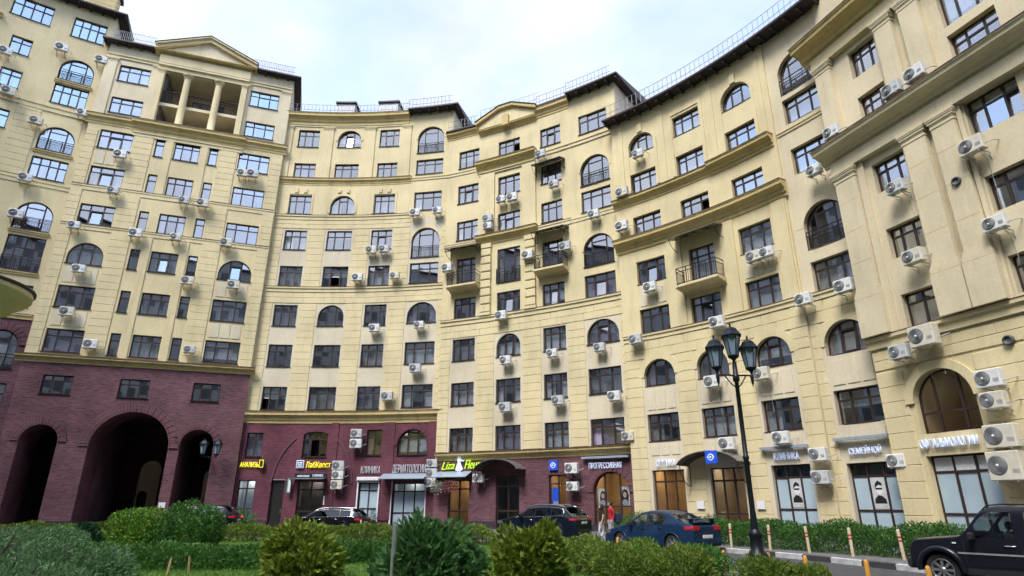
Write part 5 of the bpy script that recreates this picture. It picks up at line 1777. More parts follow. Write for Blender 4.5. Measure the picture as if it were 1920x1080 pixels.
# ------------------------------------------------------------------ road, pavement, kerbs
def smooth_line(pts, n=6):
    """Catmull-Rom through plan points."""
    out = []
    P_ = [pts[0]] + list(pts) + [pts[-1]]
    for i in range(1, len(P_) - 2):
        p0, p1, p2, p3 = [Vector((q[0], q[1])) for q in P_[i - 1:i + 3]]
        for k in range(n):
            t = k / n
            v = .5 * ((2 * p1) + (p2 - p0) * t + (2 * p0 - 5 * p1 + 4 * p2 - p3) * t * t + (3 * p1 - p0 - 3 * p2 + p3) * t ** 3)
            out.append((v.x, v.y))
    out.append(tuple(pts[-1]))
    return out
def offset_line(pts, d):
    out = []
    for i, p in enumerate(pts):
        a, b_ = pts[max(0, i - 1)], pts[min(len(pts) - 1, i + 1)]
        t = Vector((b_[0] - a[0], b_[1] - a[1])); t.normalize()
        out.append((p[0] - t.y * d, p[1] + t.x * d))
    return out
def strip(name, l1, l2, z, mat):
    mb = MB()
    for i in range(len(l1) - 1):
        mb.face([(*l1[i], z), (*l1[i + 1], z), (*l2[i + 1], z), (*l2[i], z)])
    o = mb.build(name, mat)
    o['kind'] = 'structure'
    return o
# inner edge of the far pavement runs round the court 4-5 m off the facade
FAR = smooth_line([(-34, 35.5), (-27, 38.6), (-20, 41.0), (-13, 41.8), (-6, 40.6), (0, 38.4), (4.2, 33.2), (6.8, 27.6), (7.9, 24.8), (9.1, 22.4), (10.0, 20.1), (10.9, 17.4), (12.4, 13.3), (14.0, 6.0)], 6)
FACE = offset_line(FAR, 6.5)
strip('pavement', FAR, FACE, 0.14, 'pavement')
kb = None
acc, stone = 0.0, 0
KERB = bpy.data.objects.new('kerb', None); COL.objects.link(KERB); KERB['kind'] = 'structure'
def kerb_run(line, mats, z1=.165, w=.16, parent=None):
    """Separate kerb stones laid end to end along a line."""
    pts = [Vector((p[0], p[1], 0)) for p in line]
    L = [0]
    for i in range(len(pts) - 1):
        L.append(L[-1] + (pts[i + 1] - pts[i]).length)
    def at(t):
        for i in range(len(pts) - 1):
            if L[i + 1] >= t:
                return pts[i].lerp(pts[i + 1], (t - L[i]) / max(1e-6, L[i + 1] - L[i]))
        return pts[-1]
    n = int(L[-1] / 1.15)
    for i in range(n):
        a, b_ = at(i * 1.15 + .012), at((i + 1) * 1.15 - .012)
        m = mats[i % len(mats)]
        me = cached(('kerb', m), lambda: (lambda q: (q.box(-.562, .562, -w / 2, w / 2, -.05, z1, ch=.02), q.mesh('kerb_stone', m))[1])(MB()))
        c = (a + b_) / 2
        put('kerb_stone', me, parent, (c.x, c.y, 0), (0, 0, math.atan2(b_.y - a.y, b_.x - a.x)))
near = [p for p in FAR if p[0] > 1.5 and p[1] < 36]
rest = [p for p in FAR if not (p[0] > 1.5 and p[1] < 36)] + near[:1]
kerb_run(near, ['kerb_white', 'kerb_black'], parent=KERB)
kerb_run(rest, ['kerb_grey'], parent=KERB)
# planted island in the middle of the court
ISL = smooth_line([(-26, 30.0), (-18, 32.6), (-10, 33.0), (-3, 31.0), (.5, 27.6), (2.6, 23.5), (4.0, 20.4), (4.9, 17.2), (6.1, 14.6), (7.2, 12.3), (7.6, 8.0), (7.0, 2.0)], 5)
isl_poly = ISL + [(7, -8), (-30, -8), (-30, 29)]
me = bpy.data.meshes.new('lawn')
me.from_pydata([(p[0], p[1], .1) for p in isl_poly], [], [tuple(range(len(isl_poly)))])
me.materials.append(M['lawn'])
o = put('lawn', me); o['kind'] = 'structure'
kerb_run(ISL, ['kerb_grey'], z1=.16, parent=KERB)

# ------------------------------------------------------------------ vehicles
def lerp_pts(pts, x):
    if x <= pts[0][0]: return pts[0][1]
    for i in range(len(pts) - 1):
        if x <= pts[i + 1][0]:
            a, b_ = pts[i], pts[i + 1]
            t = (x - a[0]) / max(1e-6, b_[0] - a[0])
            return a[1] + (b_[1] - a[1]) * t
    return pts[-1][1]
def soft(pts, x, e=.07):
    return (lerp_pts(pts, x - e) + 2 * lerp_pts(pts, x) + lerp_pts(pts, x + e)) / 4

def wheel_meshes(r, w, spokes, rim_mat, rimr):
    k = ('wheel', r, w, spokes, rim_mat)
    if k in MESH_CACHE: return MESH_CACHE[k]
    mb = MB()
    mb.lathe([(rimr * .98, -w / 2 + .02), (rimr, -w / 2), (r - .03, -w / 2), (r, -w / 2 + .035), (r, w / 2 - .035), (r - .03, w / 2), (rimr, w / 2), (rimr * .98, w / 2 - .02)], 32)
    ty = mb.mesh('wheel', 'rubber')
    mb = MB()
    mb.lathe([(rimr, w / 2 - .01), (rimr * .95, w / 2 + .005), (rimr * .88, w / 2 - .02), (rimr * .86, w / 2 - .10)], 32)
    mb.lathe([(0, w / 2 - .005), (.055, w / 2 - .005), (.07, w / 2 - .04)], 14)
    for i in range(spokes):
        a = 2 * math.pi * i / spokes
        wd = .55 * rimr * math.pi / spokes
        for (r0, r1, k0, k1) in ((.05, rimr * .9, .55, 1.0),):
            c, s_ = math.cos(a), math.sin(a)
            q = []
            for rr, ww, zz in ((r0, wd * .6, w / 2 - .015), (r1, wd, w / 2 - .02)):
                for sg in (-1, 1):
                    q.append((c * rr - s_ * ww * sg * .6, s_ * rr + c * ww * sg * .6, zz))
            mb.face([q[0], q[2], q[3], q[1]])
            mb.face([(q[0][0], q[0][1], q[0][2] - .05), (q[2][0], q[2][1], q[2][2] - .05), q[2], q[0]])
            mb.face([(q[1][0], q[1][1], q[1][2] - .05), (q[3][0], q[3][1], q[3][2] - .05), q[3], q[1]])
    rm = mb.mesh('rim', rim_mat)
    mb = MB(); mb.lathe([(0, w / 2 - .09), (rimr * .9, w / 2 - .09)], 20)
    dk = mb.mesh('brake_disc', 'alloy_dark')
    MESH_CACHE[k] = (ty, rm, dk)
    return MESH_CACHE[k]

def car(label, loc, rz, sp):
    """Local x runs from the nose (0) to the tail (L); +/-y are the sides; the root stands at the middle on the ground."""
    L, hw, H = sp['L'], sp['hw'], sp['H']
    top, belt = sp['top'], sp['belt']
    wx, wr = sp['wheels'], sp['wr']
    root = thing(sp.get('name', 'parked_car'), label, 'car', loc, rz, 'cars parked round the court')
    x0c = -L / 2
    clear = sp.get('clear', .2)
    def zt(x): return soft(top, x, sp.get('soft', .07))
    def zb(x): return soft(belt, x, .1)
    def zl(x):
        z = clear + sp.get('upf', .12) * max(0, (.35 - x) / .35) + sp.get('upr', .14) * max(0, (x - L + .4) / .4)
        for c in wx:
            q = (wr + .075) ** 2 - (x - c) ** 2
            if q > 0: z = max(z, wr + math.sqrt(q) - .01)
        return z
    nf, nr_ = sp.get('nose', .17), sp.get('tail', .10)
    def Wd(x, z):
        f = 1 - nf * max(0, (.8 - x) / .8) ** 2.2 - nr_ * max(0, (x - (L - .75)) / .75) ** 2.2
        b_ = zb(x)
        if z <= b_:
            t = (b_ - z) / max(.1, b_ - clear)
            g = 1 - .035 * (1 - t) ** 2 * 1.0 - .055 * max(0, t - .45) ** 1.5
        else:
            t = (z - b_) / max(.1, H - b_)
            g = .965 - sp.get('th', .2) * t - .05 * max(0, t - .8) / .2
        return hw * f * g
    xs = sorted(set([0.0, .03, .08, .16] + [L * i / 46 for i in range(2, 45)] + [L - .16, L - .08, L - .03, L] + sp.get('xs', [])))
    for c in wx:
        xs += [c - wr - .075, c + wr + .075, c - wr - .06, c + wr + .06]
    xs = sorted(xs)
    xs = [x for i, x in enumerate(xs) if i == 0 or x - xs[i - 1] > .012]
    NB, NY = 9, 8
    rowsL = []
    info = []
    for x in xs:
        lo, hi, b_ = zl(x), zt(x), zb(x)
        b2 = min(b_, hi - .01)
        lo = min(lo, b2 - .02)
        lv = [lo + (b2 - lo) * i / NB for i in range(NB + 1)]
        gh = hi - b2
        win = gh > .2
        if win:
            a_, c_ = b2 + .03, hi - .085
            lv += [a_] + [a_ + (c_ - a_) * i / 4 for i in range(1, 5)] + [hi - .03, hi]
        else:
            lv += [b2 + gh * i / 7 for i in range(1, 8)]
        pts = [(x + x0c, Wd(x, z), z) for z in lv]
        wt = pts[-1][1]
        crown = [(x + x0c, wt * math.cos(math.pi / 2 * i / NY), hi + .045 * (math.sin(math.pi / 2 * i / NY))) for i in range(1, NY + 1)]
        rowsL.append((pts, crown))
        info.append(win)
    body, side_gl, scr_gl = MB(), [MB(), MB()], {'windscreen': MB(), 'rear_window': MB()}
    ni = NB + 8
    n = len(xs)
    winx = sp['win']           # list of (x0,x1) side panes
    scr = sp['screen']         # (x0,x1)
    rgl = sp.get('rear_glass')
    for sg in (1, -1):
        V = []
        b0 = len(body.v)
        npt = ni + NY
        for pts, crown in rowsL:
            for p in pts + crown:
                body.v.append((p[0], p[1] * sg, p[2]))
        for i in range(n - 1):
            xm = (xs[i] + xs[i + 1]) / 2
            for j in range(npt - 1):
                q = [b0 + i * npt + j, b0 + (i + 1) * npt + j, b0 + (i + 1) * npt + j + 1, b0 + i * npt + j + 1]
                if sg > 0: q = q[::-1]
                isw = info[i] and info[i + 1] and NB + 1 <= j < NB + 5
                tgt = None
                if isw:
                    for k, (a, c) in enumerate(winx):
                        if a <= xm <= c: tgt = ('s', k)
                if j >= ni and j < npt - 1 + 1:
                    if scr[0] <= xm <= scr[1]: tgt = ('w', 'windscreen')
                    elif rgl and rgl[0] <= xm <= rgl[1]: tgt = ('w', 'rear_window')
                if tgt is None:
                    body.f.append(tuple(q)); body.uv.append([(0, 0)] * 4); body.mi.append(0); body.sm.append(True)
                elif tgt[0] == 's':
                    g = sp.setdefault('_sg', {}).setdefault((tgt[1], sg), MB())
                    g.face([body.v[t] for t in q])
                else:
                    scr_gl[tgt[1]].face([body.v[t] for t in q])
    for i, rev in ((0, False), (n - 1, True)):          # nose and tail faces
        pts, crown = rowsL[i]
        half = pts + crown
        poly = [(p[0], p[1], p[2]) for p in half] + [(p[0], -p[1], p[2]) for p in half[:-1][::-1]]
        body.face(poly[::-1] if rev else poly)
    bo = body.build('body', sp['paint'], root, True)
    sgs = sp.pop('_sg', {})
    for (k, sg), g in sgs.items():
        g.build('side_window', sp['glass'], root, True)
    for nm, g in scr_gl.items():
        if g.f: g.build(nm, sp['glass'], root, True)
    # floor pan, wheel wells, cabin
    mb = MB()
    mb.box(x0c + .25, x0c + L - .25, -hw * .70, hw * .70, clear + .03, clear + .22)
    mb.box(x0c + .45, x0c + sp['cabin'][0] - .1, -hw * .6, hw * .6, clear + .2, zb(.9) - .22)
    mb.build('floor_pan', 'plastic_black', root, True)
    ca, cb = sp['cabin']
    mb = MB(); mb.box(x0c + ca, x0c + ca + .3, -hw * .78, hw * .78, .6, zb(ca + .3) - .02, ch=.03); mb.build('dashboard', 'plastic_black', root, True)
    for y in (-.36, .36):
        for xx in sp.get('seats', (.85, 1.75)):
            mb = MB()
            mb.box(x0c + ca + xx, x0c + ca + xx + .14, y - .24, y + .24, .4, zb(L / 2) + .16, ch=.04)
            mb.box(x0c + ca + xx + .02, x0c + ca + xx + .12, y - .12, y + .12, zb(L / 2) + .2, zb(L / 2) + .36, ch=.03)
            mb.build('seat', 'plastic_black', root, True)
    # doors: slightly proud skins with handles
    for (a, c) in sp['doors']:
        for sg in (1, -1):
            mb = MB()
            rows = []
            for i in range(9):
                x = a + (c - a) * i / 8
                z0 = max(zl(x) + .08, clear + .16); z1 = zb(x) - .02
                rows.append([(x + x0c, sg * (Wd(x, z0 + (z1 - z0) * j / 6) + .007), z0 + (z1 - z0) * j / 6) for j in range(7)])
            mb.grid(rows if sg < 0 else rows[::-1])
            d_ = mb.build('door', sp['paint'], root, True)
            hz = zb(c) - .12
            mb = MB()
            y = sg * (Wd(c - .15, hz) + .012)
            mb.tube([(c - .30 + x0c, y, hz), (c - .28 + x0c, y + sg * .025, hz), (c - .12 + x0c, y + sg * .025, hz), (c - .10 + x0c, y, hz)], .014, 6)
            mb.build('handle', sp.get('handle', sp['paint']), d_, True)
            for xe in (a, c):                               # seam shadow line
                mb = MB()
                z0 = max(zl(xe) + .06, clear + .14); z1 = zb(xe)
                mb.tube([(xe + x0c, sg * (Wd(xe, z0 + (z1 - z0) * j / 8) + .002), z0 + (z1 - z0) * j / 8) for j in range(9)], .009, 4)
                mb.build('door_gap', 'plastic_black', d_, True)
    # sills and arch lips
    for sg in (1, -1):
        mb = MB()
        xa, xb = wx[0] + wr + .09, wx[1] - wr - .09
        rows = [[(x + x0c, sg * (Wd(x, clear + .02) + .012), clear - .01), (x + x0c, sg * (Wd(x, clear + .12) + .014), clear + .12)] for x in [xa + (xb - xa) * i / 8 for i in range(9)]]
        mb.grid(rows if sg < 0 else rows[::-1]); mb.build('sill', sp.get('trim', 'plastic_black'), root, True)
        for c in wx:
            mb = MB()
            rows = []
            for i in range(17):
                an = math.pi * (-.02 + 1.04 * i / 16)
                rr0, rr1 = wr + .055, wr + sp.get('flare', .085)
                px = c - math.cos(an) * rr0; pz = wr + math.sin(an) * rr0
                qx = c - math.cos(an) * rr1; qz = wr + math.sin(an) * rr1
                fo = sp.get('flare_out', .012)
                rows.append([(px + x0c, sg * (Wd(c, max(pz, clear)) - .12), pz), (px + x0c, sg * (Wd(px, max(pz, clear)) + fo), pz), (qx + x0c, sg * (Wd(qx, max(qz, clear)) + fo * .8), qz), (qx + x0c, sg * (Wd(qx, max(qz, clear)) - .004), qz + .01)])
            mb.grid(rows if sg < 0 else [r[::-1] for r in rows])
            mb.build('wheel_arch', sp.get('archmat', sp['paint']), root, True)
    ty, rm, dk = wheel_meshes(wr, sp.get('ww', .22), sp['spokes'], sp['rim'], sp['rimr'])
    for c in wx:
        for sg in (1, -1):
            w_ = put('wheel', ty, root, (c + x0c, sg * (hw - sp.get('ww', .22) / 2 - .035), wr), (R(-90 * sg), 0, 0))
            put('rim', rm, w_); put('brake_disc', dk, w_)
    def patch(name, mat, a, c, z0, z1, off=.012, sides=(1, -1)):
        for sg in sides:
            mb = MB()
            rows = []
            for i in range(6):
                x = a + (c - a) * i / 5
                rows.append([(x + x0c, sg * (Wd(x, z0 + (z1 - z0) * j / 3) + off), z0 + (z1 - z0) * j / 3) for j in range(4)])
            mb.grid(rows if sg < 0 else rows[::-1]); mb.build(name, mat, root, True)
    def rearbox(name, mat, y0, y1, z0, z1, out=.03):
        mb = MB(); mb.box(x0c + L - .03, x0c + L + out, y0, y1, z0, z1, ch=.008); return mb.build(name, mat, root, True)
    for sg in (1, -1):                                      # mirrors
        mx_ = sp['mirror']
        mb = MB()
        y = Wd(mx_, zb(mx_)) 
        ya, yb = sorted((sg * (y + .05), sg * (y + .23)))
        mb.box(mx_ + x0c, mx_ + x0c + .1, ya, yb, zb(mx_) - .02, zb(mx_) + .14, ch=.03)
        ya, yb = sorted((sg * (y - .03), sg * (y + .06)))
        mb.box(mx_ + x0c + .03, mx_ + x0c + .07, ya, yb, zb(mx_) - .01, zb(mx_) + .03)
        mb.build('mirror', sp.get('mirmat', sp['paint']), root, True)
    sp['extra'](root, x0c, Wd, zt, zb, patch, rearbox, L, hw)
    return root

def tubepart(root, name, mat, pts, r, n=6):
    mb = MB(); mb.tube(pts, r, n); return mb.build(name, mat, root, True)

def rails(root, x0c, Wd, zt, a, c, h=.05, mat='chrome'):
    for sg in (1, -1):
        pts = [(x + x0c, sg * (Wd(x, zt(x)) - .06), zt(x) + h * (0.25 if i in (0, 8) else 1)) for i, x in enumerate([a + (c - a) * k / 8 for k in range(9)])]
        tubepart(root, 'roof_rail', mat, pts, .018)
def win_trim(root, x0c, Wd, zt, zb, a, c, mat='chrome'):
    for sg in (1, -1):
        xs_ = [a + (c - a) * k / 16 for k in range(17)]
        up = [(x + x0c, sg * (Wd(x, zt(x) - .07) + .006), zt(x) - .07) for x in xs_ if zt(x) - zb(x) > .12]
        lo = [(x + x0c, sg * (Wd(x, zb(x) + .02) + .008), zb(x) + .02) for x in xs_]
        tubepart(root, 'window_trim', mat, lo[:1] + up + lo[-1:], .012, 5)
        tubepart(root, 'window_trim', mat, lo, .010, 5)
def plate_no(rb, z, y=0.0):
    rb('number_plate', 'plate_white', y - .26, y + .26, z, z + .11, .04)

def ex_wagon(root, x0c, Wd, zt, zb, patch, rb, L, hw):
    rails(root, x0c, Wd, zt, 1.9, 4.35); win_trim(root, x0c, Wd, zt, zb, 1.28, 4.5)
    patch('tail_lamp', 'tail_red', L - .36, L - .06, .80, .90)
    for sg in (-1, 1):
        ya, yb = sorted((sg * hw * .60, sg * hw * .86)); rb('tail_lamp', 'tail_red', ya, yb, .80, .91, .02)
    plate_no(rb, .62); rb('bumper', 'plastic_black', -hw * .8, hw * .8, .36, .5, .03)
    patch('head_lamp', 'head_lamp', .05, .42, .62, .76)
    mb = MB(); mb.box(x0c + L - .66, x0c + L - .36, -.55, .55, 1.445, 1.475, ch=.01); mb.build('spoiler', 'paint_black', root, True)
def ex_suv(root, x0c, Wd, zt, zb, patch, rb, L, hw):
    tm = 'plastic_black' if root.location.x < -15 else 'chrome'
    rails(root, x0c, Wd, zt, 1.65, 3.95, mat=tm); win_trim(root, x0c, Wd, zt, zb, 1.25, 4.05, tm)
    patch('tail_lamp', 'tail_red', L - .36, L - .05, .97, 1.05)
    for sg in (-1, 1):
        ya, yb = sorted((sg * hw * .6, sg * hw * .84)); rb('tail_lamp', 'tail_red', ya, yb, .97, 1.05, .02)
        ya, yb = sorted((sg * hw * .5, sg * hw * .74)); rb('exhaust_trim', 'chrome', ya, yb, .36, .42, .05)
    rb('tail_strip', 'chrome', -hw * .4, hw * .4, 1.0, 1.03, .02)
    plate_no(rb, .80); rb('bumper', 'plastic_black', -hw * .8, hw * .8, .34, .55, .03)
    patch('head_lamp', 'head_lamp', .05, .45, .78, .92)
    patch('door_trim', 'chrome', 1.3, 3.3, .34, .37, .02)
    mb = MB(); mb.box(x0c + L - .72, x0c + L - .30, -.62, .62, 1.62, 1.655, ch=.01); mb.build('spoiler', 'paint_navy', root, True)
    tubepart(root, 'rear_wiper', 'plastic_black', [(x0c + L - .14, .1, 1.16), (x0c + L - .22, -.3, 1.26)], .012)
def ex_sedan(root, x0c, Wd, zt, zb, patch, rb, L, hw):
    patch('tail_lamp', 'tail_red', L - .34, L - .06, .85, .96)
    for sg in (-1, 1):
        ya, yb = sorted((sg * hw * .48, sg * hw * .86)); rb('tail_lamp', 'tail_red', ya, yb, .82, .97, .02)
    plate_no(rb, .55); rb('bumper', 'paint_blue', -hw * .84, hw * .84, .36, .52, .05)
    rb('bumper_lip', 'plastic_black', -hw * .78, hw * .78, .27, .35, .03)
    patch('head_lamp', 'head_lamp', .05, .45, .62, .76)
    patch('side_marker', 'head_lamp', 1.32, 1.40, .72, .755, sides=(1, -1))
    mb = MB(); mb.box(x0c + L - .34, x0c + L + .02, -.72, .72, 1.195, 1.225, ch=.01)
    sp_ = mb.build('spoiler', 'paint_blue', root, True)
    for y in (-.62, .62):
        mb = MB(); mb.box(x0c + L - .28, x0c + L - .12, y - .02, y + .02, .98, 1.195); mb.build('spoiler_leg', 'paint_blue', sp_, True)
    win_trim(root, x0c, Wd, zt, zb, 1.2, 3.55, 'plastic_black')
    tubepart(root, 'exhaust', 'chrome', [(x0c + L - .25, -.5, .27), (x0c + L + .03, -.5, .27)], .035, 8)
def ex_jeep(root, x0c, Wd, zt, zb, patch, rb, L, hw):
    rails(root, x0c, Wd, zt, 1.45, 3.3, .07, 'plastic_black')
    patch('side_moulding', 'steel', 1.0, 2.6, .70, .735, .016)
    patch('side_marker', 'sign_white', .92, 1.0, .90, .93, .014)
    patch('tail_lamp', 'tail_red', L - .12, L - .02, .82, 1.1)
    mb = MB(); mb.box(x0c - .12, x0c + .1, -hw * .88, hw * .88, .34, .58, ch=.04); mb.build('bumper', 'plastic_black', root, True)
    mb = MB(); mb.box(x0c - .015, x0c + .03, -.38, .38, .64, .84); g_ = mb.build('grille', 'plastic_black', root, True)
    for i in range(5):
        mb = MB(); y = -.28 + i * .14; mb.box(x0c - .03, x0c - .016, y - .03, y + .03, .66, .82); mb.build('grille_slot', 'paint_jeep', g_, True)
    for sg in (-1, 1):
        mb = MB(); mb.lathe([(0, .03), (.08, .02), (.10, 0)], 18); o = mb.build('head_lamp', 'head_lamp', root, True)
        o.location = (x0c - .01, sg * .5, .76); o.rotation_euler = (0, R(-90), 0)
    rb('bumper', 'plastic_black', -hw * .85, hw * .85, .36, .54, .1)
    for sg in (1, -1):
        tubepart(root, 'window_trim', 'chrome', [(2.3 + x0c, sg * (Wd(2.3, 1.35) + .01), 1.32), (2.32 + x0c, sg * (Wd(2.3, 1.15) + .012), 1.14), (2.5 + x0c, sg * (Wd(2.5, 1.03) + .012), 1.035), (3.3 + x0c, sg * (Wd(3.3, 1.03) + .012), 1.03)], .011, 5)
    mb = MB(); rows = []
    for i in range(17):
        a = 2 * math.pi * i / 16
        mb.tube([(x0c + 1.62 + .05 * math.sin(a), .36 + .17 * math.cos(a), 1.0 + .17 * math.sin(a)), (x0c + 1.62 + .05 * math.sin(a + .4), .36 + .17 * math.cos(a + .4), 1.0 + .17 * math.sin(a + .4))], .014, 5, caps=False)
    mb.build('steering_wheel', 'plastic_black', root, True)

wagon = dict(L=4.93, hw=.93, H=1.47, wheels=(.93, 3.86), wr=.335, clear=.2, th=.23, paint='paint_black', glass='car_glass', spokes=10, rim='alloy', rimr=.24,
             top=[(0, .56), (.06, .68), (.3, .78), (1.15, .95), (1.35, .99), (2.15, 1.41), (2.6, 1.465), (3.6, 1.455), (4.25, 1.41), (4.42, 1.36), (4.78, 1.02), (4.86, .93), (4.93, .80)],
             belt=[(0, .5), (.5, .72), (1.2, .93), (2.5, .96), (4.4, 1.0), (4.93, .78)], win=[(1.5, 2.55), (2.62, 3.55), (3.62, 4.35)], screen=(1.38, 2.1), rear_glass=(4.45, 4.76),
             cabin=(1.25, 4.3), doors=[(1.38, 2.58), (2.6, 3.6)], mirror=1.72, handle='chrome', extra=ex_wagon, seats=(.95, 1.85))
suv = dict(L=4.72, hw=.94, H=1.66, wheels=(.9, 3.65), wr=.375, clear=.24, th=.22, paint='paint_navy', glass='car_glass', spokes=14, rim='alloy', rimr=.275,
           top=[(0, .66), (.05, .8), (.25, .93), (1.15, 1.08), (1.3, 1.12), (2.0, 1.55), (2.4, 1.645), (3.3, 1.64), (3.95, 1.57), (4.12, 1.5), (4.55, 1.12), (4.62, 1.02), (4.72, .9)],
           belt=[(0, .6), (.4, .88), (1.2, 1.06), (2.6, 1.1), (4.0, 1.16), (4.72, .88)], win=[(1.45, 2.35), (2.42, 3.3), (3.37, 3.95)], screen=(1.32, 1.98), rear_glass=(4.16, 4.54),
           cabin=(1.2, 4.1), doors=[(1.3, 2.38), (2.4, 3.32)], mirror=1.6, handle='chrome', trim='plastic_black', extra=ex_suv, seats=(.9, 1.75))
suv2 = dict(suv); suv2.update(rim='alloy_dark', spokes=5, paint='paint_black')
sedan = dict(L=4.57, hw=.88, H=1.47, wheels=(.98, 3.61), wr=.325, clear=.19, th=.24, paint='paint_blue', glass='car_glass_clear', spokes=6, rim='alloy', rimr=.235,
             top=[(0, .5), (.05, .62), (.3, .74), (1.2, .93), (1.35, .97), (2.05, 1.385), (2.5, 1.46), (3.1, 1.44), (3.45, 1.36), (4.1, 1.07), (4.35, 1.05), (4.5, 1.0), (4.57, .86)],
             belt=[(0, .45), (.5, .70), (1.2, .91), (2.5, .96), (4.0, 1.03), (4.57, .84)], win=[(1.5, 2.4), (2.47, 3.3)], screen=(1.4, 2.02), rear_glass=(3.5, 4.08),
             cabin=(1.25, 3.6), doors=[(1.4, 2.43), (2.45, 3.3)], mirror=1.65, extra=ex_sedan, seats=(.9, 1.75), mirmat='plastic_black')
jeep = dict(L=3.55, hw=.80, H=1.66, wheels=(.62, 2.87), wr=.345, clear=.3, th=.09, paint='paint_jeep', glass='car_glass_clear', spokes=8, rim='alloy', rimr=.235, soft=.05,
            top=[(0, .62), (.03, .82), (.1, .93), (1.02, 1.03), (1.12, 1.06), (1.55, 1.56), (1.75, 1.645), (3.3, 1.64), (3.42, 1.55), (3.52, 1.0), (3.55, .9)],
            belt=[(0, .6), (.2, .86), (1.1, 1.0), (3.4, 1.02), (3.55, .88)], win=[(1.36, 2.12), (2.32, 3.32)], screen=(1.14, 1.52), rear_glass=(3.44, 3.5), nose=.07, tail=.03,
            cabin=(1.1, 3.4), doors=[(1.14, 2.18)], mirror=1.3, extra=ex_jeep, seats=(.75, 1.55), flare=.15, flare_out=.07, archmat='paint_jeep', handle='chrome', mirmat='plastic_black', ww=.22)
car('dark station wagon with silver window trim parked by the laboratory entrance', (-11.6, 39.6, 0), R(-8), wagon)
car('dark blue sport utility car with multi-spoke wheels parked by the arched shop window', (1.37, 33.2, 0), R(-33), suv)
car('blue sedan with boot spoiler and red tail lamps parked beside the yellow bollards', (5.6, 25.5, 0), R(-54), sedan)
car('black boxy off-roader cut off by the right edge of the picture', (10.75, 14.2, 0), R(-54), jeep)
c4 = car('black car half hidden behind round shrub left of the brick shops, tail lamp lit', (-18.9, 38.2, 0), R(8), suv2)
lit = [o for o in c4.children if o.name.startswith('tail_lamp')]
lit[-1].data.materials[0] = M['tail_lit']

# ------------------------------------------------------------------ people
def person(label, loc, rz, J, mats, hair):
    """One continuous skinned figure. J: joints name -> (pos, radius, parent). mats: function of the point -> slot."""
    root = thing('person', label, 'person', loc, rz)
    names = list(J)
    vs = [J[k][0] for k in names]
    es = [(names.index(J[k][2]), names.index(k)) for k in names if J[k][2]]
    me = bpy.data.meshes.new('figure')
    me.from_pydata(vs, es, [])
    ob = bpy.data.objects.new('figure', me); COL.objects.link(ob)
    sk = ob.modifiers.new('skin', 'SKIN')
    ob.modifiers.new('sub', 'SUBSURF').levels = 2
    for i, k in enumerate(names):
        r = J[k][1]
        me.skin_vertices[0].data[i].radius = r if isinstance(r, tuple) else (r, r)
        me.skin_vertices[0].data[i].use_root = (k == 'pelvis')
    dg = bpy.context.evaluated_depsgraph_get()
    bm_ = bpy.data.meshes.new_from_object(ob.evaluated_get(dg))
    bpy.data.objects.remove(ob)
    sl = []
    for m in mats[0]: 
        bm_.materials.append(M[m])
    for p in bm_.polygons:
        p.use_smooth = True
        p.material_index = mats[1](p.center)
    put('figure', bm_, root)
    hm = MB()
    hm.lathe([(0, hair['top']), (.06, hair['top'] - .01), (.105, hair['top'] - .05), (.118, hair['top'] - .11), (.105, hair['top'] - .17), (.085, hair['bot'])], 14, hair['c'])
    hm.build('hair', 'hair_dark', root, True)
    return root
def stance(hip, sh, head, legs, arms, w=1.0, shw=.19):
    J = {'pelvis': ((0, 0, hip), (.155 * w, .115 * w), None), 'waist': ((0, -.01, hip + .18), (.135 * w, .10 * w), 'pelvis'), 'chest': ((0, 0, hip + .38), (.165 * w, .115 * w), 'waist'),
         'neck0': ((0, 0, sh + .02), (.075, .07), 'chest'), 'neck': ((0, -.01, sh + .1), .052, 'neck0'), 'jaw': ((0, -.03, head - .15), (.068, .08), 'neck'), 'skull': ((0, -.015, head - .07), (.078, .095), 'jaw'), 'crown': ((0, -.01, head - .02), (.055, .065), 'skull'),
         'nose': ((0, -.135, head - .12), .014, 'jaw')}
    for s_, nm in ((-1, 'l'), (1, 'r')):
        k, f = legs[nm]
        J['hip' + nm] = ((s_ * .09, 0, hip - .06), .095 * w, 'pelvis')
        J['knee' + nm] = ((s_ * .095, k[0], k[1]), .062, 'hip' + nm)
        J['ank' + nm] = ((s_ * .095, f[0], f[1]), .042, 'knee' + nm)
        J['toe' + nm] = ((s_ * .10, f[0] - .16, f[1] - .045), (.042, .03), 'ank' + nm)
        e, h = arms[nm]
        J['sho' + nm] = ((s_ * shw, 0, sh - .05), .06, 'chest')
        J['elb' + nm] = ((s_ * (shw + .05), e[0], e[1]), .042, 'sho' + nm)
        J['wri' + nm] = ((s_ * (shw + .04), h[0], h[1]), .028, 'elb' + nm)
        J['palm' + nm] = ((s_ * (shw + .04), h[0] - .03, h[1] - .07), (.022, .038), 'wri' + nm)
        for q in range(4):
            J['f%d%s' % (q, nm)] = ((s_ * (shw + .035), h[0] - .06 + q * .022, h[1] - .15 - (.012 if q in (1, 2) else 0)), .009, 'palm' + nm)
        J['th' + nm] = ((s_ * (shw + .015), h[0] - .075, h[1] - .10), .010, 'palm' + nm)
    return J
Jw = stance(.92, 1.42, 1.70, {'l': ((-.10, .50), (.12, .10)), 'r': ((.02, .48), (-.22, .09))}, {'l': ((.06, 1.12), (.0, .88)), 'r': ((-.03, 1.12), (-.12, .9))}, .92, .17)
def wm(c):
    if c.z > 1.46: return 0
    if abs(c.x) > .15 and c.z < 1.26: return 0
    if c.z > .95: return 1
    if c.z > .13: return 2
    return 3
person('walking person in black top and pale trousers beside the one in red', (4.0, 30.3, 0), R(-70), Jw, (['skin', 'cloth_black', 'trouser_pale', 'shoe_white'], wm), dict(top=1.715, bot=1.28, c=(0, .02, 0)))
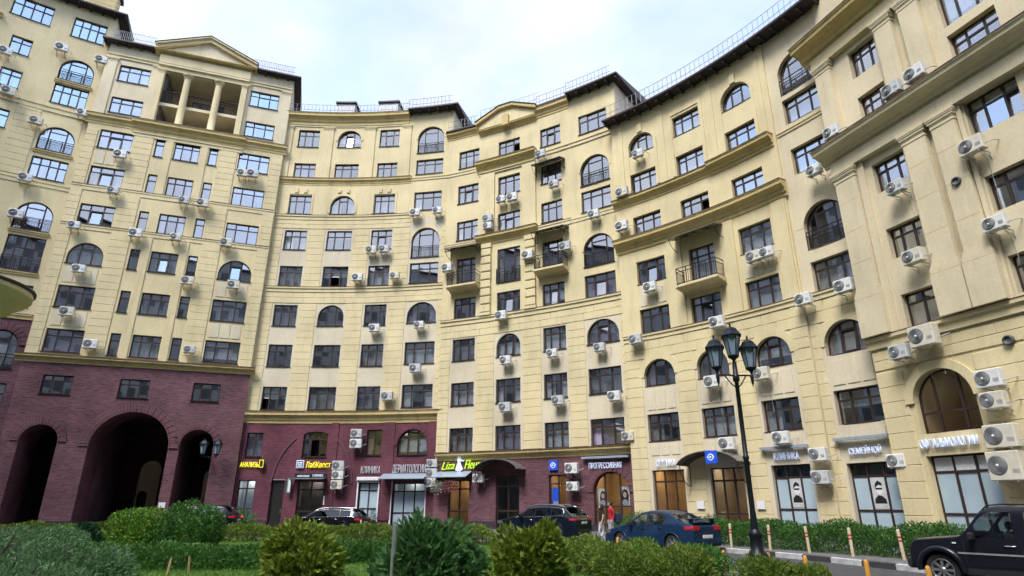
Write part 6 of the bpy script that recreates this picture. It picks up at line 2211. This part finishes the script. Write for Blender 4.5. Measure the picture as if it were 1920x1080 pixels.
Jm = stance(.98, 1.53, 1.83, {'l': ((-.06, .52), (.14, .10)), 'r': ((-.02, .50), (-.18, .09))}, {'l': ((.08, 1.2), (-.04, .98)), 'r': ((.05, 1.2), (-.08, .98))}, 1.08, .21)
def mm(c):
    if c.z > 1.585: return 0
    if c.z > 1.0 and abs(c.x) < .16: return 1
    if c.z > 1.04: return 1
    if abs(c.x) > .19: return 0
    if c.z > .13: return 2
    return 3
person('walking person in a red hooded top and pale grey trousers', (4.55, 31.0, .0), R(-75), Jm, (['skin', 'cloth_red', 'trouser_pale', 'shoe_white'], mm), dict(top=1.85, bot=1.66, c=(0, .02, 0)))
bg = thing('shoulder_bag', 'dark blue bag hanging at the back of the person in red', 'bag', (4.88, 31.0, .83), R(-75))
mb = MB(); mb.box(-.17, .17, -.12, .12, 0, .52, ch=.07); mb.build('bag_body', 'cloth_navy', bg, True)
mb = MB(); mb.box(-.12, .12, -.16, -.10, .06, .28, ch=.03); mb.build('pocket', 'cloth_navy', bg, True)
tubepart(bg, 'strap', 'cloth_navy', [(-.13, .1, .06), (-.15, .2, .3), (-.12, .12, .54), (0, .05, .58), (.12, .12, .54), (.15, .2, .3), (.13, .1, .06)], .015)

# ------------------------------------------------------------------ street furniture
BOLL = [(2.5, 23.8), (3.5, 22.6), (4.25, 20.9), (4.85, 18.9), (5.15, 16.4), (5.95, 15.5), (6.45, 14.7), (7.2, 13.6), (7.65, 12.3)]
WHERE = ['by the wheel of the dark blue car', 'below the two walkers', 'at the front door of the blue sedan', 'at the rear wheel of the blue sedan', 'just left of the street lamp', 'just right of the street lamp', 'second to the right of the street lamp', 'third to the right of the street lamp', 'in front of the off-roader wheel']
bm_y = cached('boll', lambda: (lambda q: (q.lathe([(.048, 0), (.048, .55), (.043, .60), (.026, .635), (0, .645)], 16), q.mesh('post', 'bollard_yellow'))[1])(MB()))
bm_b = cached('bollb', lambda: (lambda q: (q.lathe([(.09, 0), (.09, .02), (.06, .03)], 16), q.mesh('base_plate', 'kerb_black'))[1])(MB()))
for (x, y), wh in zip(BOLL, WHERE):
    o = thing('bollard', 'short yellow bollard ' + wh, 'bollard', (x, y, .0), random.uniform(0, 6), 'yellow bollards along the planted island')
    p = put('post', bm_y, o, rot=(R(random.uniform(-2, 2)), R(random.uniform(-2, 2)), 0)); put('base_plate', bm_b, o)
for (x, y), wh in zip(((-26.9, 37.0), (-25.1, 38.0), (-22.7, 38.0)), ('beside the white dome at the left archway', 'in front of the main archway', 'near the white gate post')):
    o = thing('bollard', 'small yellow post ' + wh, 'bollard', (x, y, 0), 0, 'yellow posts before the archway')
    put('post', bm_y, o)
POST = [(8.35, 25.4), (9.3, 24.0), (10.05, 22.5), (10.75, 21.0), (11.6, 19.7)]
def stripe_meshes():
    a = MB(); a.lathe([(.05, 0), (.05, .52)], 14); a.lathe([(.05, .575), (.05, .625)], 14); a.lathe([(.05, .68), (.05, .84), (.04, .87), (0, .885)], 14)
    b_ = MB(); b_.lathe([(.051, .52), (.051, .575)], 14)
    c = MB(); c.lathe([(.051, .625), (.051, .68)], 14)
    return a.mesh('post', 'post_white'), b_.mesh('red_band', 'post_red'), c.mesh('red_band', 'post_red')
pa, pb_, pc_ = stripe_meshes()
for (x, y), wh in zip(POST, ('nearest the blue sedan', 'just right of the lamp post', 'third from the sedan', 'fourth from the sedan', 'nearest the off-roader')):
    o = thing('striped_post', 'white post with two red bands by the hedge, ' + wh, 'post', (x, y, .12), 0, 'striped posts along the pavement')
    t = (R(random.uniform(-2.5, 2.5)), R(random.uniform(-3, 3)), 0)
    put('post', pa, o, rot=t); put('red_band', pb_, o, rot=t); put('red_band', pc_, o, rot=t)
for i, (x, y, wh) in enumerate(((-11.66, 36.50, 'behind the hedge beside the dark door'), (-8.77, 36.50, 'behind the station wagon tail'))):
    o = thing('striped_post', 'thin white post ' + wh, 'post', (x, y, .0), 0, 'white posts before the shops')
    put('post', pa, o); put('red_band', pb_, o); put('red_band', pc_, o)
# white painted gate post and dome
x, y = -22.0, 36.8
o = thing('gate_post', 'square white painted post before the main archway', 'post', (x, y, 0), R(20))
mb = MB(); mb.box(-.13, .13, -.13, .13, 0, 1.05, ch=.02); mb.build('shaft', 'post_white', o, True)
mb = MB(); mb.box(-.17, .17, -.17, .17, 1.05, 1.11, ch=.015); mb.build('cap', 'frame_white', o, True)
o = thing('dome_bollard', 'white concrete dome before the left archway', 'bollard', (-27.5, 34.6, 0))
mb = MB(); mb.lathe([(.42 * math.cos(a * .157), .05 + .42 * math.sin(a * .157)) for a in range(11)], 24); mb.build('dome', 'frame_white', o, True)
mb = MB(); mb.lathe([(.46, 0), (.46, .05), (.42, .05)], 24); mb.build('foot', 'kerb_grey', o, True)

def lantern(parent, x, y, z, sc_=1.0, glassm='lamp_glass'):
    """Six-sided lantern hanging base-up: cup, tapering glazed cage, hat and finial."""
    n = 6
    r0, r1, h = .115 * sc_, .20 * sc_, .50 * sc_
    c = lambda r, zz, k: (x + r * math.cos(2 * math.pi * (k + .5) / n), y + r * math.sin(2 * math.pi * (k + .5) / n), z + zz)
    mb = MB()
    mb.lathe([(.02 * sc_, -.16 * sc_), (.035 * sc_, -.1 * sc_), (.06 * sc_, -.06 * sc_), (r0 + .03 * sc_, 0), (r0 + .03 * sc_, .025 * sc_), (0, .026 * sc_)], n, (x, y, z), smooth=False)
    cage = mb.build('lantern', 'lamp_iron', parent, True)
    mb = MB()
    for k in range(n):
        mb.tube([c(r0, .02 * sc_, k), c(r1, h, k)], .013 * sc_, 4)
    mb.build('cage_bar', 'lamp_iron', cage, True)
    for k in range(n):
        mb = MB()
        q = [c(r0 * .97, .025 * sc_, k), c(r0 * .97, .025 * sc_, k + 1), c(r1 * .97, h, k + 1), c(r1 * .97, h, k)]
        q2 = [(x + (p[0] - x) * .97, y + (p[1] - y) * .97, p[2]) for p in q]
        mb.face(q); mb.face(q2[::-1])
        for e in range(4):
            mb.face([q[e], q2[e], q2[(e + 1) % 4], q[(e + 1) % 4]])
        mb.build('glass_pane', glassm, cage, True)
    mb = MB()
    mb.lathe([(r1 * .9, h - .01), (r1 * 1.32, h - .012), (r1 * 1.32, h + .015 * sc_), (r1 * 1.15, h + .05 * sc_), (r1 * .95, h + .10 * sc_), (r1 * .75, h + .17 * sc_), (r1 * .45, h + .215 * sc_), (.03 * sc_, h + .235 * sc_), (.018 * sc_, h + .26 * sc_), (.03 * sc_, h + .29 * sc_), (.02 * sc_, h + .33 * sc_), (0, h + .36 * sc_)], n, (x, y, z), smooth=False)
    mb.build('hat', 'lamp_iron', cage, True)
    mb = MB(); mb.lathe([(.03 * sc_, .03), (.05 * sc_, h * .35), (.045 * sc_, h * .6), (0, h * .68)], 10, (x, y, z)); mb.build('bulb', 'frame_white', cage, True)
    return cage
lp = thing('street_lamp', 'tall black iron street lamp with three six-sided lanterns', 'street lamp', (5.42, 14.75, .1), R(12))
mb = MB()
mb.lathe([(.26, 0), (.26, .08), (.20, .12), (.19, .45), (.22, .5), (.22, .56), (.15, .62), (.13, .9), (.155, .95), (.155, 1.0), (.10, 1.08)], 20)
mb.build('base', 'lamp_iron', lp, True)
mb = MB()
mb.lathe([(.09, 1.06), (.062, 1.5), (.058, 2.6), (.072, 2.62), (.072, 2.68), (.056, 2.7), (.048, 4.45), (.08, 4.47), (.08, 4.62), (.06, 4.64), (.055, 4.95)], 16)
mb.build('pole', 'lamp_iron', lp, True)
lantern(lp, 0, 0, 5.08, 1.05)
for k, a in enumerate((R(165), R(0))):
    ex, ey = .44 * math.cos(a), .44 * math.sin(a)
    mb = MB()
    mb.tube([(0, 0, 4.60), (ex * .5, ey * .5, 4.62), (ex, ey, 4.62)], .022, 6)
    mb.tube([(0, 0, 4.30), (ex * .25, ey * .25, 4.38), (ex * .45, ey * .45, 4.50), (ex * .6, ey * .6, 4.60)], .016, 6)
    mb.lathe([(0, -.30), (.012, -.25), (.03, -.18), (.045, -.06), (.05, .0), (.03, .03)], 8, (ex, ey, 4.62))
    mb.build('arm', 'lamp_iron', lp, True)
    lantern(lp, ex, ey, 4.80, 1.0)
x_, y_, a_ = S_A.pos(5.5, .0)
wlp = thing('wall_lamp', 'two-armed black wall lantern on the brick pier by the right archway', 'wall lamp', (x_, y_, 4.85), a_)
mb = MB(); mb.tube([(0, 0, 0), (0, -.9, 0)], .03, 6); mb.tube([(-.45, -.9, .05), (0, -.9, 0), (.45, -.9, .05)], .025, 6); mb.tube([(0, 0, -.4), (0, -.5, -.25), (0, -.85, -.02)], .02, 6)
mb.build('bracket', 'lamp_iron', wlp, True)
lantern(wlp, -.45, -.9, .2, 1.35); lantern(wlp, .45, -.9, .2, 1.35)
# sign post seen from its edge, in front of the dark shrub
sg = thing('sign_post', 'grey metal post with a narrow sign plate seen edge-on before the dark shrub', 'sign post', (-1.60, 8.5, 0), R(96))
mb = MB(); mb.tube([(0, 0, 0), (.0, 0, 1.50)], .018, 8); mb.build('pole', 'steel', sg, True)
mb = MB(); mb.box(-.17, .17, -.032, -.020, 1.10, 1.46, ch=.004); mb.build('plate', 'steel', sg, True)
for i, (x, y, t) in enumerate(((-8.35, 15.9, 4), (-8.0, 16.2, -5))):
    o = thing('wooden_stake', 'short pale wooden stake in the lawn, %s of the two' % ('left' if i == 0 else 'right'), 'stake', (x, y, .1), i * .7, 'stakes in the lawn')
    mb = MB(); mb.prism([(-.022, 0), (.022, 0), (.022, .36), (0, .42), (-.022, .36)], -.022, .022); s_ = mb.build('stake', 'wood_pale', o, True); s_.rotation_euler = (0, R(t), 0)

# ------------------------------------------------------------------ plants
def rhombs(base, axis, side, length, width, name, mat, bend=0.25):
    """n leaves as folded four-cornered blades: numpy arrays in, one mesh out."""
    n = len(base)
    v = np.empty((n, 4, 3))
    nrm = np.cross(axis, side)
    v[:, 0] = base
    v[:, 1] = base + axis * (length * .45)[:, None] + side * (width * .5)[:, None] + nrm * (width * bend)[:, None]
    v[:, 2] = base + axis * length[:, None]
    v[:, 3] = base + axis * (length * .45)[:, None] - side * (width * .5)[:, None] + nrm * (width * bend)[:, None]
    me = bpy.data.meshes.new(name)
    me.vertices.add(n * 4)
    me.vertices.foreach_set('co', v.reshape(-1))
    idx = np.arange(n * 4).reshape(n, 4)
    me.loops.add(n * 4)
    me.loops.foreach_set('vertex_index', idx.reshape(-1))
    me.polygons.add(n)
    me.polygons.foreach_set('loop_start', np.arange(n) * 4)
    me.polygons.foreach_set('loop_total', np.full(n, 4))
    me.materials.append(M[mat])
    me.update(calc_edges=True)
    return me
def unit(a):
    return a / np.maximum(1e-9, np.linalg.norm(a, axis=1))[:, None]
def lumpy(dirs, seed, amp, freq=3.0):
    r = np.random.default_rng(seed)
    f = np.zeros(len(dirs))
    for _ in range(9):
        w = r.normal(size=3) * freq
        f += np.sin(dirs @ w + r.uniform(0, 6.28)) / 9 * 1.9
    return 1 + amp * f
def blobs(r, n, seed, K, rb):
    """Points over a cluster of overlapping lobes, so that the outline is broken and crevices stay dark."""
    q = np.random.default_rng(seed)
    c = q.normal(size=(K, 3)); c[:, 2] = np.abs(c[:, 2]) * 1.1 - .28
    c = unit(c) * ((1 - rb * .8) * (.78 + .34 * q.random(K)))[:, None]
    br = rb * (.6 + .75 * q.random(K))
    i = r.choice(K, size=n, p=br ** 2 / (br ** 2).sum())
    d = unit(r.normal(size=(n, 3)))
    p = c[i] + d * (br[i] * (1 - .35 * r.random(n) ** 2))[:, None]
    return p, unit(d * .65 + unit(p) * .6)
def thuja_mesh(rx, h, n, mat, seed, size=.11, top=1.0, flat=.0):
    """Flat fans of scale foliage standing up and out from a globe."""
    r = np.random.default_rng(seed)
    p, d = blobs(r, n, seed, 26, .30)
    q = np.percentile(np.linalg.norm(p[:, :2], axis=1), 97)
    p[:, :2] *= (rx - size * .5) / q
    lo_, hi_ = np.percentile(p[:, 2], 3), np.percentile(p[:, 2], 98.5)
    p[:, 2] = (p[:, 2] - lo_) / (hi_ - lo_) * (h - size * .6)
    ok = p[:, 2] > .02
    p, d = p[ok], d[ok]
    n = len(p)
    out = unit(d * np.array([1, 1, .7]) + np.array([0, 0, .22]) + r.normal(size=(n, 3)) * .38)
    side = unit(np.cross(out, r.normal(size=(n, 3))))
    B_, A_, S_, Ln, Wd_ = [], [], [], [], []
    for k, ang in enumerate((-.75, -.38, 0, .38, .75)):
        ax = unit(out * math.cos(ang) + side * math.sin(ang))
        sd = unit(np.cross(ax, np.cross(out, side)))
        B_.append(p + out * (size * .15 * (2 - abs(k - 2)))); A_.append(ax); S_.append(sd)
        L_ = size * (1.0 if k == 2 else .8 if k in (1, 3) else .6) * (.7 + .6 * r.random(n))
        Ln.append(L_); Wd_.append(L_ * .30)
    return rhombs(np.concatenate(B_), np.concatenate(A_), np.concatenate(S_), np.concatenate(Ln), np.concatenate(Wd_), 'foliage', mat, .15)
def leaf_cloud(n, pts_fn, size, ratio, mat, seed, up=.5, spread=.8):
    r = np.random.default_rng(seed)
    p, d = pts_fn(r, n)
    n = len(p)
    ax = unit(d + np.array([0, 0, up]) + r.normal(size=(n, 3)) * spread)
    sd = unit(np.cross(ax, r.normal(size=(n, 3))))
    L_ = size * (.6 + .8 * r.random(n))
    return rhombs(p, ax, sd, L_, L_ * ratio, 'foliage', mat)
def globe_pts(rx, h, seed, amp=.16, thick=.35):
    def f(r, n):
        p, d = blobs(r, n, seed, 14 if amp > .2 else 30, .42 if amp > .2 else .30)
        p[:, :2] *= rx / np.percentile(np.linalg.norm(p[:, :2], axis=1), 96)
        lo_, hi_ = np.percentile(p[:, 2], 3), np.percentile(p[:, 2], 98)
        p[:, 2] = (p[:, 2] - lo_) / (hi_ - lo_) * h
        ok = p[:, 2] > .03
        return p[ok], d[ok]
    return f
def hedge_pts(line, wd, h, seed, amp=.12):
    pts = np.array(line)
    seg = np.linalg.norm(np.diff(pts, axis=0), axis=1)
    cum = np.concatenate([[0], np.cumsum(seg)])
    def f(r, n):
        t = r.random(n) * cum[-1]
        i = np.clip(np.searchsorted(cum, t) - 1, 0, len(seg) - 1)
        q = (t - cum[i]) / seg[i]
        c = pts[i] * (1 - q)[:, None] + pts[i + 1] * q[:, None]
        tg = (pts[i + 1] - pts[i]) / seg[i][:, None]
        nm = np.stack([-tg[:, 1], tg[:, 0]], 1)
        a = r.random(n) * math.pi
        lump = 1 + amp * (np.sin(t * 2.1 + seed) + np.sin(t * 5.3 + seed * 2 + a * 2) * .7 + np.sin(t * 11.7 + a * 5) * .45 + np.sin(t * 23 + a * 9) * .3)
        rr = lump * (1 - .35 * r.random(n) ** 1.8)
        ca, sa = np.cos(a), np.sin(a)
        sq = 1.0 / np.maximum(np.abs(ca) ** 3 + np.abs(sa) ** 3, 1e-6) ** (1 / 3)
        off = ca * sq * rr * wd / 2
        z = np.maximum(.04, .0 + sa * sq * rr * h)
        end = np.minimum(t, cum[-1] - t)
        z *= np.clip(.45 + end / .5, .45, 1)
        p = np.stack([c[:, 0] + nm[:, 0] * off, c[:, 1] + nm[:, 1] * off, z], 1)
        d = np.stack([nm[:, 0] * ca, nm[:, 1] * ca, sa], 1)
        return p, d
    return f
def stems(parent, rx, h, k, seed):
    r = random.Random(seed)
    mb = MB()
    for i in range(k):
        a = r.uniform(0, 6.28); e = r.uniform(.2, .7) * rx
        mb.tube([(0, 0, 0), (math.cos(a) * e * .4, math.sin(a) * e * .4, h * .35), (math.cos(a) * e, math.sin(a) * e, h * r.uniform(.6, .85))], [.03, .02, .008], 5)
    o = mb.build('stem', 'bark', parent, True)
    return o
def shrub(name, label, loc, me, rx, h, seed, group=None, cat='shrub'):
    o = thing(name, label, cat, loc, 0, group)
    put('foliage', me, o)
    stems(o, rx, h, 5, seed)
    return o
Z0 = .1
shrub('thuja_shrub', 'golden green globe thuja standing alone on the lawn', (-5.05, 15.4, Z0), thuja_mesh(.90, 1.18, 2600, 'thuja_gold', 3, .14), .9, 1.2, 1)
shrub('thuja_shrub', 'large dark green globe thuja behind the sign post', (-1.3, 10.2, Z0), thuja_mesh(.98, 1.34, 6000, 'thuja_green', 5, .11), 1.0, 1.45, 2)
shrub('thuja_shrub', 'yellow green thuja in front of the dark blue car', (.22, 11.3, Z0), thuja_mesh(.74, 1.25, 3600, 'thuja_gold', 8, .11), .75, 1.2, 3)
shrub('globe_shrub', 'round bright green shrub left of the pair before the brick pier', (-14.6, 25.2, Z0), leaf_cloud(9000, globe_pts(1.05, 1.35, 21), .10, .5, 'globe_green', 21), 1.0, 1.3, 4)
shrub('globe_shrub', 'round deeper green shrub right of the pair hiding a car', (-13.0, 25.6, Z0), leaf_cloud(11000, globe_pts(1.25, 1.5, 22), .10, .45, 'hedge_green', 22), 1.2, 1.4, 5)
shrub('dark_conifer', 'small dark conifer left of the round shrubs', (-14.9, 22.6, Z0), thuja_mesh(.55, .95, 1300, 'dark_conifer', 9, .14), .5, .9, 6)
shrub('box_shrub', 'clipped dark shrub at the wall beside the dark door', (-17.4, 40.6, .12), leaf_cloud(5000, globe_pts(1.15, 1.2, 24, .08), .07, .5, 'hedge_green', 24), 1.0, 1.1, 7)
shrub('potted_shrub', 'small dark ball shrub between the shop windows', (-9.75, 43.6, .12), leaf_cloud(1600, globe_pts(.42, 1.25, 25, .06), .05, .5, 'dark_conifer', 25), .3, 1.1, 8)
shrub('box_shrub', 'green shrub behind the walkers at the arched window', (6.1, 33.5, .12), leaf_cloud(4500, globe_pts(1.5, 1.1, 26, .1), .07, .5, 'hedge_green', 26), 1.1, 1.0, 9)
# feathery grey-green willows at the lower left
WL = [(-9.3, 10.6, 1.2, 1.25, 'largest, at the bottom edge'), (-7.6, 10.2, .95, 1.0, 'at the right of the clump'), (-10.6, 13.2, 1.3, 1.35, 'behind, at the left edge'), (-11.8, 15.2, 1.3, 1.45, 'farthest left under the left archway'), (-8.9, 13.2, 1.1, 1.15, 'in the middle of the clump'), (-13.4, 18.2, 1.3, 1.35, 'rear one below the archway'), (-8.0, 8.2, .8, .75, 'lowest, half out of the frame')]
for i, (x, y, rx, h, wh) in enumerate(WL):
    me = leaf_cloud(int(11000 * rx), globe_pts(rx, h * .68, 40 + i, .32, .55), .085, .26, 'willow', 40 + i, .35, .8)
    shrub('willow_shrub', 'feathery grey green willow shrub, ' + wh, (x, y, Z0), me, rx, h, 40 + i, 'willow shrubs in the lower left corner')
# spirea shrubs along the island edge at the right
SP = [(1.55, 16.6, .95, .72, 'left of the sedan wheel, reddish tips', 'spirea'), (2.5, 15.4, .95, .72, 'below the walkers', 'spirea'), (3.2, 16.9, .9, .70, 'below the sedan front door', 'globe_green'), (3.75, 14.9, .85, .66, 'below the sedan rear wheel', 'spirea'), (4.5, 15.7, .7, .62, 'left of the lamp base', 'hedge_green'), (5.9, 13.2, .6, .42, 'right of the lamp base', 'spirea'), (5.0, 13.4, .6, .55, 'at the bottom edge under the lamp', 'spirea'), (1.9, 19.6, .8, .68, 'below the dark blue car', 'spirea'), (.6, 21.2, .9, .75, 'behind the yellow green thuja', 'spirea')]
for i, (x, y, rx, h, wh, mt) in enumerate(SP):
    me = leaf_cloud(int(6000 * rx), globe_pts(rx, h, 60 + i, .30, .5), .075, .42, mt, 60 + i, .6, .7)
    shrub('spirea_shrub', 'loose low shrub on the island edge ' + wh, (x, y, Z0), me, rx, h, 60 + i, 'loose shrubs along the island edge')
def hedge(label, line, wd, h, n, mat, seed, size=.06, ratio=.45, z=Z0):
    o = thing('hedge', label, 'hedge', (line[0][0], line[0][1], z))
    me = leaf_cloud(n, hedge_pts([(p[0] - line[0][0], p[1] - line[0][1]) for p in line], wd, h, seed), size, ratio, mat, seed, .5, .75)
    put('foliage', me, o)
    mb = MB()
    r = random.Random(seed)
    for i in range(len(line) - 1):
        for k in range(3):
            t = r.random()
            x = line[i][0] + (line[i + 1][0] - line[i][0]) * t - line[0][0]; y = line[i][1] + (line[i + 1][1] - line[i][1]) * t - line[0][1]
            mb.tube([(x, y, 0), (x + r.uniform(-.15, .15), y + r.uniform(-.15, .15), h * .8)], [.02, .008], 4)
    mb.build('stem', 'bark', o, True)
    return o
hedge('long clipped green hedge behind the striped posts on the right', smooth_line([(7.9, 28.8), (9.3, 26.3), (10.7, 23.9), (11.9, 21.7), (13.4, 18.8)], 4), 1.5, .88, 30000, 'hedge_green', 81, .085, .45, .12)
hedge('yellow green hedge row before the station wagon', smooth_line([(-16.2, 29.2), (-12, 30.2), (-7.5, 30.2), (-3.5, 28.6), (-1.2, 27.0)], 4), 1.6, .62, 26000, 'spirea', 82, .11)
hedge('low dark green hedge across the lawn left of the golden thuja', smooth_line([(-12.6, 18.2), (-10, 17.9), (-7.6, 17.8), (-6.3, 18.0)], 4), 1.7, .50, 17000, 'hedge_green', 83, .085)
hedge('low dark green hedge across the lawn right of the golden thuja', smooth_line([(-5.6, 19.6), (-4.2, 19.8), (-2.6, 19.6)], 4), 1.9, .55, 12000, 'hedge_green', 84, .085)
hedge('far low hedge before the main archway', smooth_line([(-24.5, 29.6), (-21, 30.4), (-17.2, 30.6)], 4), 1.4, .66, 12000, 'spirea', 85, .12)
hedge('mid green hedge between the willows and the round shrubs', smooth_line([(-18.2, 24.6), (-16.4, 24.4), (-15.6, 24.2)], 4), 1.6, .7, 9000, 'globe_green', 86, .09)
# mown grass blades over the visible lawn
r = np.random.default_rng(99)
n = 90000
yy = 12 + 17 * r.random(n) ** 1.3
xx = -13 + 17 * r.random(n)
ok = xx < 4.2 - (yy - 17) * .32
x2 = -14 + 20 * r.random(60000); y2 = -3 + 15 * r.random(60000)
base = np.concatenate([np.stack([xx, yy, np.full(n, .1)], 1)[ok], np.stack([x2, y2, np.full(60000, .1)], 1)])
n = len(base)
ax = unit(np.stack([r.normal(size=n) * .3, r.normal(size=n) * .3, np.ones(n)], 1))
sd = unit(np.cross(ax, r.normal(size=(n, 3))))
gm = rhombs(base, ax, sd, .05 + .05 * r.random(n), np.full(n, .016), 'grass', 'grass')
o = put('grass', gm); o['kind'] = 'stuff'; o['label'] = 'short mown grass of the planted island'
# florist's garland under the canopy
x, y, a = S_C.pos(-6.0, .8)
fl = thing('flower_garland', 'white and pink flower garland hanging under the florist canopy', 'flowers', (x, y, 2.75), a)
def gar(cx, w, hh):
    def f(r, n):
        p = np.stack([cx + (r.random(n) - .5) * w, (r.random(n) - .5) * .35, (r.random(n) ** .7) * hh - hh * .5 + .15 * np.sin(cx + 4 * r.random(n))], 1)
        return p, unit(r.normal(size=(n, 3)))
    return f
put('white_flowers', leaf_cloud(700, gar(-.75, .9, .75), .08, .7, 'flower_white', 5), fl)
put('pink_flowers', leaf_cloud(900, gar(.25, 1.2, .75), .08, .7, 'flower_pink', 6), fl)
mb = MB(); mb.tube([(-1.2, 0, .1), (0, 0, .16), (.9, 0, .1)], .03, 6); mb.build('garland_wire', 'bark', fl, True)
